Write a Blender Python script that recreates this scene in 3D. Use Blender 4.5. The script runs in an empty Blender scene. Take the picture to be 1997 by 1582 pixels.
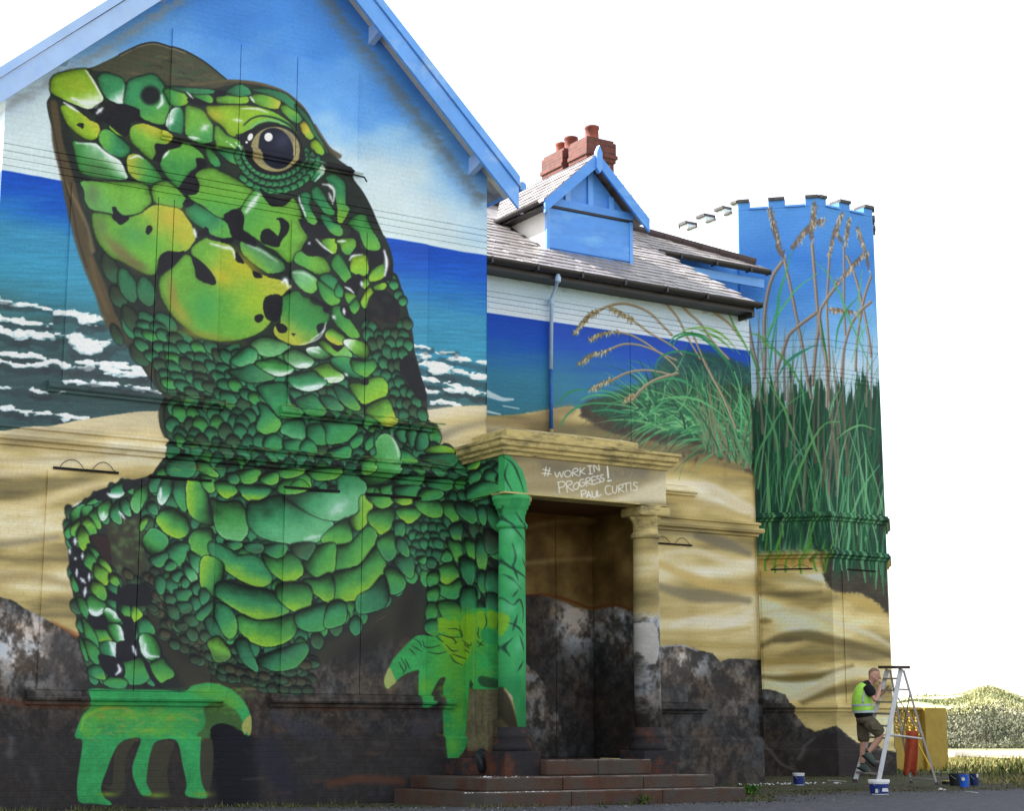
import bpy, bmesh, math, random
import numpy as np
from mathutils import Vector, Matrix, noise as mnoise
random.seed(5)
C = bpy.context.scene.collection
# ------------------------------------------------------------------ the view: wall directions found from the vanishing points
FPX, PCX, PCY, HOR, EYE = 3338.0, 998.5, 791.0, 1436.0, 0.88
PITCH = math.atan((HOR - PCY) / FPX)
YAW = math.radians(32.2)                      # right of the walls' normal (+Y goes into the walls, +X along them)
DG = 20.9                                     # gable wall plane
_fw = np.array([math.sin(YAW) * math.cos(PITCH), math.cos(YAW) * math.cos(PITCH), math.sin(PITCH)])
_rt = np.array([math.cos(YAW), -math.sin(YAW), 0.0])
_up = np.cross(_rt, _fw)
def ray(px, py):
    d = _fw + _rt * ((px - PCX) / FPX) - _up * ((py - PCY) / FPX)
    return d
def onY(px, py, Y):
    d = ray(px, py); t = Y / d[1]; return (d[0] * t, Y, EYE + d[2] * t)
def onX(px, py, X):
    d = ray(px, py); t = X / d[0]; return (X, d[1] * t, EYE + d[2] * t)
def onZ(px, py, Z=0.0):
    d = ray(px, py); t = (Z - EYE) / d[2]; return (d[0] * t, d[1] * t, Z)
def onP(px, py, p0, n):
    """on the vertical plane through p0 (x,y) with normal n (x,y)"""
    d = ray(px, py); t = (p0[0] * n[0] + p0[1] * n[1]) / (d[0] * n[0] + d[1] * n[1]); return (d[0] * t, d[1] * t, EYE + d[2] * t)
def proj(P):
    P = np.asarray(P, float); v = P - np.array([0, 0, EYE])
    z = v @ _fw; return (PCX + FPX * (v @ _rt) / z, PCY - FPX * (v @ _up) / z)
scn = bpy.context.scene
cam_d = bpy.data.cameras.new('camera'); cam = bpy.data.objects.new('camera', cam_d); C.objects.link(cam); scn.camera = cam
cam_d.sensor_fit = 'HORIZONTAL'; cam_d.sensor_width = 36.0; cam_d.lens = 36.0 * FPX / 1997.0
cam_d.clip_start = .1; cam_d.clip_end = 3000
cam.matrix_world = Matrix(((_rt[0], _up[0], -_fw[0], 0), (_rt[1], _up[1], -_fw[1], 0), (_rt[2], _up[2], -_fw[2], EYE), (0, 0, 0, 1)))
# sun behind the building, high on the left: the painted fronts stand in open shade
SUN_AZ, SUN_EL = math.atan2(-.64, .77), math.radians(41)     # azimuth from +Y toward +X
W = bpy.data.worlds.new('World'); scn.world = W; W.use_nodes = True
nt = W.node_tree; nt.nodes.clear()
out = nt.nodes.new('ShaderNodeOutputWorld'); bg = nt.nodes.new('ShaderNodeBackground'); sky = nt.nodes.new('ShaderNodeTexSky')
sky.sky_type = 'NISHITA'; sky.sun_disc = False; sky.sun_elevation = SUN_EL; sky.sun_rotation = SUN_AZ
sky.air_density = 1.0; sky.dust_density = 1.6; sky.ozone_density = .6; sky.altitude = 0
hs = nt.nodes.new('ShaderNodeHueSaturation'); hs.inputs['Saturation'].default_value = .35
nt.links.new(sky.outputs[0], hs.inputs['Color']); nt.links.new(hs.outputs[0], bg.inputs['Color']); nt.links.new(bg.outputs[0], out.inputs['Surface'])
bg.inputs['Strength'].default_value = .15
sd = bpy.data.lights.new('sun', 'SUN'); sd.energy = 5.0; sd.angle = math.radians(.53); sd.color = (1, .95, .87)
sun = bpy.data.objects.new('sun', sd); C.objects.link(sun)
sdir = Vector((math.sin(SUN_AZ) * math.cos(SUN_EL), math.cos(SUN_AZ) * math.cos(SUN_EL), math.sin(SUN_EL)))
sun.rotation_euler = (-sdir).to_track_quat('-Z', 'Y').to_euler()
scn.view_settings.view_transform = 'Standard'; scn.view_settings.look = 'None'; scn.view_settings.gamma = 1; scn.view_settings.use_curve_mapping = False
scn.view_settings.exposure = 1.55
scn.render.engine = 'CYCLES'
scn.cycles.max_bounces = 6; scn.cycles.use_denoising = True
# ------------------------------------------------------------------ mural painter (numpy)
# The wall painting is laid on the real walls: a flat print in wall metres. It is drawn here stroke by stroke.
RNG = np.random.RandomState(7)
def _grid_noise(h, w, cy, cx, seed):
    r = np.random.RandomState(seed)
    gh, gw = int(h / cy) + 3, int(w / cx) + 3
    g = r.rand(gh, gw).astype(np.float32)
    y = np.arange(h, dtype=np.float32) / cy; x = np.arange(w, dtype=np.float32) / cx
    y0 = y.astype(int); x0 = x.astype(int); fy = y - y0; fx = x - x0
    fy = (fy * fy * (3 - 2 * fy))[:, None]; fx = (fx * fx * (3 - 2 * fx))[None, :]
    a = g[y0][:, x0]; b = g[y0][:, x0 + 1]; c = g[y0 + 1][:, x0]; d = g[y0 + 1][:, x0 + 1]
    return (a * (1 - fx) + b * fx) * (1 - fy) + (c * (1 - fx) + d * fx) * fy
def fbm(h, w, cy, cx, seed, octs=4):
    out = np.zeros((h, w), np.float32); amp = 1.0; tot = 0
    for o in range(octs):
        out += amp * _grid_noise(h, w, max(cy, 1.01), max(cx, 1.01), seed + o * 17); tot += amp
        amp *= .55; cy *= .5; cx *= .5
    return out / tot
def sstep(a, b, x):
    t = np.clip((x - a) / (b - a), 0, 1); return t * t * (3 - 2 * t)
def rgb(*c): return np.array(c, np.float32) / 255.
def catmull(P, closed, n=5):
    P = np.asarray(P, float)
    if len(P) < 3: return P
    Q = np.vstack([P[-1:], P, P[:2]]) if closed else np.vstack([2 * P[0] - P[1], P, 2 * P[-1] - P[-2]])
    out = []
    m = len(P) if closed else len(P) - 1
    for i in range(m):
        a, b, c, d = Q[i], Q[i + 1], Q[i + 2], Q[i + 3]
        for k in range(n):
            t = k / n
            out.append(.5 * (2 * b + (c - a) * t + (2 * a - 5 * b + 4 * c - d) * t * t + (-a + 3 * b - 3 * c + d) * t ** 3))
    if not closed: out.append(P[-1])
    return np.array(out)

class Canvas:
    def __init__(s, x0, y0, x1, y1, col=(0, 0, 0)):
        s.x0, s.y0 = x0, y0; s.w, s.h = x1 - x0, y1 - y0
        s.a = np.zeros((s.h, s.w, 3), np.float32); s.a[:] = rgb(*col)
        s.n1 = fbm(s.h, s.w, 26, 26, 3, 4) - .5          # broad brush variation
        s.n2 = fbm(s.h, s.w, 3.2, 4.5, 9, 2) - .5        # fine grain
        s.n3 = fbm(s.h, s.w, 7, 16, 19, 3) - .5           # ragged edges
        s.X, s.Y = np.meshgrid(np.arange(s.w, dtype=np.float32) + x0 + .5, np.arange(s.h, dtype=np.float32) + y0 + .5)
    def _box(s, P, m):
        x0 = max(int(P[:, 0].min() - m) - s.x0, 0); x1 = min(int(P[:, 0].max() + m) + 2 - s.x0, s.w)
        y0 = max(int(P[:, 1].min() - m) - s.y0, 0); y1 = min(int(P[:, 1].max() + m) + 2 - s.y0, s.h)
        return (x0, y0, x1, y1) if x1 > x0 and y1 > y0 else None
    def sdf(s, P, R):
        """signed distance (positive inside), exact within R of the edge"""
        bx = s._box(P, R + 1)
        if bx is None: return None
        x0, y0, x1, y1 = bx
        X = s.X[y0:y1, x0:x1]; Y = s.Y[y0:y1, x0:x1]
        d = np.full(X.shape, float(R), np.float32); ins = np.zeros(X.shape, bool)
        xs = X[0]; ys = Y[:, 0]
        Q = np.roll(P, -1, 0)
        for (ax, ay), (bx_, by_) in zip(P, Q):
            if ay != by_:
                lo, hi = min(ay, by_), max(ay, by_)
                r = np.nonzero((ys > lo) & (ys <= hi))[0]
                if len(r):
                    xc = ax + (ys[r] - ay) * (bx_ - ax) / (by_ - ay)
                    ins[r[0]:r[-1] + 1] ^= xs[None, :] > xc[:, None]
            c0 = int(max(min(ax, bx_) - R - s.x0 - x0, 0)); c1 = int(min(max(ax, bx_) + R - s.x0 - x0 + 2, x1 - x0))
            r0 = int(max(min(ay, by_) - R - s.y0 - y0, 0)); r1 = int(min(max(ay, by_) + R - s.y0 - y0 + 2, y1 - y0))
            if c1 <= c0 or r1 <= r0: continue
            vx, vy = bx_ - ax, by_ - ay; L = vx * vx + vy * vy + 1e-9
            px = xs[None, c0:c1] - ax; py = ys[r0:r1, None] - ay
            t = np.clip((px * vx + py * vy) / L, 0, 1)
            dd = np.hypot(px - t * vx, py - t * vy)
            sub = d[r0:r1, c0:c1]; np.minimum(sub, dd, out=sub)
        return np.where(ins, d, -d), bx
    def blend(s, bx, al, col):
        x0, y0, x1, y1 = bx
        t = s.a[y0:y1, x0:x1]; t += (col - t) * al[..., None]
    def poly(s, P, col, alpha=1., soft=.8, smooth=True, rough=0., n=5, var=.06):
        P = catmull(P, True, n) if smooth else np.asarray(P, float)
        r = s.sdf(P, soft + rough + 1.5)
        if r is None: return
        d, bx = r; x0, y0, x1, y1 = bx
        if rough: d = d + rough * 2 * (s.n2[y0:y1, x0:x1] + .6 * s.n1[y0:y1, x0:x1])
        al = sstep(-soft, soft, d) * alpha
        c = rgb(*col) if not isinstance(col, np.ndarray) else col
        s.blend(bx, al, c * (1 + var * 2 * (s.n1[y0:y1, x0:x1] + .6 * s.n2[y0:y1, x0:x1]))[..., None])
    def scale(s, P, c1, c2=None, ang=90, amt=1., rim=.55, rimw=4., soft=.9, n=4, lo=.35, hi=1., grow=1.6, over=.0):
        """one painted scale: c1 in the body of it, c2 gathering toward angle ang, edges darker"""
        P = catmull(P, True, n)
        R = 16.
        r = s.sdf(P, R)
        if r is None: return
        d, bx = r; x0, y0, x1, y1 = bx
        X = s.X[y0:y1, x0:x1]; Y = s.Y[y0:y1, x0:x1]
        nz = s.n1[y0:y1, x0:x1]; nf = s.n2[y0:y1, x0:x1]
        d = d + nf * 1.4 + nz * 1.5 + grow
        al = sstep(-soft, soft, d)
        ca, sa = math.cos(math.radians(ang)), math.sin(math.radians(ang))
        pr = P[:, 0] * ca + P[:, 1] * sa; lo_, hi_ = pr.min(), pr.max()
        t = (X * ca + Y * sa - lo_) / (hi_ - lo_ + 1e-6)
        col = np.broadcast_to(c1, X.shape + (3,)).copy()
        # cool top / warm body
        col *= (1.0 + .16 * (t - .5) + .22 * nz + .10 * nf)[..., None]
        if c2 is not None:
            k = sstep(lo, hi, t + .35 * nz) * amt
            col += (c2 * (1 + .15 * nf)[..., None] - col) * k[..., None]
        e = sstep(0, rimw, d)
        back = sstep(.75, .05, t)                         # side away from the light lies under the next scale
        shade = 1 - rim * (1 - e) * (.12 + .88 * back) - .20 * back * sstep(14, 2, d) - over * sstep(.5, .0, t + .25 * nz)
        col *= np.clip(shade, .12, 2)[..., None]
        col += ((1 - back) * sstep(.45, .9, t) * sstep(4.2, 1.2, d) * over * .16)[..., None] * np.array([1., 1., .55], np.float32)
        s.blend(bx, sstep(-3.6, -.3, d) * (1 - al) * .82, rgb(24, 34, 32))      # dark outline
        s.blend(bx, al, col)
    def stroke(s, P, w0, w1, col, alpha=1., soft=.8, n=5, wm=None, smooth=True, grain=0., rag=0.):
        P = catmull(P, False, n) if smooth else np.asarray(P, float)
        W = max(w0, w1, wm or 0) / 2 + soft + 1 + rag
        bx = s._box(P, W)
        if bx is None: return
        x0, y0, x1, y1 = bx
        al = np.zeros((y1 - y0, x1 - x0), np.float32)
        N = len(P) - 1
        xs = s.X[0, x0:x1]; ys = s.Y[y0:y1, 0]
        for i in range(N):
            (ax, ay), (bx_, by_) = P[i], P[i + 1]
            c0 = int(max(min(ax, bx_) - W - s.x0 - x0, 0)); c1 = int(min(max(ax, bx_) + W - s.x0 - x0 + 2, x1 - x0))
            r0 = int(max(min(ay, by_) - W - s.y0 - y0, 0)); r1 = int(min(max(ay, by_) + W - s.y0 - y0 + 2, y1 - y0))
            if c1 <= c0 or r1 <= r0: continue
            vx, vy = bx_ - ax, by_ - ay; L = vx * vx + vy * vy + 1e-9
            px = xs[None, c0:c1] - ax; py = ys[r0:r1, None] - ay
            t = np.clip((px * vx + py * vy) / L, 0, 1)
            dd = np.hypot(px - t * vx, py - t * vy)
            u = (i + t) / N
            w = w0 + (w1 - w0) * u
            if wm is not None: w = np.where(u < .5, w0 + (wm - w0) * sstep(0, .5, u), wm + (w1 - wm) * sstep(.5, 1, u))
            if rag: dd = dd + rag * 2.4 * (s.n3[y0 + r0:y0 + r1, x0 + c0:x0 + c1])
            sub = al[r0:r1, c0:c1]; np.maximum(sub, sstep(soft, -soft, dd - w / 2), out=sub)
        if grain: al *= sstep(-grain, grain, .62 + s.n2[y0:y1, x0:x1] * 1.6 + s.n1[y0:y1, x0:x1])
        s.blend(bx, al * alpha, rgb(*col))
    def blob(s, cx, cy, rx, ry, col, alpha=1., ang=0, p=2.):
        m = max(rx, ry) * 1.6
        bx = s._box(np.array([[cx - m, cy - m], [cx + m, cy + m]]), 0)
        if bx is None: return
        x0, y0, x1, y1 = bx
        X = s.X[y0:y1, x0:x1] - cx; Y = s.Y[y0:y1, x0:x1] - cy
        c, n = math.cos(math.radians(ang)), math.sin(math.radians(ang))
        u = (X * c + Y * n) / rx; v = (-X * n + Y * c) / ry
        r = np.sqrt(u * u + v * v)
        s.blend(bx, np.clip(np.exp(-r ** p * 1.2) - .03, 0, 1) * alpha, rgb(*col))

# palette
PC = {'g': rgb(68, 148, 74), 'y': rgb(146, 190, 50), 't': rgb(58, 142, 92), 'd': rgb(60, 88, 62), 'D': rgb(52, 66, 50),
      'o': rgb(196, 186, 62), 'l': rgb(122, 190, 130), 'w': rgb(232, 242, 240), 'k': rgb(27, 27, 34), 'b': rgb(112, 100, 70),
      'e': rgb(54, 120, 84), 'L': rgb(112, 176, 66), 'n': rgb(74, 68, 52), 'm': rgb(88, 150, 92)}
TS = 4.943
TILE = {'A': (60, 60), 'B': (400, 60), 'C': (100, 340), 'D': (480, 340), 'E': (180, 600), 'F': (500, 600), 'G': (100, 860),
        'H': (440, 860), 'I': (740, 860), 'J': (100, 1120), 'K': (440, 1120), 'L': (740, 1120)}
def tp(tile, pts):
    if isinstance(pts, str): pts = [tuple(float(q) for q in p.split(',')) for p in pts.split()]
    if tile == 'P': return np.array(pts, float)
    if tile == 'Z':  return np.array(pts, float) / 3.994 + np.array([0, 1220.])
    return np.array(pts, float) / TS + np.array(TILE[tile], float)
def leafpts(cx, cy, ln, wd, ang, point=.8):
    a = math.radians(ang); out = []
    for u, v in ((-.5, 0), (-.32, -.36), (0, -.5), (.3, -.38), (.5, 0), (.3, .38), (0, .5), (-.32, .36)):
        x, y = u * ln, v * wd
        out.append((cx + x * math.cos(a) - y * math.sin(a), cy + x * math.sin(a) + y * math.cos(a)))
    return np.array(out)

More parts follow.
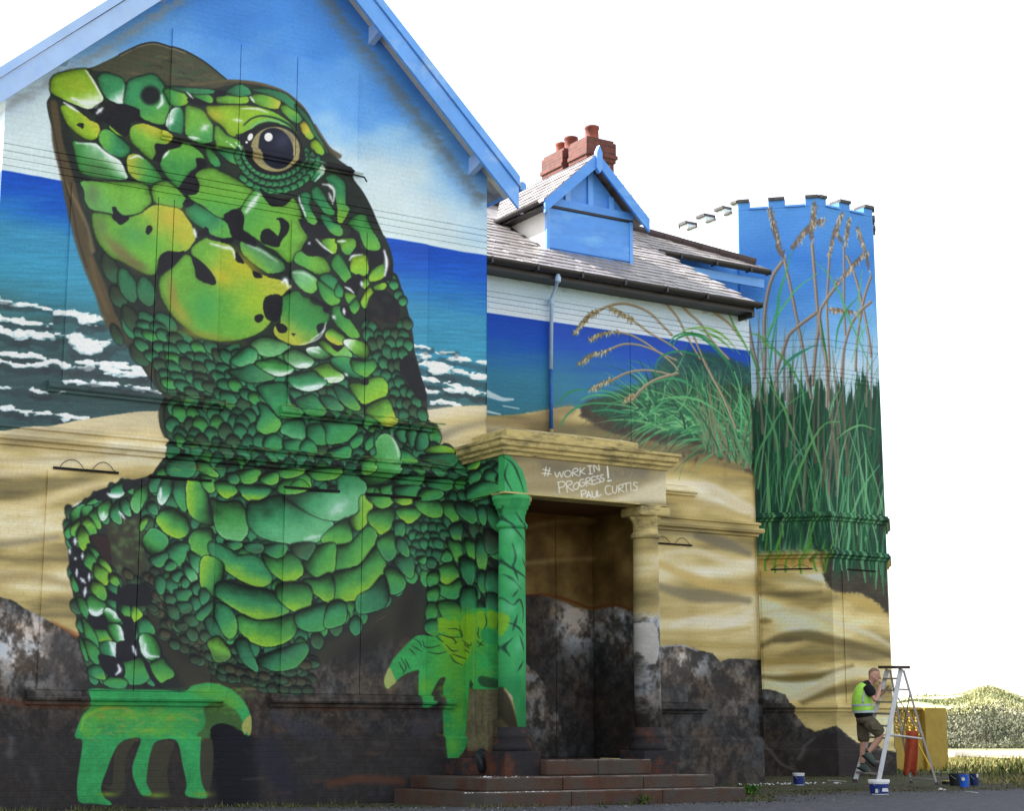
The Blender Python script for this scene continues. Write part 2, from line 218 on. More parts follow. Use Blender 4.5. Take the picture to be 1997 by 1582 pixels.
# scales: "tile colour second-colour angle | points"
SCALES = """
A y w 62|195,530 200,480 240,430 340,395 520,370 565,420 625,520 692,650 640,700 560,745 430,700 300,640 205,590
A t w 60|660,440 720,410 830,440 890,490 895,600 880,700 820,680 740,640 690,570 655,490
A y w 220|610,760 660,720 740,700 820,720 820,760 760,810 700,870 650,860 615,810
A g y 110|770,900 790,840 880,790 960,780 990,830 970,890 930,930 900,1000 840,990 770,930
A t L 75|925,560 960,480 1080,440 1180,425 1260,500 1310,640 1330,740 1310,860 1260,890 1160,870 1070,820 1050,760 960,720 910,690
A y o 320|300,730 360,730 470,790 560,860 640,900 660,940 650,1000 600,1040 520,1030 420,960 350,880 310,800
A g w 315|415,1070 480,1085 620,1090 680,1150 780,1210 860,1270 910,1370 915,1420 800,1420 600,1400 500,1370 450,1280 430,1150
A t L 190|690,970 740,960 840,1030 930,1100 960,1150 920,1200 860,1210 760,1170 700,1110 665,1040
A L o 300|960,1000 980,930 1050,905 1150,910 1250,960 1320,1010 1340,1050 1290,1090 1200,1080 1205,1200 1170,1235 1100,1190 1040,1130 980,1070
A g o 190|935,1240 960,1200 1030,1200 1110,1250 1180,1320 1250,1400 1270,1450 1220,1475 1130,1470 1030,1430 960,1370 940,1300
A g L 280|1255,1260 1300,1180 1340,1150 1440,1130 1450,1100 1530,1110 1620,1170 1660,1230 1590,1250 1590,1310 1530,1350 1480,1440 1440,1500 1390,1490 1330,1420 1280,1340
A g y 0|1290,570 1380,555 1450,590 1500,660 1490,700 1400,725 1340,690 1310,620
A t w 200|1310,920 1340,800 1380,755 1440,760 1470,850 1465,930 1440,1005 1380,980
A L t 70|1495,740 1560,735 1640,770 1700,850 1740,920 1740,1010 1720,1070 1640,1090 1550,1060 1500,1020 1490,880
A g L 0|1560,620 1640,610 1730,640 1735,690 1690,695 1600,660
A e t 0|1360,550 1500,560 1740,580 1730,600 1560,600 1480,590
B y g 50|10,740 100,728 330,722 480,740 620,780 760,860 850,950 870,1010 780,930 660,890 560,900 480,940 400,1000 300,1010 240,1010 170,920 60,840
B L y 0|105,650 200,630 390,640 390,690 250,695 120,695
B L o 0|440,630 560,620 690,650 715,690 690,745 600,735 500,710 450,680
B L e 60|735,730 800,720 860,770 920,850 880,880 800,830 740,770
B o L 40|920,900 960,880 1010,930 1050,990 1010,1040 950,990 920,930
B y L 40|1030,1070 1090,1060 1130,1120 1130,1190 1080,1180 1020,1120
B e t 0|200,590 330,530 430,600 320,622
B e t 0|450,570 600,570 750,610 850,690 910,780 830,730 720,660 600,610
B e d 60|870,720 960,800 1020,900 1060,990 1120,1080 1170,1170 1130,1100 1060,1010 1000,900 930,820
B L g 40|100,920 200,1010 320,1070 340,1140 385,1240 330,1200 240,1160 110,1140 90,1070
B t L 40|120,1155 240,1165 300,1210 350,1290 260,1260 170,1200
B g t 40|10,1130 60,1160 110,1220 140,1290 90,1290 30,1220
B t w 300|1010,1400 1040,1340 1110,1320 1140,1370 1060,1450
C L m 130|290,80 400,75 600,80 800,80 920,110 945,180 955,270 900,320 860,360 760,385 700,385 640,380 580,375 440,345 370,320 330,250 320,150
C L g 60|985,110 1100,65 1170,110 1240,180 1290,235 1260,290 1230,325 1120,310 1010,275 980,210
C L o 320|390,420 430,380 560,400 650,450 730,430 860,390 930,340 1010,305 1120,325 1230,350 1290,420 1350,520 1375,620 1340,680 1280,740 1120,740 1030,800 1010,880 1000,950 930,965 820,920 700,850 580,800 500,720 430,610
P L o 330|310,554 314,540 333,526 343,516 359,500 369,502 377,518 383,542 399,550 416,554 420,550 411,532 393,514 379,502 373,490 379,480 399,467 411,471 444,478 456,490 462,508 476,514 488,526 496,540 500,542 511,538 526,544 547,548 565,558 557,567 541,581 517,577 519,600 528,617 524,630 508,645 488,655 460,662 430,664 400,660 370,645 345,625 325,600 313,575
P g o 120|551,583 561,575 579,569 589,579 601,583 609,593 628,599 630,607 640,613 639,623 630,640 613,659 597,670 577,672 557,667 540,655 536,640 548,632 549,610
C t L 50|1290,350 1310,320 1370,285 1480,340 1600,420 1690,480 1720,540 1750,600 1640,610 1510,575 1500,520 1450,510 1370,460 1310,400
P L g 100|381,341 392,331 414,329 434,337 461,351 495,375 482,389 472,401 448,409 442,421 424,421 399,403 369,382 387,372 389,356
P L g 200|494,376 508,376 526,399 555,403 569,388 581,401 587,425 585,441 597,461 589,482 569,508 559,508 539,488 520,478 508,469 480,449 476,445 478,421 472,409
P m L 130|471,472 482,474 508,484 531,498 549,510 555,522 549,528 526,531 506,520 488,506 473,490
D L g 180|470,800 520,755 620,790 730,810 780,870 800,940 700,965 600,910 480,850
D g L 80|820,860 850,800 890,780 940,860 990,960 995,1020 970,1055 900,980 840,910
D y L 80|1010,850 1020,800 1140,785 1160,860 1160,950 1100,970 1010,930
D l L 60|440,940 530,930 620,980 680,1040 660,1120 600,1140 520,1090 460,1020
D t g 80|710,990 790,965 860,1020 860,1080 820,1110 750,1050
D g L 80|690,1040 760,1080 850,1150 890,1220 850,1260 780,1240 720,1160
D t g 80|880,1060 920,1120 910,1180 860,1150
D L g 80|950,1150 1040,1170 1000,1240 970,1220
D g L 80|1000,1270 1050,1210 1080,1270 1040,1340 1010,1310
D y L 80|1120,1200 1180,1100 1210,1130 1200,1200 1150,1280 1110,1260
D L y 80|1130,1030 1160,1010 1172,1060 1130,1100
D L y 80|1190,980 1230,920 1310,870 1310,990 1200,1030
D L y 0|1230,1080 1330,1060 1320,1100 1240,1110
D g L 80|990,470 1060,400 1140,390 1180,480 1230,590 1280,700 1240,730 1160,710 1120,640 1090,560 1020,500
D t L 60|720,400 790,410 850,480 900,500 920,570 880,590 820,560 770,500
D t g 60|640,150 690,120 740,190 780,280 840,360 820,390 760,360 700,290 640,220
D t L 80|530,190 600,180 620,230 600,300 650,400 680,470 640,480 590,430 540,300
D t y 90|770,40 830,0 900,30 950,90 950,180 950,280 985,330 960,400 920,460 890,440 890,330 870,220 850,120
D L y 0|730,640 830,620 860,700 830,760 740,680
D L g 80|870,640 1020,620 1050,690 990,770 930,740 910,680
D g L 80|830,1300 900,1280 960,1370 1010,1450 1080,1560 1010,1570 930,1500 850,1420
E m l 80|1540,340 1640,290 1760,310 1890,380 1800,440 1700,465 1570,410
E t l 60|1340,510 1480,390 1560,410 1580,480 1530,540 1440,560
E e m 30|1320,620 1440,590 1560,560 1700,640 1740,680 1560,715 1440,690
F m w 90|270,460 310,420 390,415 470,460 540,520 490,570 390,575 310,530
F m w 250|480,410 560,390 620,390 680,440 710,470 640,500 550,480
F L l 60|600,350 640,325 700,370 740,415 800,425 850,385 890,430 900,480 800,480 700,430
F L o 120|665,270 720,200 790,250 840,290 820,350 740,340
F L w 200|845,340 870,320 980,330 1060,370 1080,440 1040,490 960,450 900,400
F g w 90|0,540 60,515 190,495 290,550 350,600 290,640 190,650 90,600
F t g 300|720,510 790,490 900,505 900,560 1000,660 900,670 800,620 730,560
F g L 80|920,510 1040,525 1120,510 1140,570 1070,650 1030,655 950,610 920,560
F L w 80|540,600 680,540 740,600 830,670 790,710 710,720 640,680
F t w 85|300,680 400,650 540,620 600,670 660,730 560,790 450,795 350,750
F L y 60|900,740 980,735 1040,750 1080,700 1150,680 1220,700 1250,770 1230,850 1120,890 1030,925 960,850 900,780
F e L 80|740,760 800,760 860,800 930,880 985,960 960,985 880,960 800,880
F e m 60|610,870 700,860 760,900 830,980 740,985 670,950
F t g 60|370,900 460,860 540,850 600,920 650,1000 580,1050 460,1030 410,960
F t g 60|10,770 230,730 290,770 300,860 340,950 400,1000 400,1050 240,1050 150,950
F L o 60|1050,990 1200,890 1270,900 1300,1000 1330,1090 1280,1140 1170,1110
F t L 60|20,930 90,950 160,1030 230,1120 180,1190 90,1210 10,1160 50,1040
F t l 100|250,1160 300,1100 400,1085 460,1110 470,1200 440,1290 330,1240 250,1200
F t g 60|500,1150 580,1130 640,1150 670,1230 670,1310 570,1310 500,1240
F t g 60|650,1110 760,1110 950,1140 950,1200 860,1280 750,1305 690,1300 680,1200
F t g 60|80,1300 120,1240 190,1230 240,1290 240,1350 200,1370 100,1360
F t g 60|270,1290 420,1290 425,1380 300,1370
F t g 60|440,1320 490,1270 560,1330 570,1400 440,1380
F t g 60|700,1380 880,1340 890,1420 750,1450
F t g 60|920,1280 1010,1210 1010,1300 930,1350
F t g 60|1060,1290 1130,1230 1130,1310 1070,1370
F e t 60|1150,1200 1185,1220 1190,1300 1150,1330
F t L 90|1400,1370 1500,1440 1540,1490 1370,1480
F L y 0|1640,1370 1700,1345 1830,1345 1910,1390 1800,1405 1650,1390
F g L 0|1590,1450 1700,1430 1890,1430 1900,1500 1850,1530 1650,1490
F e t 0|1340,1200 1440,1200 1430,1290 1370,1260
F e t 0|1460,1200 1530,1200 1540,1290 1500,1330 1460,1270
F e t 0|1570,1220 1640,1230 1640,1340 1550,1370 1540,1310
H g l 330|1460,10 1540,-60 1620,10 1670,110 1660,200 1640,300 1550,370 1450,420 1370,430 1310,350 1380,200 1470,130
H g L 60|1280,200 1400,190 1390,300 1300,310
H t g 60|1000,100 1180,60 1180,150 1040,170
G t w 80|550,500 600,450 680,410 690,500 640,540 560,530
G g l 110|770,600 830,480 920,430 910,540 860,620 820,690 780,650
G e t 60|950,370 1050,370 1020,470 960,480
G t w 100|1080,370 1150,370 1130,500 1060,610 1030,530
G t g 90|1190,390 1300,380 1290,500 1280,670 1200,560 1180,470
G g y 180|1320,390 1420,390 1480,500 1520,650 1550,800 1440,780 1340,700 1310,560
G g L 60|1440,330 1500,350 1580,400 1540,490 1470,440
G g L 60|1400,200 1480,220 1560,290 1600,340 1500,310 1430,270
G e t 60|1110,250 1180,170 1300,160 1380,230 1350,330 1240,350 1130,310
G g y 90|1600,400 1700,400 1790,470 1700,540 1630,500 1590,440
H t y 95|120,430 250,420 440,460 360,540 270,575 190,540 150,480
G g y 120|1020,760 1070,690 1160,660 1260,720 1310,800 1300,890 1220,930 1120,890 1050,820
G g t 300|880,970 950,870 1010,870 1110,960 1060,1050 970,1100 900,1030
G g L 120|1330,970 1390,870 1530,860 1530,980 1500,1110 1460,1130 1370,1060
G t g 60|1110,1060 1200,990 1310,1010 1280,1110 1230,1200 1150,1130
G e g 60|950,1130 1100,1090 1090,1160 1040,1210 970,1170
G e g 60|1100,1230 1130,1160 1190,1210 1150,1240
G e t 60|1150,1290 1240,1260 1230,1330 1200,1350
G e t 60|1250,1350 1280,1320 1310,1380 1280,1410
G t l 60|1320,1090 1370,1100 1440,1160 1400,1270 1350,1190
G t l 60|1270,1220 1300,1200 1390,1310 1350,1350
G e t 60|1350,1400 1420,1370 1400,1480
G g l 90|1530,570 1640,600 1760,590 1820,600 1870,700 1885,800 1870,910 1780,970 1680,930 1600,850 1560,700
P t y 112|409,1078 409,1060 428,1064 454,1078 464,1086 490,1084 515,1098 529,1127 519,1141 498,1142 470,1131 440,1111 425,1098
G g y 200|1440,1230 1460,1140 1530,1130 1650,1200 1640,1380 1630,1520 1520,1470 1450,1400
K t y 100|-90,110 0,80 200,130 380,160 480,200 520,280 600,345 500,405 380,430 260,415 120,340 0,260 -80,200
H t l 75|230,600 330,590 520,530 640,620 800,720 1010,790 980,880 860,970 700,990 520,965 350,920 240,820 215,700
H t l 50|560,530 800,505 1080,500 1090,350 1200,330 1300,380 1350,450 1300,560 1250,680 1130,750 1000,755 850,710 680,620
H g L 60|540,400 640,340 780,330 805,400 800,450 690,500 560,500 500,460
H g L 60|800,290 1080,290 1060,350 900,370 820,330
H g L 60|460,290 740,290 660,340 560,345
H g L 60|110,300 320,290 290,380 200,405 140,360
H g L 60|330,370 400,310 490,320 490,390 430,410
H e g 60|10,330 90,320 120,390 60,400
H L y 0|1180,760 1290,700 1300,560 1380,540 1400,620 1370,740 1290,850 1210,830
H g L 90|930,960 1050,830 1160,760 1190,850 1190,975 1050,1000
H g y 100|1380,760 1410,680 1610,660 1600,770 1540,880 1480,890 1420,830
H g y 90|1640,680 1720,640 1860,650 1870,700 1800,770 1740,780
H g L 60|1370,530 1600,540 1590,600 1500,640 1430,600
H L y 60|1620,550 1820,560 1740,610 1650,590
H g L 60|1630,440 1840,440 1780,520 1650,510
H g t 60|1490,440 1590,440 1590,510 1520,500
H g L 40|1050,1030 1190,1000 1280,920 1370,840 1440,900 1430,960 1380,1080 1280,1180 1190,1210 1180,1250 1020,1260 1040,1130
H g L 40|730,1190 800,1140 860,1040 1030,1000 1040,1120 1020,1270 920,1310 830,1280
H g y 80|360,1100 500,1150 600,1080 690,1140 730,1260 690,1310 600,1360 500,1300 420,1220
H g y 60|1030,1290 1280,1220 1460,1010 1520,1130 1510,1270 1400,1400 1280,1470 1270,1520 1030,1520
H g y 85|750,1350 880,1340 1000,1290 1030,1400 1020,1510 990,1560 880,1480 780,1420
K g y 85|500,200 510,110 640,90 780,110 815,200 790,340 740,365 640,340 560,280
H e g 60|350,1020 560,1010 560,1080 500,1120 400,1080
H e d 60|160,1000 340,1010 330,1070 210,1050
H d e 60|640,1010 840,1000 790,1120 760,1135 660,1080
H e g 60|0,980 150,1000 90,1040
H g t 90|1540,1240 1640,1240 1720,1380 1650,1460 1580,1460 1550,1350
H e g 60|1600,1130 1760,1110 1800,1180 1780,1310 1680,1230
H g e 100|1470,970 1600,880 1640,960 1620,1100 1560,1150 1500,1070
H e g 60|1620,800 1700,790 1710,880 1660,930
H e g 60|1650,940 1720,980 1750,1110 1660,1040
K e t 130|1280,230 1400,150 1500,30 1530,60 1560,200 1500,320 1300,370 1260,320
K g y 95|110,470 140,400 300,460 480,440 650,400 670,500 640,590 540,660 400,690 250,640 160,560
K t g 70|670,390 800,330 960,290 970,400 950,500 900,540 800,545 700,500
K t g 70|990,300 1080,260 1140,300 1145,400 1120,470 1000,510 960,480
K t L 90|0,330 60,380 100,500 60,620 0,590 -80,480 -100,350 -60,280
K e g 60|310,820 560,720 740,680 780,740 700,860 600,910 470,920 380,890
K e t 60|100,650 190,630 230,740 280,850 300,930 200,860 130,760
J g y 80|395,540 560,560 570,640 480,665 420,620
J g w 100|350,230 410,220 510,290 500,350 430,400 360,350
J g w 300|530,340 630,400 650,450 560,470 525,420
J g w 350|540,500 640,510 700,620 630,650 570,580
J e t 60|700,490 780,500 780,600 720,580
J t g 60|840,460 920,450 980,570 860,560
J g w 160|860,610 960,600 1030,700 1040,800 960,820 880,760
J t w 0|440,690 600,670 620,800 500,780
J g t 90|690,860 840,810 900,880 930,990 860,1050 740,1040
J g L 90|950,880 1060,820 1100,870 1170,970 1100,1010 1050,1030 990,950
J g t 90|540,1010 610,990 710,1040 680,1090 560,1080 510,1040
J t L 60|360,910 450,890 500,980 490,1010 360,960
J g L 60|680,300 740,310 750,370 730,420 680,380
J L y 60|780,300 860,390 820,430 790,440
J g t 60|380,90 430,90 500,120 510,250 400,170
J g t 60|250,240 310,260 340,420 280,330
J g t 60|300,440 360,500 430,650 430,710 350,620
J g t 60|330,640 440,740 440,860 350,760
J g t 60|270,620 300,700 340,830 310,760
J g t 60|190,20 240,80 240,160 210,130
J e g 60|530,90 600,110 640,190 560,150
J e g 60|530,250 620,260 630,320 560,290
G g t 300|190,790 200,700 290,630 310,650 280,730 200,790
G g t 300|290,740 310,660 380,640 350,710
G g L 90|370,720 440,650 450,760 460,840 400,800
G g w 95|460,640 560,570 560,650 500,760 470,730
G t m 60|570,680 640,580 650,700 660,790 600,760
G t l 60|660,590 720,560 740,660 750,720 690,680
G g t 60|340,600 430,540 460,560 400,600
G g t 60|140,860 185,810 190,880 160,930 140,900
G L g 60|200,830 270,760 250,830 230,900 205,900
G L g 90|300,810 350,740 420,880 370,910 320,870
G L y 60|250,900 290,830 350,940 340,1060 280,1020
G g t 60|360,1010 440,1100 430,1170 370,1070
G g L 60|320,1100 350,1060 410,1160 390,1260 320,1190
G L y 60|460,1130 500,1150 560,1250 550,1300 460,1190
G L y 60|410,1220 440,1200 550,1310 530,1370 500,1380 420,1300
G L g 60|560,1300 600,1300 640,1390 570,1360
G L g 60|380,1370 430,1360 510,1440 500,1530 390,1440
G L g 60|860,860 870,760 920,740 900,800
G e t 60|920,620 980,600 1010,700 950,680
J e t 50|1000,60 1040,20 1080,60 1080,140 1050,190 1010,130
J d e 60|1100,200 1180,240 1160,280 1110,260
J e g 60|1190,170 1330,170 1310,240 1240,250
J e t 60|1340,250 1390,230 1430,290 1390,340
J e t 60|1430,180 1470,150 1510,210 1460,290
J e d 60|1210,290 1310,290 1340,340 1270,370
J d e 60|1110,310 1200,340 1210,430 1140,400
J d e 60|1270,420 1370,410 1400,480 1330,490
J e g 60|1400,390 1500,300 1560,270 1500,380 1440,440
J t L 60|1590,290 1690,320 1750,390 1780,520 1730,610 1640,540 1590,440
J e d 60|1480,480 1550,420 1620,560 1670,650 1600,640
J d D 60|1200,480 1300,500 1260,540
J L d 100|1510,660 1620,620 1720,790 1600,840 1550,750
I g L 90|600,600 720,600 750,720 740,790 680,740 620,680
I g L 90|330,580 560,580 590,720 450,710
I e g 90|740,600 900,620 910,780 820,740 760,680
I t g 90|1030,630 1080,640 1130,800 1130,880 1080,820 1040,720
I e g 90|950,640 1010,640 1000,800 960,720
I e L 90|690,830 760,790 800,800 780,900 760,980 700,900
I g L 90|660,950 720,980 780,1000 770,1170 700,1060
I g L 90|830,950 920,1000 920,1080 890,1140 850,1060
I e L 90|950,900 1000,950 1020,1080 1000,1230 950,1180 940,1000
I D e 90|1010,850 1120,900 1100,1020 1040,1060
I g y 90|580,1240 700,1170 750,1280 740,1340 660,1380 600,1340
I g t 90|560,1380 660,1410 770,1340 780,1430 740,1510 640,1500 570,1440
I t e 90|780,1140 880,1150 910,1220 880,1380 820,1310
I g t 90|470,1310 550,1260 560,1340 500,1410
I g t 90|470,1450 560,1410 555,1500 520,1560 480,1530
I t e 90|800,1440 910,1430 912,1600 900,1700 860,1750 800,1650
I e g 90|950,1280 990,1260 1015,1350 1000,1450 960,1400
I e t 90|1030,1280 1060,1230 1110,1260 1120,1430 1060,1480 1030,1400
I g t 90|615,1150 650,1050 690,1140
I g t 60|360,1140 430,1130 420,1180
L g t 90|460,300 540,290 555,350 520,440 460,420
L t g 90|450,470 550,450 570,520 540,590 450,540
L g t 90|570,280 740,280 760,380 690,440 620,400
L e t 90|1030,200 1100,200 1080,340 1040,340
I g y 60|840,240 900,190 960,190 930,260 870,270
I t g 60|950,290 1040,230 1050,250 980,320
I t g 60|860,310 950,300 960,350 900,430
I t g 60|1100,260 1180,210 1210,240 1210,330 1140,290
I t g 60|1010,330 1060,280 1120,340 1130,400 1080,410
I g t 60|1140,350 1210,350 1215,450 1150,440
I t g 60|850,470 1000,400 1150,450 1050,510 900,560 860,560
I g t 60|1220,130 1300,190 1390,370 1390,430 1330,370 1240,250
I t g 60|1230,290 1290,370 1310,440 1230,450
I e t 60|400,160 560,140 740,150 700,230 560,220
I t g 60|130,360 390,360 370,420 200,410
I t g 60|430,380 640,390 690,450 560,470
I t g 60|150,450 370,450 380,520 180,510
I g t 60|390,560 420,470 600,500 560,550
"""
# leaf-shaped neck scales: tile colour | cx,cy,len,wid,ang ...
LEAVES = """
E e t|350,170,260,110,70 530,150,240,130,50 690,160,230,110,50 640,360,260,120,60 790,340,230,110,50 890,290,200,70,40 1110,380,220,90,25 1030,440,270,90,30 840,530,260,120,55 690,560,260,110,60 1020,560,260,90,25 930,730,270,130,60 1040,680,240,100,60 1260,750,230,150,55 1260,630,260,70,35 1150,830,200,80,30 1370,1170,200,150,70 1330,1310,260,70,10 1340,410,190,80,-30 1230,520,150,70,50
E e g|1500,820,260,90,30 1450,980,360,190,50 1100,1110,330,160,50 1560,1230,220,170,85 1040,1330,200,60,15 1240,1010,200,80,30
E D e|700,720,320,130,60 960,1170,300,120,60 820,1100,420,90,72 740,1120,360,70,80 450,460,240,120,50 230,260,200,70,65 850,900,150,60,80
C D e|560,900,300,120,70 640,1180,220,130,60 770,1400,300,120,60
C e d|730,1070,340,140,70 910,1130,280,150,75 930,1430,250,130,50 1100,1430,240,120,40
"""
BLACKS = """
A 550,760 620,740 700,690 830,700 930,710 1050,760 1040,830 1180,890 1310,920 1300,960 1130,900 1000,870 960,920 940,1000 880,1010 780,930 720,880 640,880 610,820
A 440,905 480,885 515,900 500,945 480,930
A 1200,1090 1310,1090 1420,1060 1450,1110 1330,1150 1270,1210 1250,1270 1180,1240 1205,1180
A 1590,1230 1660,1230 1700,1300 1600,1370 1560,1450 1620,1480 1610,1560 1530,1580 1440,1540 1440,1490 1520,1380 1600,1310
A 1500,660 1600,650 1690,690 1760,690 1760,600 1800,570 1880,590 1870,630 1780,640 1790,710 1690,720 1650,730 1540,700
B 330,1010 480,930 600,893 740,912 870,1010 960,1190 900,1300 700,1390 520,1360 430,1280 380,1200 340,1100
B 1160,1270 1290,1290 1370,1310 1420,1370 1350,1400 1240,1340 1170,1340
C 580,320 620,320 640,360 690,400 740,410 740,440 700,470 660,490 620,460 580,420 590,380
C 920,500 960,500 970,540 930,585 905,560
C 1020,880 1050,780 1130,740 1200,755 1280,745 1200,860 1100,930 1010,980
C 1350,790 1460,860 1540,950 1585,1040 1540,1070 1400,1010 1380,930
C 1400,560 1450,540 1480,510 1510,530 1530,580 1640,615 1760,610 1740,660 1640,650 1520,600 1420,600
C 1260,290 1300,240 1370,290 1300,320
C 1660,400 1710,360 1760,335 1840,360 1860,440 1850,530 1900,580 1977,640 1960,700 1820,640 1740,600 1710,500
C 1290,70 1330,0 1380,0 1430,100 1410,150 1320,200 1240,130
C 1780,740 1830,800 1860,860 1780,830
D 290,425 350,420 415,480 400,560 340,640 310,700 200,680 140,640 150,550 210,520 260,550 310,590 330,510 320,450
D 130,140 230,190 340,230 440,225 380,290 300,310 220,290
D 500,450 540,435 640,490 720,440 770,520 840,590 980,600 1020,520 1090,640 1110,720 1240,740 1320,720 1310,860 1200,910 1170,1010 1180,850 1140,760 1000,780 1050,700 1030,620 860,620 740,620 660,620 600,600 560,560
D 530,740 560,660 620,620 700,690 800,760 760,800 690,790 600,790
D 1340,740 1400,850 1400,1020 1300,1020 1340,980 1360,850
D 60,930 120,950 160,990 120,1000 80,990
D 180,1190 340,1170 340,1350 280,1420 180,1370
D 90,1360 150,1350 170,1380 130,1430 85,1410
D 290,1450 350,1440 400,1490 370,1530 310,1520
D 430,1535 470,1540 450,1562
D 670,1470 700,1440 755,1440 740,1500 700,1540 680,1510
D 610,1200 720,1260 740,1320 780,1340 810,1280 720,1230 640,1180
D 940,1060 1050,970 1110,990 1080,1120 1060,1170 1000,1120
D 1160,1250 1230,1140 1340,1130 1430,1200 1480,1330 1420,1430 1300,1420 1220,1380 1170,1400
D 900,1290 960,1270 1010,1360 1000,1400 930,1370
F 1410,480 1500,470 1560,600 1640,880 1540,870 1440,700 1370,590
F 720,370 820,380 790,420 760,420
F 1000,730 1050,690 1080,720 1050,750
F 300,830 350,870 380,950 330,930
F 900,480 1000,490 1040,520 930,510
G 160,950 240,930 250,1030 320,1090 310,1190 380,1260 370,1380 340,1510 290,1520 250,1400 180,1260 170,1180 210,1100 180,1010
G 410,500 520,460 570,450 540,540 440,580
G 690,410 860,370 920,390 850,420 770,470 700,500
G 360,920 440,900 540,930 560,1180 470,1090 380,1000
G 700,1400 880,1390 960,1460 940,1582 680,1582
J 350,400 430,410 520,410 525,530 400,520 345,440
J 520,150 560,160 650,220 640,270 560,240
J 640,110 690,170 800,140 900,160 940,280 840,310 700,260 650,330 700,400 780,440 800,640 700,640 690,480 620,370
J 620,680 700,640 820,640 850,780 820,820 640,845
J 450,780 600,800 690,860 695,990 560,990 480,900
J 850,790 930,850 990,1000 1080,1110 1020,1090 940,990 890,870
J 200,-60 380,60 340,120 250,90
"""
WHITES = """
A 530,380 580,450 640,550 680,640|20 .9
A 400,650 520,690 640,690|50 .8
A 320,690 400,740 460,780|26 .9
A 640,790 690,745|40 .9
A 440,1080 620,1100 740,1190 860,1270 900,1360|26 .7
A 1225,740 1265,690 1260,620|36 .85
A 1330,900 1360,860|50 .8
A 950,1230 1030,1205 1080,1230|22 .8
A 1280,1220 1330,1160|26 .9
A 1650,950 1700,920|70 .6
A 1520,1040 1600,1050|50 .7
A 840,650 870,680|40 .8
A 1500,595 1560,655|16 .9
B 270,860 350,870|40 .55
B 350,750 500,755 600,790|24 .6
B 430,640 470,690|22 .9
B 200,1070 260,1140|16 .9
B 290,1080 330,1160|18 .9
B 1190,1480 1240,1530|36 .6
B 1060,1450 1130,1370|16 .9
C 1370,530 1390,605|30 .95
C 1530,670 1640,700 1740,720 1770,800|30 .8
D 120,200 60,280 0,360|60 .8
D 510,210 520,270 560,360 575,410|22 .75
D 740,95 800,105 840,140 850,200 835,280|26 .8
D 800,180 830,260|30 .6
D 600,665 605,670|34 .95
D 670,630 740,700 820,760|22 .8
D 880,650 950,645|22 .9
D 990,830 1020,790 1110,775|24 .8
D 1325,740 1345,820 1345,900 1330,980|34 .9
D 1105,1040 1110,1080|34 .85
D 950,1090 990,1110 1030,1145|24 .9
D 935,1300 940,1350|30 .95
D 830,1370 850,1390|40 .7
D 350,1040 380,1020 410,1090|44 .95
D 760,1440 730,1520 620,1600|20 .6
D 450,950 560,960 640,1020|30 .35
D 20,680 150,740 300,840|34 .35
F 660,200 610,280 530,330 420,360|20 .5
F 850,330 880,390|44 .7
F 190,640 280,635 340,600|16 .8
F 400,560 490,545|26 .7
F 500,410 600,440|26 .5
F 650,690 780,680|22 .7
F 850,640 870,660|34 .7
F 460,780 620,750|28 .6
F 1300,1230 1350,1330 1370,1440|26 .5
G 540,515 590,535 650,530|36 .95
G 1050,460 1045,560|34 .8
G 200,640 280,590|24 .6
G 500,690 490,740|34 .6
G 650,690 700,750|30 .85
G 225,945 225,1000|36 .95
G 170,1050 175,1090|26 .9
G 225,1135 230,1142|36 .95
G 295,1090 295,1140|28 .95
G 240,1240 240,1310|26 .9
G 280,1330 320,1370|34 .95
G 360,1285 360,1350|28 .95
G 325,1420 315,1500|34 .9
G 1290,390 1300,480|6 .2
H 1020,700 1150,600|110 .3
H 760,950 900,920|50 .4
J 360,350 430,385 490,340|34 .85
J 560,660 590,730 600,770|40 .8
J 660,540 680,600|30 .6
J 640,880 655,930 620,970|34 .95
J 780,700 810,780|34 .9
J 900,680 900,750 940,790 1030,800|34 .8
J 600,400 620,430|40 .6
"""
WAVES = """
0,380 110,390 260,410 400,440 475,465|26 7
475,470 600,490 700,510 800,530 900,530|50 30
700,540 780,555 870,540|70 30
0,520 120,545 260,565 440,575|50 8
0,610 60,650 150,660 300,660 460,690|40 60
150,650 220,660|80 60
480,660 560,680 640,720 740,760 860,750 1030,725|40 30
640,720 780,780 880,760|130 60
0,830 180,845 280,850 380,880 460,900 560,930 660,950 800,950|40 44
0,885 120,925 260,930 400,910|26 36
640,905 860,920 1100,950 1200,970|30 60
850,960 960,985 1100,1000 1230,1010|30 50
540,1075 760,1090 1000,1120 1180,1150 1380,1160|24 10
760,1070 860,1080 1060,1110 1280,1130|20 10
0,1110 180,1125 300,1150 420,1165 560,1175|20 8
280,1140 330,1160 400,1160|34 16
0,1300 120,1310 260,1335 380,1340 500,1360 620,1385 760,1390|26 20
90,1300 140,1320|40 26
560,1370 660,1380|50 30
0,355 60,375|16 12
"""
RWAVES = """
1500,445 1600,455 1730,475|34 16
1740,440 1850,470 1977,490 2200,530|20 26
1540,540 1680,560 1800,580 1977,620 2200,680|50 50
1700,560 1780,590 1860,600|120 60
1560,670 1640,700|50 34
1670,690 1780,720 1900,750 2200,830|40 44
1610,795 1700,810 1860,790 1977,800 2200,830|30 20
1680,910 1780,900 1900,930 1950,935|30 16
1520,370 1660,380|10 6
1770,400 1900,410|10 6
"""
def lines(s): return [l for l in s.strip().split('\n') if l.strip()]
def ramp(v, stops):
    xs = [a for a, _ in stops]
    return np.stack([np.interp(v, xs, [c[k] / 255. for _, c in stops]) for k in range(3)], -1).astype(np.float32)

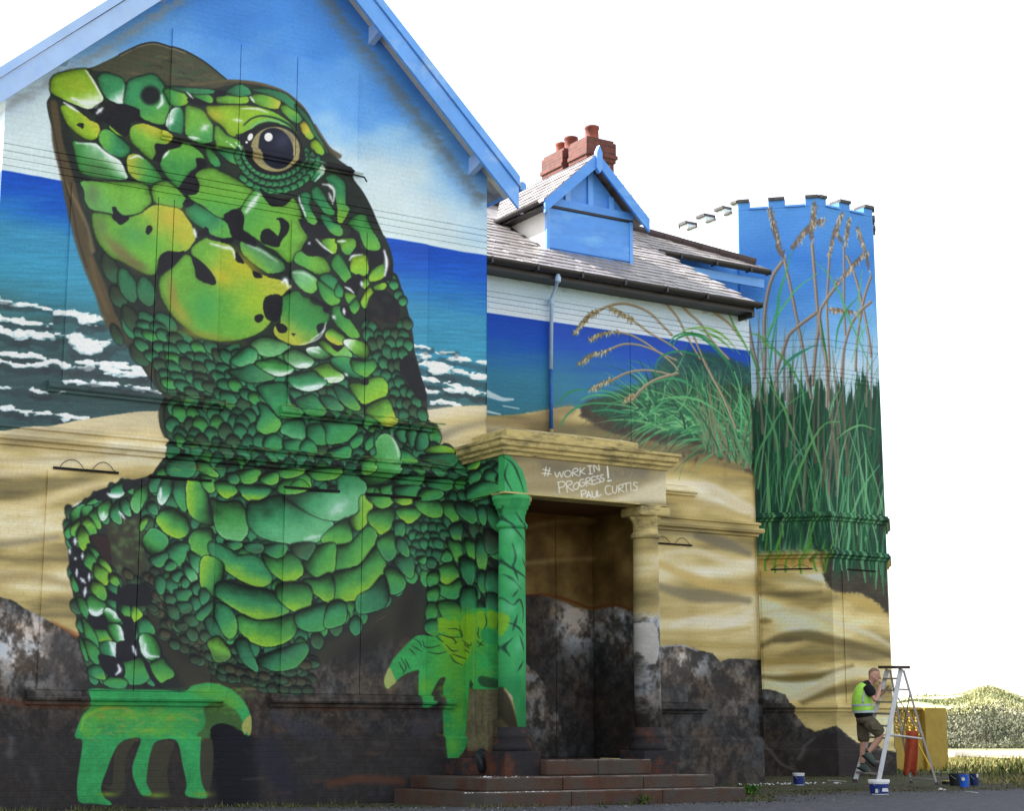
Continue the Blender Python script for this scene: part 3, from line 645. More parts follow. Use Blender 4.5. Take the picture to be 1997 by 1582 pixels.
def sand_colour(c, X, Y, seed, slope=.1, lev=0., sx=150, sy=16):
    """wind blown sand bands: long soft streaks"""
    h, w = X.shape
    warp = fbm(h, w, 60, 120, seed + 5, 3) * 60
    yy = (Y + slope * X * -1 + warp)
    n = fbm(h, w, sy * 1.5, sx, seed, 4)
    band = .5 + .5 * np.sin(yy / 21. + 5 * fbm(h, w, 90, 140, seed + 2, 2))
    t = np.clip((.6 * n + .4 * band - .5) * 1.25 + .5 + lev, 0, 1)
    return ramp(t, [(0, (96, 88, 66)), (.2, (134, 120, 80)), (.42, (184, 164, 106)), (.62, (210, 190, 134)), (.82, (228, 216, 178)), (1, (238, 232, 212))])
def rock_colour(X, Y, seed, light):
    h, w = X.shape
    n = fbm(h, w, 40, 30, seed, 3); m = fbm(h, w, 15, 10, seed + 3, 3)
    f = fbm(h, w, 5, 4, seed + 11, 3); st = sstep(.36, .64, .5 * n + .35 * m + .15 * f)
    t = np.clip(light * (.35 + 1.0 * st) + .22 * (m - .5) + .16 * (f - .5) + .02, 0, 1)
    br = fbm(h, w, 40, 50, seed + 8, 3)
    col = ramp(t, [(0, (40, 36, 35)), (.25, (76, 70, 65)), (.5, (118, 113, 108)), (.75, (156, 151, 149)), (1, (198, 195, 194))])
    return col * (1 + (br[..., None] - .5) * np.array([.30, .02, -.26], np.float32))

def poly_mask(c, P, soft=1.5, rough=0.):
    P = np.asarray(P, float); m = np.zeros((c.h, c.w), np.float32)
    r = c.sdf(P, soft + rough + 2)
    if r is None: return m
    d, (x0, y0, x1, y1) = r
    if rough: d = d + rough * 2 * (c.n2[y0:y1, x0:x1] + c.n1[y0:y1, x0:x1])
    m[y0:y1, x0:x1] = sstep(-soft, soft, d); return m
def mix(c, mask, col): c.a += (col - c.a) * mask[..., None]

BODY = [(98,161),(104,151),(127,141),(165,134),(193,126),(232,106),(256,94),(278,85),(303,82),(331,90),(359,99),(392,117),(416,135),(440,155),
 (467,157),(491,159),(525,168),(558,181),(582,200),(596,216),(608,238),(616,256),(639,285),(659,311),(675,323),(685,335),(691,351),(707,372),
 (723,401),(735,429),(749,461),(761,490),(766,514),(765,530),(773,536),(782,563),(790,591),(800,633),(805,660),(806,681),(814,709),(824,758),
 (832,782),(834,816),(844,843),(850,868),(871,869),(890,880),(905,895),(925,890),(985,881),(1003,898),(1018,917),(1036,940),(1036,1500),(1000,1500),
 (860,1300),(826,1260),(780,1235),(753,1200),(700,1240),(640,1280),(602,1310),(520,1345),(480,1340),(440,1345),(359,1350),(180,1350),
 (171,1332),(165,1288),(152,1233),(144,1180),(139,1143),(134,1103),(130,1052),(127,1012),(136,993),(161,977),(197,955),(242,941),(291,928),
 (303,915),(325,883),(325,861),(312,833),(310,802),(315,776),(303,756),(285,731),(261,695),(231,657),(213,629),(197,603),(187,568),(167,522),
 (148,461),(138,411),(129,380),(121,343),(108,293),(102,252),(96,230),(91,200),(98,185)]

def wall_background(c):
    X, Y = c.X, c.Y
    V = Y - .187 * X
    big = fbm(c.h, c.w, 170, 240, 21, 5); st = fbm(c.h, c.w, 70, 260, 22, 4)
    sky = ramp(V + (big - .5) * 420 + (st - .5) * 110 - 60 * sstep(600, 950, X), [(-300, (58, 118, 214)), (-60, (78, 144, 228)), (40, (104, 166, 236)), (110, (150, 196, 242)), (190, (196, 220, 246)), (330, (216, 232, 247))])
    lightv = sstep(120, 320, V)[..., None]
    sky += (np.array([.85, .91, .965], np.float32) - sky) * lightv * .45
    c.a[:] = sky
    sea = ramp(V + (fbm(c.h, c.w, 14, 120, 31, 4) - .5) * 46, [(325, (18, 76, 188)), (372, (24, 92, 198)), (412, (44, 122, 194)), (440, (62, 142, 186)), (520, (64, 150, 186)), (560, (62, 134, 158)), (600, (66, 110, 116)), (700, (64, 88, 90))])
    tx = fbm(c.h, c.w, 3, 60, 33, 3)
    sea *= (1 + .22 * (tx - .5))[..., None]
    hor = 331 - .011 * X + 3 * (fbm(c.h, c.w, 500, 40, 35, 2) - .5)
    mix(c, sstep(-1.2, 1.2, V - hor), sea)
    # dark troughs between the breakers
    for l in lines(WAVES) + [None] + lines(RWAVES):
        if l is None: T = 'r'; continue
    for src, org, sc in ((WAVES, (0, 500), 4.395), (RWAVES, (500, 600), TS)):
        for l in lines(src):
            pts, w = l.split('|'); w0, w1 = [float(q) for q in w.split()]
            P = np.array([[float(q) for q in p.split(',')] for p in pts.split()]) / sc + np.array(org, float)
            D = P + np.array([3, (w0 + w1) / sc * .45 + 6.])
            c.stroke(D, w0 / sc + 9, w1 / sc + 9, (54, 60, 66), .5, 4, rag=8)
            c.stroke(P + np.array([0, 1.5]), w0 / sc + 1, w1 / sc + 1, (190, 216, 222), .95, 1.6, wm=max(w0, w1) / sc * 1.0, rag=7)
            c.stroke(P, w0 / sc * .8, w1 / sc * .8, (238, 244, 246), 1, .9, wm=max(w0, w1) / sc * .85, rag=6)

def paint_gable():
    c = Canvas(-260, -300, 1000, 1640)
    wall_background(c)
    X, Y = c.X, c.Y
    # sand
    left = [(-300, 848), (0, 843), (45, 835), (105, 830), (150, 820), (230, 808), (270, 803), (330, 801), (430, 798), (834, 800), (864, 795), (900, 792), (1010, 789), (1010, 1700), (-300, 1700)]
    m = poly_mask(c, left, 1.2, .8)
    sc = sand_colour(c, X, Y, 41, .1)
    top = sstep(80, 0, Y - (826 - .03 * X))
    sc += (rgb(230, 216, 184) - sc) * (top * .75)[..., None]
    mix(c, m, sc)
    for P, w, col, a in (([(-60, 925), (60, 918), (150, 908), (260, 905)], 22, (232, 214, 170), .8), ([(-60, 1000), (60, 985), (150, 955), (230, 940)], 26, (228, 208, 156), .8),
                         ([(-60, 1030), (50, 1020), (130, 1000)], 20, (226, 214, 176), .7), ([(-60, 960), (70, 945), (110, 935)], 16, (132, 120, 84), .6),
                         ([(-60, 1066), (20, 1060), (110, 1048)], 16, (138, 130, 112), .75), ([(-60, 1130), (60, 1125), (130, 1140)], 26, (150, 128, 80), .6),
                         ([(-60, 895), (60, 897), (150, 893), (240, 885)], 12, (160, 136, 84), .5), ([(830, 806), (880, 800), (950, 798)], 14, (226, 214, 188), .8),
                         ([(840, 830), (890, 822), (950, 818)], 16, (206, 184, 128), .7), ([(840, 862), (890, 838), (950, 822)], 22, (150, 138, 112), .8)):
        c.stroke(P, w, w * .5, col, a, 9)
    # rocks low on the left and the dark base
    rl = [(-300, 1160), (0, 1165), (23, 1171), (50, 1188), (68, 1197), (100, 1215), (126, 1229), (152, 1243), (170, 1300), (178, 1350), (540, 1345), (690, 1240), (760, 1196), (826, 1140), (1010, 1140), (1010, 1700), (-300, 1700)]
    m = poly_mask(c, rl, 1.5, 1.)
    light = .12 + .75 * np.exp(-(((X - 45) / 85) ** 2 + ((Y - 1255) / 75) ** 2)) + .10 * np.exp(-(((X - 600) / 120) ** 2 + ((Y - 1340) / 60) ** 2))
    light *= sstep(1480, 1330, Y) * .8 + .25
    mix(c, m, rock_colour(X, Y, 51, light))
    c.stroke([(100, 1213), (126, 1228), (152, 1242)], 3, 12, (150, 84, 46), .7, 4)
    low = sstep(1425, 1445, Y) * m * .45
    mix(c, low, np.broadcast_to(rgb(46, 42, 42), c.a.shape))
    for q in (([(-20, 1362), (60, 1375), (170, 1378)], 10), ([(590, 1380), (650, 1384), (720, 1380)], 6), ([(640, 1530), (700, 1520), (780, 1525)], 16), ([(900, 1500), (910, 1460)], 40)):
        c.stroke(q[0], q[1], q[1], (120, 62, 36), .45, 7)
    for q in (([(540, 1340), (580, 1325), (620, 1300)], 16, (92, 98, 118), .6), ([(760, 1340), (780, 1290), (795, 1220)], 26, (116, 98, 66), .55), ([(690, 1300), (700, 1260)], 24, (34, 34, 40), .6),
              ([(540, 1400), (580, 1420), (640, 1430)], 30, (58, 60, 76), .5), ([(440, 1440), (450, 1560)], 84, (14, 14, 22), .95), ([(465, 1450), (480, 1560)], 60, (18, 18, 28), .8), ([(520, 1470), (560, 1540)], 60, (36, 36, 52), .6), ([(820, 1420), (860, 1410)], 40, (60, 62, 74), .5),
              ([(95, 1250), (110, 1330)], 30, (70, 66, 66), .6), ([(120, 1250), (150, 1330)], 40, (52, 48, 48), .7), ([(20, 1440), (16, 1475)], 12, (120, 116, 116), .4), ([(70, 1530), (60, 1500)], 8, (110, 110, 112), .35)):
        c.stroke(q[0], q[1], q[1] * .7, q[2], q[3], 10, grain=.5)
    for k in range(46):
        x, y = RNG.uniform(-20, 900), RNG.uniform(1370, 1560)
        c.stroke([(x, y), (x + RNG.uniform(6, 40), y + RNG.uniform(-5, 5))], RNG.uniform(3, 12), RNG.uniform(2, 8), [(38, 36, 44), (84, 78, 74), (92, 66, 50), (62, 64, 76)][k % 4], .35, 3, grain=.4)
    for off, w, al in ((10, 16, .55), (20, 22, .25)):  # grey bands under the rakes: grime and eaves shade put into the paint
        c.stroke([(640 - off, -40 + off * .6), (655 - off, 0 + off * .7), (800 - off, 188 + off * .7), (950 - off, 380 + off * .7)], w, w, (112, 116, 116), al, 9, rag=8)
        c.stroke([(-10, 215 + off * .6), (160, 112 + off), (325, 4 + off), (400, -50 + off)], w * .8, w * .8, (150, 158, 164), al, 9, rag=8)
    paint_lizard(c)
    return c

def paint_lizard(c):
    X, Y = c.X, c.Y
    nz = c.n1
    m = poly_mask(c, catmull(np.array(BODY), True, 3), 1.2)
    base = ramp(fbm(c.h, c.w, 30, 30, 61, 3), [(0, (28, 32, 34)), (.5, (38, 46, 42)), (1, (58, 58, 46))])
    mix(c, m, base)
    # brownish crown, throat and left flank
    def P(t, s): return tp(t, s)
    c.poly(P('P', [(180, 132), (232, 107), (256, 95), (278, 86), (303, 84), (331, 92), (359, 101), (392, 119), (416, 137), (440, 157), (430, 168), (400, 170), (360, 168), (330, 166), (290, 150), (260, 156), (235, 160), (215, 140), (190, 138)]), (72, 74, 58), 1, 2)
    for k in range(60):
        x = RNG.uniform(200, 420); y = RNG.uniform(92, 160)
        if y < 100 + abs(x - 305) * .42: continue
        L = RNG.uniform(12, 34)
        c.stroke([(x, y), (x + L / 2, y - 2), (x + L, y + 3)], 2, 5, [(94, 84, 62), (50, 88, 62), (40, 46, 42), (66, 96, 68), (104, 92, 72)][k % 5], .5, 2, grain=.3)
    c.stroke([(236, 108), (258, 96), (280, 88), (303, 85), (331, 93), (360, 104)], 3, 3, (134, 120, 104), .7, 1.5, grain=.2)
    c.stroke([(232, 106), (256, 94), (278, 85), (303, 82), (331, 90), (359, 99), (392, 117), (416, 135), (440, 155)], 2.4, 2.4, (26, 26, 28), .9, 1)
    c.stroke([(370, 165), (400, 163), (440, 158), (490, 161), (525, 169), (558, 183), (590, 212), (606, 240)], 5, 6, (98, 84, 62), .9, 2)
    c.stroke([(330, 152), (370, 170), (410, 172), (440, 165), (465, 161)], 5, 3, (84, 74, 56), .8, 2)
    c.stroke([(660, 305), (640, 290), (622, 262), (612, 244)], 10, 5, (84, 74, 56), .9, 2)
    # left jaw edge
    c.stroke([(103, 203), (108, 235), (113, 280), (128, 335), (142, 400), (156, 462), (175, 520), (196, 570), (212, 618), (235, 655)], 17, 26, (86, 74, 54), .95, 3, wm=26)
    c.stroke([(122, 345), (150, 400), (168, 440), (180, 490)], 3, 9, (138, 118, 88), .7, 4)
    c.stroke([(176, 505), (190, 560), (210, 610)], 8, 8, (110, 90, 62), .6, 4)
    c.stroke([(97, 196), (100, 225), (110, 280), (124, 345), (140, 405), (150, 461), (168, 522)], 3, 3, (52, 46, 42), .8, 1.5)
    c.poly(P('P', [(230, 655), (262, 693), (288, 730), (305, 755), (318, 778), (340, 790), (350, 760), (320, 720), (296, 690), (262, 650), (245, 630)]), (66, 66, 52), .9, 4)
    c.poly(P('P', [(311, 800), (314, 833), (326, 862), (350, 872), (372, 860), (352, 828), (345, 796)]), (64, 68, 56), .9, 4)
    # belly underside: dark olive turning to shadow brown
    c.poly(P('P', [(270, 1150), (300, 1180), (330, 1230), (380, 1270), (440, 1290), (520, 1310), (600, 1285), (660, 1240), (760, 1180), (800, 1140), (826, 1230), (770, 1250), (700, 1262), (640, 1292), (560, 1340), (460, 1350), (370, 1345), (330, 1290), (300, 1230)]), (58, 54, 42), .85, 10)
    for k in range(70):
        t = RNG.rand(); x = 300 + 180 * t + RNG.uniform(-30, 20); y = 1190 + 150 * t + RNG.uniform(-10, 30)
        c.stroke([(x, y), (x + 12, y + RNG.uniform(-4, 8)), (x + 30, y + RNG.uniform(-6, 12))], 2, 8, [(70, 66, 46), (58, 78, 48), (44, 42, 38), (82, 92, 50)][k % 4], .4, 3, grain=.4)
    for x, y, rx, ry, a in ((300, 1330, 40, 60, -35), (700, 1262, 70, 26, -30), (795, 1190, 26, 70, 10), (340, 1250, 26, 60, -40)):
        c.blob(x, y, rx, ry, (28, 26, 28), .7, a)
    # dark hollow behind the shoulder, with dim pebbled skin
    c.poly(P('G', "560,780 700,760 860,800 880,980 900,1200 870,1370 700,1390 620,1280 560,1100 540,900"), (58, 58, 44), .95, 4)
    for k in range(70):
        x, y = RNG.uniform(560, 900), RNG.uniform(780, 1370)
        p = tp('G', [(x, y)])[0]
        c.blob(p[0], p[1], RNG.uniform(3, 8), RNG.uniform(3, 9), [(86, 112, 66), (70, 98, 62), (44, 44, 38), (98, 124, 78), (66, 56, 50)][k % 5], .6, RNG.uniform(0, 90))
    c.poly(P('G', "900,1150 960,1180 1000,1400 1080,1582 960,1582 930,1400"), (60, 72, 54), .8, 4)
    dim = Canvas.scale
    for k in range(230):
        t = RNG.rand(); x = 262 + 330 * t + RNG.uniform(-26, 34); y = 1150 + 175 * math.sin(t * 1.75) + RNG.uniform(-44, 24)
        a_, b_ = [('D', 'e'), ('n', 'd'), ('D', 'd'), ('d', 'e')][k % 4]
        c.scale(leafpts(x, y, RNG.uniform(18, 26), RNG.uniform(12, 17), 55 - 40 * t + RNG.uniform(-10, 10)), PC[a_] * .95, PC[b_], 90, .35, rim=.6, rimw=3, n=2, over=.3)
    # scales
    for l in lines(LEAVES):
        h, d = l.split('|'); tl, a, b = h.split()
        for q in d.split():
            cx, cy, ln, wd, an = [float(z) for z in q.split(',')]
            c.scale(tp(tl, leafpts(cx, cy, ln, wd, an)), PC[a], PC[b], 90, .5, rim=.45, rimw=4, grow=2.2)
    # small flank scales of the neck, eye socket rows and elbow
    rows = [((705, 398), (742, 470), 5, 46), ]
    def scatter(poly_, org, dx, dy, ln, wd, ang, cols, jit=.25, shear=0., rim=.6):
        q = tp(org, poly_); x0, y0 = q.min(0); x1, y1 = q.max(0)
        mk = c.sdf(q, 3)
        if mk is None: return
        d, (bx0, by0, bx1, by1) = mk
        j = 0; y = y0
        while y < y1:
            x = x0 + (dx / 2 if j % 2 else 0) + shear * (y - y0) % dx
            while x < x1:
                xx, yy = x + RNG.uniform(-jit, jit) * dx, y + RNG.uniform(-jit, jit) * dy
                ix, iy = int(xx - c.x0 - bx0), int(yy - c.y0 - by0)
                if 0 <= ix < d.shape[1] and 0 <= iy < d.shape[0] and d[iy, ix] > 1:
                    a, b = cols[RNG.randint(len(cols))]
                    c.scale(leafpts(xx, yy, ln * RNG.uniform(.85, 1.15), wd * RNG.uniform(.85, 1.1), ang + RNG.uniform(-12, 12)), PC[a], PC[b], 90, .5, rim=rim, rimw=2.4, n=2, over=.35)
                x += dx
            y += dy; j += 1
    torso = [('e', 't'), ('e', 'g'), ('g', 't'), ('e', 't'), ('d', 'e')]
    scatter([(330, 790), (400, 770), (560, 800), (700, 800), (840, 820), (860, 870), (905, 900), (910, 1000), (860, 1010), (800, 1000), (700, 940), (560, 900), (400, 905), (330, 900)], 'P', 27, 19, 33, 23, 75, torso, jit=.3)
    scatter([(290, 930), (360, 905), (560, 905), (700, 935), (820, 960), (900, 980), (900, 1010), (830, 1110), (780, 1150), (700, 1220), (600, 1270), (520, 1290), (460, 1260), (400, 1220), (350, 1170), (300, 1100), (280, 1000)], 'P', 27, 20, 33, 24, 85, torso, jit=.3)
    scatter([(835, 960), (900, 950), (985, 960), (985, 1200), (930, 1230), (830, 1250), (828, 1130)], 'P', 22, 30, 40, 19, 82, torso, jit=.3)
    scatter([(136, 1000), (200, 962), (300, 930), (300, 960), (230, 1010), (180, 1020), (240, 1150), (320, 1310), (330, 1340), (180, 1344), (150, 1210), (132, 1080)], 'P', 19, 26, 32, 17, 72, torso, jit=.3)
    scatter([(880, 885), (985, 878), (1010, 900), (1010, 990), (905, 1000)], 'P', 22, 18, 30, 20, 40, torso, jit=.3)
    scatter([(240, 650), (300, 620), (360, 660), (430, 680), (560, 690), (680, 690), (730, 700), (790, 790), (600, 790), (400, 775), (330, 770), (270, 690)], 'P', 26, 19, 33, 19, 35, torso, jit=.3)
    scatter("1390,940 1450,970 1490,1100 1530,1240 1540,1280 1490,1280 1440,1160 1380,1120 1360,1020", 'D', 14, 14, 19, 14, 80, [('e', 't'), ('t', 'g')])
    scatter("1000,190 1100,80 1190,170 1300,260 1450,100 1500,300 1510,440 1400,490 1370,600 1440,720 1550,880 1640,920 1650,1080 1500,1080 1330,1050 1260,860 1240,740 1150,560 1100,440", 'F', 17, 19, 25, 17, 70, [('e', 't'), ('e', 'd'), ('e', 't'), ('d', 'e')])
    scatter("1300,1090 1650,1100 1690,1200 1320,1190", 'F', 18, 17, 22, 16, 70, [('e', 't'), ('e', 'd')])
    scatter("0,200 60,280 130,330 240,350 400,330 560,300 560,340 300,420 100,400", 'C', 999, 999, 1, 1, 0, [('e', 'd')])
    scatter("250,850 330,780 420,760 560,760 640,840 640,960 610,1110 560,1200 430,1200 380,1130 300,1090", 'I', 15, 17, 24, 16, 60, [('e', 't'), ('e', 'd'), ('t', 'e')], rim=.5)
    scatter("1980,1600 2000,1600 2000,1620", 'G', 99, 99, 1, 1, 0, [('e', 'd')])
    scatter("980,0 1050,220 1110,420 1230,560 1500,620 1480,480 1330,400 1180,240 1080,60", 'J', 20, 20, 27, 17, 65, [('d', 'D'), ('d', 'e'), ('D', 'n')], rim=.5)
    scatter("1200,180 1420,160 1500,260 1400,360 1250,340", 'J', 21, 20, 25, 18, 60, [('e', 'd'), ('e', 't')], rim=.5)
    scatter("420,120 620,90 820,160 830,260 640,250 480,220", 'I', 30, 14, 30, 14, 10, [('e', 't')])
    for l in lines(SCALES):
        h, d = l.split('|'); tl, a, b, an = h.split()
        small = tl in 'GHIJKL'
        c.scale(tp(tl, d), PC[a], PC[b], float(an), .82 if b in 'yow' else .7, rim=.46 if small else .38, rimw=4.0, lo=.5 if b == 'w' else .38, hi=.98, grow=2.9 if small else (2.2 if tl in 'EF' else 2.0), over=.5 if tl in 'GHIK' else (.25 if tl in 'EFJL' else 0))
    # big plates: extra warm and brown passages
    for cx, cy, rx, ry, col, a, an in ((430, 540, 34, 24, (206, 186, 52), .8, 30), (470, 520, 44, 26, (198, 190, 48), .75, 30), (500, 590, 30, 40, (150, 190, 44), .6, 0), (400, 600, 36, 44, (66, 160, 84), .8, 0),
                                      (450, 630, 60, 22, (96, 170, 66), .6, 0), (350, 610, 14, 44, (176, 158, 60), .7, -35), (335, 570, 10, 40, (160, 130, 66), .7, -10), (400, 655, 60, 9, (150, 148, 56), .7, 10),
                                      (330, 425, 30, 24, (200, 178, 66), .85, 0), (352, 460, 22, 18, (190, 180, 60), .7, 0), (262, 460, 36, 26, (72, 146, 88), .7, 20), (300, 480, 30, 20, (96, 170, 66), .6, 0),
                                      (232, 490, 52, 13, (122, 104, 74), .85, 42), (265, 515, 30, 10, (112, 96, 66), .7, 30), (196, 440, 14, 26, (100, 116, 78), .7, -20), (590, 620, 26, 24, (62, 146, 78), .5, 0),
                                      (150, 165, 34, 16, (170, 180, 50), .5, 10), (160, 250, 20, 14, (150, 176, 50), .5, 20), (190, 330, 30, 18, (84, 110, 74), .6, 20), (180, 300, 26, 12, (176, 205, 180), .4, 30),
                                      (180, 378, 16, 26, (96, 116, 80), .7, 0), (420, 225, 20, 12, (190, 180, 60), .7, 20), (520, 250, 40, 14, (96, 170, 90), .5, 0), (560, 1040, 60, 24, (120, 200, 150), .35, 0),
                                      (660, 985, 50, 30, (150, 210, 180), .4, -20)):
        c.blob(cx, cy, rx, ry, col, a, an)
    # brow fold, eyelid rows
    c.stroke(tp('B', "370,910 440,850 530,822 640,835 740,870 830,930 870,1010"), 3, 5, (30, 50, 42), .9, 1.4)
    c.stroke(tp('B', "420,940 520,880 620,862 720,890 800,940 850,1000"), 4, 4, (120, 190, 150), .6, 2.5, grain=.3)
    c.stroke(tp('B', "300,1010 420,985 500,920 600,890 700,905"), 4, 6, (24, 40, 38), .9, 1.4)
    for k in range(3):
        for j in range(17):
            a = math.radians(8 + j * 10 + k * 4); rx, ry = 300 + k * 62, 262 + k * 70
            x = 670 + rx * math.cos(a); y = 1140 + ry * math.sin(a)
            if y > 1575 or (x < 330 and k > 1): continue
            t = math.degrees(math.atan2(ry * math.cos(a), -rx * math.sin(a)))
            c.scale(tp('B', leafpts(x, y, 92, 44, t)), PC['e'] if k % 2 else PC['t'], PC['m'], 90, .4, rim=.6, rimw=2.5, n=3)
    for k in range(5):
        c.stroke(tp('B', [(860 + k * 60, 1250 + k * 14), (960 + k * 40, 1230 + k * 10), (1080 + k * 14, 1260 + k * 6)]), 2, 3, (98, 168, 120), .5, 1.5, grain=.4)
    for l in lines(BLACKS):
        tl, d = l.split(' ', 1)
        brown = tl in 'GJ' and len(d) > 60
        c.poly(tp(tl, d), (27, 26, 34), .97, .9, rough=.9, var=.2)
    for k in range(26):
        x, y = RNG.uniform(1190, 1450), RNG.uniform(1190, 1420); p = tp('D', [(x, y)])[0]
        c.blob(p[0], p[1], 7, 6, [(58, 44, 36), (30, 26, 34), (46, 56, 44)][k % 3], .5)
    c.poly(tp('G', "380,930 540,940 560,1180 470,1090"), (56, 36, 34), .8, 3)
    # eye
    def ell(cx, cy, rx, ry, n=20, an=0):
        ca, sa = math.cos(an), math.sin(an)
        return [(cx + rx * math.cos(t) * ca - ry * math.sin(t) * sa, cy + rx * math.cos(t) * sa + ry * math.sin(t) * ca) for t in np.linspace(0, 2 * math.pi, n, endpoint=False)]
    c.poly(tp('B', ell(672, 1138, 262, 238)), (28, 30, 30), 1, 1.2)
    c.poly(tp('B', ell(672, 1142, 236, 214, an=.15)), (156, 146, 104), 1, 1.2, var=.14)
    for k in range(40):
        t = RNG.uniform(0, 6.28); r0 = RNG.uniform(.82, .95)
        c.stroke(tp('B', [(672 + 236 * r0 * math.cos(t), 1142 + 214 * r0 * math.sin(t)), (672 + 226 * math.cos(t + .05), 1142 + 204 * math.sin(t + .05))]), 1, 1, [(110, 100, 66), (186, 176, 138)][k % 2], .6, 1)
    c.poly(tp('B', "512,1080 530,1000 590,950 680,940 760,980 820,1060 845,1150 830,1240 780,1310 690,1330 600,1290 540,1210 512,1140"), (22, 26, 46), 1, 1.2)
    c.blob(*(tp('B', [(740, 1060)])[0]), 20, 16, (58, 62, 92), .7, -30)
    c.blob(*(tp('B', [(640, 1240)])[0]), 14, 10, (36, 42, 74), .5, -30)
    c.poly(tp('B', ell(606, 1026, 40, 42)), (244, 246, 248), 1, 1)
    c.poly(tp('B', ell(430, 1026, 24, 38, an=.4)), (244, 246, 248), 1, 1)
    c.poly(tp('B', ell(395, 1076, 12, 12)), (244, 246, 248), 1, 1)
    c.poly(tp('A', ell(1155, 620, 96, 92)), (28, 28, 34), .95, 5)
    for l in lines(WHITES):
        h, wv = l.split('|'); tl, d = h.split(' ', 1); w, a = [float(z) for z in wv.split()]
        w /= TS
        c.stroke(tp(tl, d), w * .5, w * .4, (232, 240, 246), a * .7, max(w * .6, 1), wm=w * 1.1)
        c.stroke(tp(tl, d), w * .35, w * .3, (240, 244, 250), a, max(w * .25, .8), wm=w * .7, grain=.9)
    # streaky drips over the string courses and sills (thicker paint)
    for (x0, y0, x1, y1) in ((335, 775, 440, 797), (545, 792, 845, 845), (360, 868, 900, 922), (300, 905, 420, 925)):
        for k in range(int((x1 - x0) / 5)):
            x = RNG.uniform(x0, x1); y = y0 + (x - x0) * (y1 - y0) / (x1 - x0) * .75 + RNG.uniform(-8, 8)
            c.stroke([(x, y), (x + RNG.uniform(6, 26), y + 2)], 1, 2, [(112, 150, 46), (30, 74, 44), (36, 120, 66), (98, 72, 34)][k % 4], .6, 1)
    paint_hands(c)

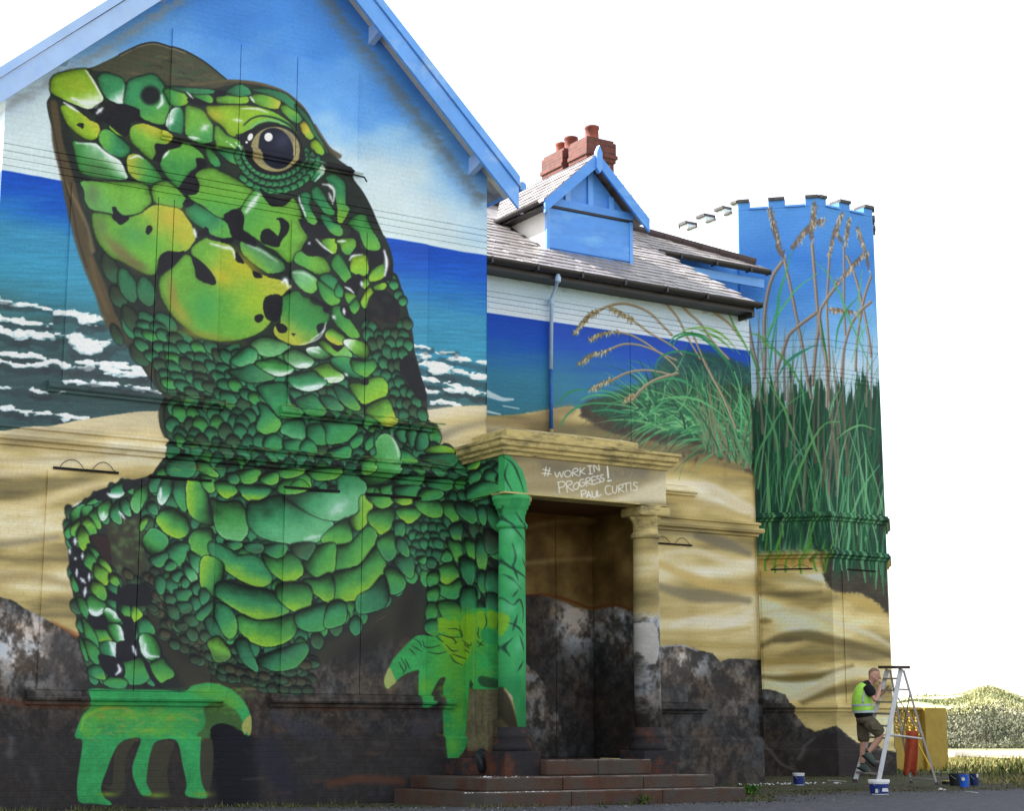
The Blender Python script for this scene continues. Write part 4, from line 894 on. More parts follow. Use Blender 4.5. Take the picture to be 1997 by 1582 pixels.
def paint_hands(c):
    """unfinished hands: flat green first coat with yellow showing through"""
    def wash(Pt, n, box, cols):
        for k in range(n):
            x, y = RNG.uniform(box[0], box[2]), RNG.uniform(box[1], box[3])
            a = RNG.uniform(-.6, .6)
            L = RNG.uniform(6, 24)
            c.stroke([(x, y), (x + L * math.cos(a), y + L * math.sin(a))], 1.5, 5, cols[k % len(cols)], .30, 2.5, grain=.5)
    LH = tp('Z', "700,640 640,710 590,830 582,880 630,905 610,1080 590,1220 592,1340 620,1385 720,1390 845,1402 850,1380 800,1340 775,1260 820,1130 870,1000 940,905 1080,880 1055,990 1020,1100 1030,1200 1080,1310 1120,1330 1170,1315 1130,1230 1140,1100 1165,980 1210,905 1360,900 1410,1090 1440,1240 1430,1320 1500,1345 1600,1340 1560,1230 1545,1100 1550,950 1560,880 1620,860 1650,790 1730,762 1830,790 1890,830 1940,860 1958,740 1910,610 1800,500 1650,450 1500,470 1430,515 1240,505 900,500 690,500 690,600")
    dk = (62, 60, 46)
    for s in ("860,1240 880,1000 940,900 1040,900 980,1000 960,1120 960,1290 870,1290 780,1240", "1150,1300 1120,1150 1160,980 1210,910 1345,915 1310,1040 1290,1160 1305,1335 1200,1325", "1555,885 1635,890 1650,1060 1630,1220 1600,1330 1540,1250 1540,1050"):
        c.poly(tp('Z', s), dk, .95, 1.5)
    c.poly(LH, (52, 152, 84), 1, 1.2, var=.13)
    for q in ((250,1395,60,14),(190,1400,28,16),(330,1400,40,14),(300,1425,60,10),(215,1380,40,8),(400,1350,30,14),(440,1370,30,24),(170,1425,14,14)): c.blob(q[0],q[1],q[2],q[3],(118,172,52),.6)
    c.poly(tp('Z', "1590,640 1700,600 1830,660 1890,760 1870,820 1800,780 1720,760 1650,790 1610,860 1560,860 1600,760"), (66, 92, 46), .9, 3)
    c.poly(tp('Z', "1530,860 1600,800 1640,830 1620,880"), (70, 104, 56), .9, 2)
    wash(None, 130, (160, 1382, 380, 1440), [(120, 178, 44), (160, 170, 60), (60, 160, 80), (180, 150, 64)])
    wash(None, 30, (400, 1335, 470, 1390), [(110, 176, 60), (90, 160, 60)])
    c.stroke([(158, 1425), (165, 1400), (185, 1388), (210, 1380)], 4, 6, (150, 186, 50), .7, 3, grain=.3)
    c.stroke([(200, 1383), (235, 1382), (250, 1384)], 4, 4, (170, 160, 70), .7, 2, grain=.3)
    for x in (198, 292, 382):
        c.blob(x + 10, 1552 - abs(x - 292) * .02, 22, 6, (128, 160, 50), .7)
    c.poly(tp('Z', "1885,775 1950,700 1960,800 1945,860 1920,830 1905,855"), (160, 164, 88), 1, 1)
    # dark overpaint line where the arm ends in the hand, ledge shades
    c.stroke([(175, 1347), (250, 1346), (360, 1345)], 3, 3, (34, 90, 50), .6, 2)
    # right hand
    RH = tp('L', "560,430 700,410 900,330 1100,340 1160,420 1250,420 1330,480 1440,480 1440,1500 1310,1480 1280,1250 1240,1110 1190,1060 1150,1060 1150,1110 910,1110 900,1060 860,1040 850,1400 830,1600 800,1700 720,1790 650,1810 630,1700 620,1582 610,1250 610,1010 490,1200 520,1240 450,1290 380,1250 370,960 360,930 240,970 150,1040 70,1105 40,1040 90,900 130,820 200,740 320,620 400,590 560,600 580,500")
    c.poly(RH, (54, 158, 82), 1, 1.2, var=.13)
    for q in ((900,1240,50,34),(880,1300,40,50),(895,1380,14,50),(930,1240,20,26),(830,1340,20,20),(900,1200,40,14),(880,1455,14,20)): c.blob(q[0],q[1],q[2],q[3],(120,178,46),.6)
    c.poly(tp('L', "90,905 130,980 152,1040 110,1080 70,1108 40,1050 50,980"), (160, 172, 96), 1, 1)
    for s in ("160,1035 240,970 360,930 370,965 260,1010", "490,1190 560,1040 600,1000 635,1000 620,1060 530,1205"):
        c.poly(tp('L', s), (58, 56, 46), .95, 1)
    c.poly(tp('L', "940,1020 990,980 1150,1030 1130,1090 990,1085"), (44, 74, 50), .9, 2)
    c.poly(tp('L', "1175,1075 1240,1110 1285,1250 1310,1480 1250,1470 1200,1300"), (70, 68, 54), .95, 1.5)
    c.poly(tp('L', "860,1120 910,1120 1150,1120 1165,1080 1190,1200 1230,1400 1300,1500 1200,1560 860,1560"), (112, 104, 78), .9, 1.5, var=.2)
    wash(None, 90, (850, 1205, 990, 1350), [(124, 180, 40), (96, 178, 60), (150, 170, 44), (60, 166, 90)])
    wash(None, 40, (850, 1340, 925, 1440), [(96, 178, 50), (150, 170, 44), (40, 150, 90)])
    # yellow-green band above the knuckles with sketchy black scale lines
    for s in ("580,420 680,450 740,430 790,540 700,590 620,560 570,560", "800,420 900,380 920,470 900,640 860,700 800,620 780,540", "930,370 1000,360 1020,450 1000,520 950,500", "1030,360 1100,360 1110,450 1080,520 1040,500",
              "1160,430 1240,430 1250,540 1180,620 1150,560", "590,600 700,590 820,640 880,700 850,800 790,880 700,800 620,700", "1110,560 1160,580 1140,700"):
        c.poly(tp('L', s), (132, 178, 36), .85, 2, rough=1.)
    for s in ("410,640 430,700 500,710 580,690", "540,600 620,660", "620,590 700,620 740,660 720,670", "640,680 700,740 760,740", "680,780 720,840 800,880", "580,580 680,610 800,610", "800,640 860,690 880,660", "820,680 860,720", "820,730 860,760",
              "700,770 830,820", "660,530 740,530 800,560", "930,640 960,670 1000,640", "940,700 970,680 1000,690", "950,520 940,580 960,620", "1010,380 1025,470 1000,530", "1110,420 1105,520", "1130,620 1140,720", "310,690 400,750", "320,620 380,660 400,700",
              "280,720 340,780", "200,810 250,900 220,960", "240,820 290,920", "180,850 230,940", "470,750 560,770 640,750", "1150,380 1160,520", "770,500 800,600 770,560"):
        c.stroke(tp('L', s), 1.2, 1.2, (28, 52, 34), .9, .8, wm=2.4)
    c.poly(tp('L', "970,560 1040,520 1100,580 1090,660 1000,660"), (46, 150, 84), .95, 1)
    for s in ("915,430 905,700 900,1050", "930,380 935,500", "1165,330 1160,420", "1105,200 1115,340 1160,400"):
        c.stroke(tp('L', s), 1, 1.4, (170, 160, 60), .7, .8)

def paint_porch_front(base):
    """the canvas of the porch: arm over its flank and left column, sandstone colours elsewhere"""
    c = Canvas(840, 800, 1380, 1640)
    X, Y = c.X, c.Y
    sc = sand_colour(c, X, Y, 71, -.05, -.06, 120, 20)
    c.a[:] = sc * .92
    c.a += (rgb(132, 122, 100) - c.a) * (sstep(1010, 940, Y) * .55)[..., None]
    c.stroke([(1180, 985), (1240, 968), (1310, 955)], 6, 50, (226, 214, 184), .8, 10)
    c.stroke([(1060, 905), (1150, 925), (1250, 920)], 16, 30, (112, 106, 96), .6, 10, grain=.5)
    # right column: stone marks, whitish paint patch, rust near the foot
    m = sstep(1185, 1215, Y + 12 * (c.n1 * 2)) * (X > 1150)
    rock = rock_colour(X, Y, 77, .62 - .42 * sstep(1260, 1480, Y))
    mix(c, m, rock)
    c.poly([(1240, 1222), (1255, 1214), (1278, 1220), (1284, 1250), (1284, 1275), (1275, 1296), (1262, 1290), (1252, 1262), (1240, 1250)], (176, 172, 166), .9, 1.5, rough=2)
    c.stroke([(1240, 1430), (1290, 1440)], 18, 18, (122, 66, 40), .7, 7, grain=.5)
    # lizard arm over the left flank and column
    arm = [(845, 868), (871, 869), (890, 880), (905, 895), (925, 890), (985, 881), (1003, 898), (1018, 917), (1026, 941), (1030, 980), (1060, 1000), (1060, 1500), (840, 1500)]
    x0, y0 = base.x0, base.y0
    sub = base.a[c.y0 - y0:c.y0 - y0 + c.h, c.x0 - x0:c.x0 - x0 + c.w]
    sub = np.pad(sub, ((0, max(0, c.h - sub.shape[0])), (0, max(0, c.w - sub.shape[1])), (0, 0)), mode='edge')
    m = poly_mask(c, arm, 1.)
    m *= (X < 990)
    mix(c, m, sub)
    # column of the arm: pale teal green with drawn scales
    col = ramp(fbm(c.h, c.w, 60, 20, 81, 3), [(0, (44, 138, 84)), (.5, (62, 164, 96)), (1, (86, 182, 112))])
    arm2 = [(972, 884), (985, 881), (1003, 898), (1018, 917), (1026, 941), (1030, 980), (1060, 1000), (1060, 1428), (1009, 1425), (1000, 1360), (992, 1345), (986, 1330), (972, 1330)]
    m2 = poly_mask(c, arm2, 1.)
    mix(c, m2 * (X >= 972), col)
    for s in ("980,890 1000,905 1012,930 1022,960", "990,905 985,930 1000,960", "986,985 990,1010 1010,1040 1028,1060", "1000,1060 1005,1085 1000,1110", "985,1070 992,1100 1018,1122 1040,1130", "990,1120 1000,1130 1015,1150", "985,1160 1000,1180 1012,1170 1020,1190 1018,1215",
              "1005,1000 1018,1020 1030,1040", "1000,1165 1010,1150", "990,1212 1010,1225 1020,1240", "1012,1240 1022,1270", "1000,1100 1010,1135", "985,1010 978,1040 986,1070", "1018,1090 1030,1110", "1000,1245 990,1262 996,1280", "1008,1200 1000,1230", "978,1190 984,1215 980,1240", "1020,1290 1008,1310"):
        c.stroke([tuple(float(q) for q in p.split(',')) for p in s.split()], 1.5, 1.5, (30, 62, 48), .9, 1, wm=4.4)
    for x, y, rx, ry in ((998, 1040, 9, 16), (1010, 1075, 10, 14), (1004, 1140, 10, 16), (996, 1185, 10, 14), (1010, 1260, 8, 14)):
        c.blob(x, y, rx, ry, (104, 190, 140), .6)
    c.poly([(972, 1196), (984, 1190), (996, 1206), (992, 1228), (984, 1244), (974, 1236)], (132, 178, 40), .85, 2, rough=1)
    c.stroke([(978, 1000), (976, 1080), (974, 1180)], 6, 10, (112, 160, 44), .55, 4)
    c.poly([(975, 1337), (988, 1342), (1000, 1378), (1008, 1430), (995, 1425), (984, 1380)], (70, 68, 54), .95, 1.5)
    # brown unpainted part of the pilaster below the hand
    c.poly([(914, 1346), (972, 1344), (980, 1370), (990, 1410), (1004, 1430), (1010, 1500), (905, 1500), (905, 1440)], (110, 102, 76), .95, 1.5, var=.25, smooth=False)
    for k in range(24):
        x = RNG.uniform(914, 985); y = RNG.uniform(1350, 1420)
        c.stroke([(x, y), (x + RNG.uniform(-2, 2), y + RNG.uniform(10, 40))], 2, 4, [(92, 90, 74), (134, 122, 88), (74, 60, 50)][k % 3], .4, 2)
    c.poly([(866, 1437), (908, 1440), (903, 1465), (885, 1482), (870, 1487), (864, 1460)], (52, 150, 78), 1, 1)
    c.stroke([(872, 1482), (888, 1478), (900, 1466)], 5, 5, (150, 150, 70), .7, 2)
    m = sstep(1455, 1475, Y + 10 * c.n1)
    base_ = ramp(fbm(c.h, c.w, 12, 16, 91, 4), [(0, (44, 38, 42)), (.5, (98, 58, 44)), (1, (132, 78, 56))])
    mix(c, m, base_)
    # handwriting on the frieze
    W = (236, 236, 232)
    for s in ("785,378 840,392", "780,408 850,415", "812,360 800,430", "840,368 822,432",
              "878,402 895,440 915,400 930,440 945,395", "985,388 960,395 955,425 975,437 1000,425 1003,398 985,388", "1015,432 1020,380 1050,372 1056,390 1022,408 1062,430", "1075,368 1072,425", "1108,368 1078,398 1112,415",
              "1130,352 1165,352", "1148,352 1152,412", "1140,415 1170,412", "1183,398 1180,345 1222,388 1215,338",
              "905,482 915,560", "900,480 940,472 958,490 945,512 912,520", "975,555 968,478 1005,470 1010,490 975,510 1020,545", "1030,490 1020,520 1040,535 1062,515 1058,480 1030,490", "1100,455 1075,462 1070,495 1086,510 1108,498 1108,480 1090,482",
              "1125,508 1118,452 1148,444 1150,462 1124,478 1160,495", "1192,434 1164,440 1170,494 1200,486", "1168,466 1194,460", "1222,428 1204,430 1206,450 1226,455 1224,478 1202,484", "1252,420 1234,423 1236,444 1256,449 1254,470 1232,476",
              "1282,356 1288,445", "1286,356 1294,445", "1284,466 1314,463", "1288,470 1312,467",
              "1082,545 1088,608", "1080,545 1112,540 1118,560 1086,575", "1120,606 1138,548 1160,598", "1125,582 1150,580", "1165,545 1170,590 1195,590 1200,545", "1208,545 1208,590 1236,574",
              "1305,505 1272,512 1270,555 1290,572 1315,565", "1322,510 1326,555 1350,558 1358,505", "1372,558 1372,505 1402,498 1400,520 1374,530 1412,552", "1405,492 1452,482", "1428,488 1432,552", "1462,480 1466,542", "1516,482 1490,480 1488,502 1512,512 1508,538 1480,540"):
        P = np.array([[float(q) for q in p.split(',')] for p in s.split()]) / 3.956 + np.array([860, 820.])
        c.stroke(P, 1.7, 1.7, W, .97, .8, n=3, smooth=len(P) > 3)
    return c

def grass_blade(c, x0, y0, ang, L, bend, w, col, al=.9):
    P = []; a = ang
    x, y = x0, y0
    for k in range(9):
        P.append((x, y)); x += L / 8 * math.cos(a); y += L / 8 * math.sin(a); a += bend / 8
    c.stroke(P, w, .6, col, al, .9, n=2, wm=w * .8)

def ear(c, P, wide, cols=((150, 122, 88), (110, 86, 60), (196, 172, 138))):
    """seed head along a path"""
    P = catmull(np.array(P, float), False, 8)
    c.stroke(P, wide * .5, wide * .2, cols[1], .85, 2, wm=wide * .8)
    for i in range(len(P) * 3):
        p = P[RNG.randint(len(P))]; x, y = p + RNG.uniform(-wide * .45, wide * .45, 2)
        c.stroke([(x, y), (x + RNG.uniform(-3, 3), y + RNG.uniform(3, 8))], 2.4, .8, cols[RNG.randint(3)], .8, .9)

def paint_annexe():
    c = Canvas(925, 470, 1520, 1640)
    X, Y = c.X, c.Y
    V = Y - .16 * (X - 945)
    sky = ramp(V + (fbm(c.h, c.w, 40, 120, 121, 3) - .5) * 50, [(480, (150, 190, 220)), (540, (186, 212, 232)), (600, (216, 226, 240))])
    c.a[:] = sky
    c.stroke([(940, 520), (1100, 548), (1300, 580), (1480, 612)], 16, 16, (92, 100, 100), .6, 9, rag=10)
    sea = ramp(V + (fbm(c.h, c.w, 14, 120, 131, 4) - .5) * 40, [(605, (16, 66, 178)), (650, (20, 80, 186)), (685, (38, 104, 172)), (730, (54, 126, 158)), (800, (54, 116, 134)), (840, (54, 104, 112))])
    mix(c, sstep(-1., 1., V - 609 - (X - 945) * -.014), sea)
    for l in ("95,1030 160,1055 220,1075 290,1075|50 14", "220,1120 330,1140|8 8", "110,1160 200,1180|16 10"):
        p, w = l.split('|'); w0, w1 = [float(z) for z in w.split()]
        P = np.array([[float(q) for q in z.split(',')] for z in p.split()]) / 3.594 + np.array([920, 480.])
        c.stroke(P, w0 / 3.6, w1 / 3.6, (214, 228, 236), .85, 1.5, grain=.3)
    sandline = np.array([(90, 1185), (300, 1185), (500, 1150), (650, 1130), (720, 1130), (800, 1150), (1100, 1100), (1950, 1000), (2400, 1000), (2400, 4200), (60, 4200), (60, 1188)]) / 3.594 + np.array([920, 480.])
    m = poly_mask(c, sandline, 1.5, 1.5)
    sc = sand_colour(c, X, Y, 141, .16, 0, 150, 22)
    mix(c, m, sc)
    c.stroke([(940, 822), (1000, 826), (1060, 810), (1110, 800)], 14, 20, (150, 128, 90), .8, 8)
    c.stroke([(945, 845), (1010, 850), (1080, 830)], 26, 30, (122, 104, 72), .7, 10)
    # soil below the grass clump
    soil = [(1130, 808), (1150, 822), (1180, 840), (1250, 858), (1330, 865), (1400, 870), (1450, 900), (1470, 930), (1540, 945), (1540, 760), (1180, 775)]
    c.poly(soil, (66, 56, 46), .95, 4, rough=3, var=.25)
    for k in range(60):
        x = RNG.uniform(1110, 1470); y = RNG.uniform(812, 930)
        if y > 815 + (x - 1100) * .3: continue
        c.stroke([(x, y), (x + RNG.uniform(-12, 12), y + RNG.uniform(4, 20))], 3, 7, [(54, 50, 62), (78, 66, 54), (48, 42, 42), (100, 86, 60)][k % 4], .5, 3, grain=.4)
    for P, w, col, a in (([(1310, 905), (1380, 915), (1470, 930)], 20, (190, 164, 96), .7), ([(1300, 950), (1370, 945), (1420, 968), (1475, 995)], 16, (228, 216, 190), .85), ([(1390, 960), (1440, 985), (1480, 1010)], 14, (222, 206, 170), .8),
                         ([(1310, 975), (1380, 985), (1460, 1010)], 18, (178, 152, 92), .6), ([(1270, 1035), (1350, 1040), (1460, 1070)], 22, (150, 138, 104), .7), ([(1360, 1045), (1410, 1060), (1460, 1080)], 24, (120, 112, 92), .8),
                         ([(1300, 1078), (1360, 1076), (1410, 1092), (1470, 1110)], 14, (222, 208, 172), .85), ([(1285, 1100), (1340, 1125), (1400, 1145), (1470, 1150)], 22, (206, 176, 106), .8), ([(1285, 1145), (1340, 1160), (1400, 1165), (1460, 1172)], 26, (128, 118, 92), .8),
                         ([(1285, 1190), (1350, 1195), (1440, 1180)], 16, (196, 172, 112), .7), ([(1310, 1220), (1360, 1210), (1420, 1212), (1470, 1192)], 18, (226, 216, 192), .85), ([(1400, 1226), (1470, 1206)], 12, (230, 222, 204), .7),
                         ([(1290, 1236), (1370, 1238), (1460, 1226)], 16, (190, 164, 100), .7), ([(1290, 1252), (1380, 1258), (1470, 1262)], 18, (176, 152, 90), .7)):
        c.stroke(P, w * .6, w * .5, col, a, 6, wm=w)
    # rocks
    rk = [(1270, 1268), (1290, 1260), (1330, 1258), (1362, 1268), (1390, 1275), (1404, 1292), (1420, 1286), (1450, 1285), (1500, 1290), (1530, 1700), (1240, 1700)]
    m = poly_mask(c, rk, 1.5, 1.5)
    light = .16 + .62 * np.exp(-(((X - 1335) / 45) ** 2 + ((Y - 1290) / 34) ** 2)) + .2 * np.exp(-(((X - 1430) / 50) ** 2 + ((Y - 1330) / 60) ** 2))
    mix(c, m, rock_colour(X, Y, 151, light))
    c.stroke([(1290, 1262), (1330, 1260), (1360, 1270)], 3, 3, (196, 200, 208), .7, 2, grain=.3)
    # grass clump
    c.poly([(1150, 790), (1200, 765), (1260, 745), (1290, 700), (1340, 684), (1400, 690), (1440, 705), (1475, 740), (1490, 900), (1440, 880), (1380, 850), (1320, 850), (1250, 840), (1180, 815)], (38, 82, 60), .85, 8, rough=5, var=.3)
    cols = [(44, 118, 78), (58, 142, 92), (92, 172, 118), (34, 92, 66), (126, 190, 134), (24, 66, 50), (66, 140, 84), (120, 184, 120)]
    for k in range(330):
        t = RNG.rand()
        x0 = 1250 + 225 * t ** .8; y0 = 820 + 60 * t + RNG.uniform(-45, 12)
        lean = RNG.uniform(-math.pi * 1.02, -math.pi * .45) if RNG.rand() < .85 else RNG.uniform(-1.2, -.4)
        L = RNG.uniform(60, 150); b = -RNG.uniform(.4, 1.7)
        if x0 + L * math.cos(lean) < 1110: continue
        grass_blade(c, x0, y0, lean, L, b, RNG.uniform(2, 5), cols[RNG.randint(len(cols))], .8)
    for k in range(110):
        x0 = RNG.uniform(1370, 1475); y0 = 850 + (x0 - 1370) * .5 + RNG.uniform(0, 26)
        grass_blade(c, x0, y0, -math.pi / 2 + RNG.uniform(-.5, .3), RNG.uniform(50, 170), RNG.uniform(-.6, .3), RNG.uniform(1.5, 4), [(92, 168, 118), (126, 132, 96), (60, 130, 84), (140, 120, 98), (38, 84, 60)][k % 5], .75)
    S = lambda s: np.array([[float(q) for q in p.split(',')] for p in s.split()]) / 3.594 + np.array([920, 480.])
    st, sd = (182, 164, 138), (128, 112, 92)
    for s, w in (("870,460 950,420 1050,400 1150,420 1250,470 1330,550 1400,620", 18), ("1000,600 1100,620 1200,670 1300,740 1400,820 1440,870", 15), ("950,730 1050,690 1150,690 1250,720 1340,760 1430,800", 15), ("960,950 1080,890 1200,870 1300,880 1380,900", 16),
                 ("1120,1080 1200,990 1300,930 1440,890", 22), ("1130,520 1250,610 1400,700 1470,760", 15), ("1340,380 1440,500 1500,620 1560,720 1600,790", 15), ("1400,330 1500,450 1600,540 1680,660 1800,790", 18), ("1560,340 1680,450 1800,540 1880,640", 18), ("1800,370 1900,480 1920,520", 16),
                 ("1620,790 1700,950 1760,1060 1850,1280", 20), ("1540,600 1600,740 1650,860", 14)):
        P = S(s)
        c.stroke(P + .8, w / 3.6, w / 3.6 * .8, sd, .9, 1); c.stroke(P - .6, w / 3.6 * .5, w / 3.6 * .4, st, .95, 1)
    for s, w in (("710,620 760,560 820,490 880,450", 11), ("970,430 1040,470 1130,520", 11), ("820,660 900,620 1020,600", 10), ("750,830 830,770 960,730", 12), ("830,1010 900,970 970,930", 10), ("1060,1090 1100,1060 1130,1040", 8), ("1150,270 1230,310 1340,370", 12), ("1330,320 1400,350", 10), ("1500,330 1580,360", 8)):
        ear(c, S(s), w, ((160, 144, 104), (118, 104, 72), (214, 204, 172)))
    for s, col in (("1280,900 1300,800 1380,750 1480,740 1600,770 1720,820", (40, 128, 86)), ("1370,690 1430,630 1520,610 1640,640 1740,740 1840,860", (60, 150, 90)), ("1480,590 1600,570 1700,590 1800,660 1880,760", (122, 182, 84)), ("1600,590 1720,640 1840,740", (98, 170, 80)),
                   ("600,1110 660,1040 740,1010 820,1010", (44, 132, 90)), ("760,1080 840,1050 960,1050 1060,1100", (82, 164, 122)), ("610,1270 660,1190 740,1130 860,1100 1000,1110", (58, 138, 92)), ("1300,1080 1420,1060 1560,1070 1700,1140 1820,1240", (104, 182, 120)),
                   ("1260,960 1400,930 1520,970 1640,1060", (62, 150, 98)), ("1840,880 1880,1010 1890,1200 1880,1380", (90, 176, 120)), ("1400,700 1440,650 1530,620 1640,660 1800,830 1850,980", (44, 134, 84)), ("1780,420 1840,560 1920,700 1960,800", (96, 160, 78)), ("840,1160 960,1150 1080,1170 1200,1150", (52, 138, 98)),
                   ("900,1010 1000,1040 1060,1090", (70, 152, 104)), ("1430,1400 1520,1360 1620,1360", (92, 160, 112)), ("1100,1240 1240,1180 1330,1100 1450,1060", (76, 160, 104)), ("1120,1350 1200,1290 1300,1230 1450,1220", (66, 150, 88))):
        c.stroke(S(s), 2.5, 1, col, .95, 1, wm=4.5)
    return c

def paint_recess(w):
    c = Canvas(w.x0, w.y0, w.x0 + w.w, w.y0 + w.h)
    X, Y = c.X, c.Y
    pr = X < 1262
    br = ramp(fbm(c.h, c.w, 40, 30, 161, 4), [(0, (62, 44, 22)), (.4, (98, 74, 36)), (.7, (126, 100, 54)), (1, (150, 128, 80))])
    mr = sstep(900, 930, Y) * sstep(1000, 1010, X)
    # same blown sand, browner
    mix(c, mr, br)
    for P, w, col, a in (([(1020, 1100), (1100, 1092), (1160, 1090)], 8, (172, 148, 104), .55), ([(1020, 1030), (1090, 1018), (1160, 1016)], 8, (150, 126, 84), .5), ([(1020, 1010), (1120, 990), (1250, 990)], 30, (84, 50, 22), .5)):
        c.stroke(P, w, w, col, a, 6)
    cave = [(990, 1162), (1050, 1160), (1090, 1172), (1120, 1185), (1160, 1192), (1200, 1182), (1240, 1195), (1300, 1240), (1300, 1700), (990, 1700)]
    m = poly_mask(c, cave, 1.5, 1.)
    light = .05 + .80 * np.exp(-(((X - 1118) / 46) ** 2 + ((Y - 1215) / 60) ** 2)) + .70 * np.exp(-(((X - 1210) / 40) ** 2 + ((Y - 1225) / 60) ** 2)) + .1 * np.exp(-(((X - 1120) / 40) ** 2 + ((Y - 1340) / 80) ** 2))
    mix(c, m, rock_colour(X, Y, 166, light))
    c.stroke([(1030, 1163), (1060, 1160), (1110, 1172), (1150, 1186), (1200, 1180), (1240, 1192)], 4, 4, (104, 40, 18), .7, 3)
    boulder = [(1000, 1292), (1025, 1296), (1045, 1315), (1065, 1340), (1080, 1370), (1090, 1410), (1100, 1450), (1110, 1490), (1000, 1500)]
    m = poly_mask(c, boulder, 1.5, 1.)
    mix(c, m, rock_colour(X, Y, 171, .42 - .25 * sstep(1380, 1480, Y)))
    c.poly([(1022, 1315), (1044, 1318), (1040, 1330), (1022, 1325)], (150, 150, 156), .7, 2, rough=1)
    return c

def paint_tower():
    c = Canvas(1290, 370, 1800, 1640)
    X, Y = c.X, c.Y
    V = Y
    c.a[:] = ramp(V + (fbm(c.h, c.w, 50, 90, 221, 4) - .5) * 90, [(380, (92, 156, 230)), (520, (66, 132, 218)), (600, (90, 156, 230)), (660, (142, 194, 238)), (720, (186, 214, 236)), (770, (190, 214, 230))])
    mix(c, sstep(1442, 1436, X) * sstep(540, 500, Y - (X - 1432) * .2), np.broadcast_to(rgb(222, 240, 244), c.a.shape))  # sunlit top of the left facet put into the paint as near-white
    S = lambda s: np.array([[float(q) for q in p.split(',')] for p in s.split()]) / 3.594 + np.array([1200, 360.])
    S2 = lambda s: np.array([[float(q) for q in p.split(',')] for p in s.split()]) / 3.594 + np.array([1250, 760.])
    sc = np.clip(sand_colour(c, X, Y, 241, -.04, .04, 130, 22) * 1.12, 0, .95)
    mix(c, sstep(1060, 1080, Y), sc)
    sw = [([(1465, 1100), (1520, 1095), (1600, 1100)], 24, (192, 152, 74), .8), ([(1470, 1130), (1540, 1128), (1600, 1140)], 18, (196, 174, 112), .8), ([(1480, 1158), (1540, 1160), (1600, 1156)], 12, (108, 98, 66), .7), ([(1470, 1200), (1540, 1190), (1600, 1205), (1640, 1215)], 12, (222, 210, 168), .7),
          ([(1480, 1212), (1500, 1212)], 12, (116, 98, 56), .7), ([(1480, 1262), (1520, 1244), (1570, 1240), (1620, 1250), (1680, 1262), (1740, 1280)], 22, (110, 98, 60), .8), ([(1510, 1252), (1560, 1248)], 10, (84, 78, 60), .7), ([(1600, 1200), (1650, 1222), (1700, 1240), (1740, 1262)], 12, (232, 222, 190), .85),
          ([(1480, 1290), (1550, 1290), (1640, 1280)], 20, (178, 152, 84), .6), ([(1490, 1304), (1540, 1302), (1590, 1302)], 8, (228, 216, 176), .8), ([(1480, 1320), (1530, 1324), (1600, 1318), (1660, 1300)], 16, (112, 94, 44), .85), ([(1520, 1364), (1580, 1352), (1630, 1320), (1690, 1310), (1745, 1318)], 22, (226, 216, 180), .8),
          ([(1560, 1372), (1620, 1350), (1690, 1338), (1745, 1345)], 20, (116, 100, 58), .8), ([(1640, 1160), (1690, 1180), (1740, 1200)], 26, (206, 176, 102), .8), ([(1640, 1420), (1700, 1440), (1760, 1480)], 30, (206, 192, 138), .6)]
    for P, w, col, a in sw: c.stroke(P, w * .4, w * .4, col, a, 6, wm=w)
    # soil patch hanging over on the right facet
    c.poly([(1600, 1100), (1612, 1140), (1635, 1155), (1680, 1160), (1710, 1178), (1735, 1200), (1770, 1210), (1770, 1060), (1600, 1060)], (64, 60, 50), .95, 4, rough=3, var=.25)
    # deep grass
    m = sstep(748, 762, Y + 130 * (fbm(c.h, c.w, 70, 5, 250, 3) - .5)) * sstep(1105, 1055, Y + 40 * (fbm(c.h, c.w, 60, 8, 251, 3) - .5) - (X > 1620) * 30)
    dk = ramp(fbm(c.h, c.w, 50, 7, 252, 4), [(0, (18, 44, 38)), (.5, (28, 72, 54)), (.8, (40, 96, 66)), (1, (56, 116, 80))])
    mix(c, m * .97, dk)
    for k in range(70):
        x = RNG.uniform(1455, 1750); y = RNG.uniform(840, 1040)
        c.stroke([(x, y), (x + RNG.uniform(-5, 5), y + RNG.uniform(20, 60))], 3, 6, [(38, 34, 32), (20, 36, 34), (70, 60, 50)][k % 3], .5, 2)
    cols = [(44, 112, 72), (76, 150, 98), (112, 176, 124), (22, 66, 48), (138, 188, 140), (56, 120, 70), (30, 84, 60)]
    def blades(n, cols, wmin, wmax, al):
        for k in range(n):
            x0 = RNG.uniform(1455, 1760); y0 = RNG.uniform(960, 1100) - (20 if x0 < 1600 else 0)
            if x0 > 1620: y0 += RNG.uniform(0, 60)
            L = RNG.uniform(140, 380) if k % 3 else RNG.uniform(80, 160)
            a = -math.pi / 2 + RNG.uniform(-.22, .22)
            grass_blade(c, x0, y0, a, L, RNG.uniform(-.5, .5), RNG.uniform(wmin, wmax), cols[RNG.randint(len(cols))], al)
    blades(170, cols, 1.5, 4, .7)
    for k in range(30):
        x0 = RNG.uniform(1470, 1745); grass_blade(c, x0, RNG.uniform(760, 1000), -math.pi / 2 + RNG.uniform(-.1, .1), RNG.uniform(100, 240), RNG.uniform(-.3, .3), RNG.uniform(3, 6), [(128, 112, 98), (150, 130, 112), (104, 92, 78)][k % 3], .7)
    st, sd = (182, 166, 152), (116, 102, 94)
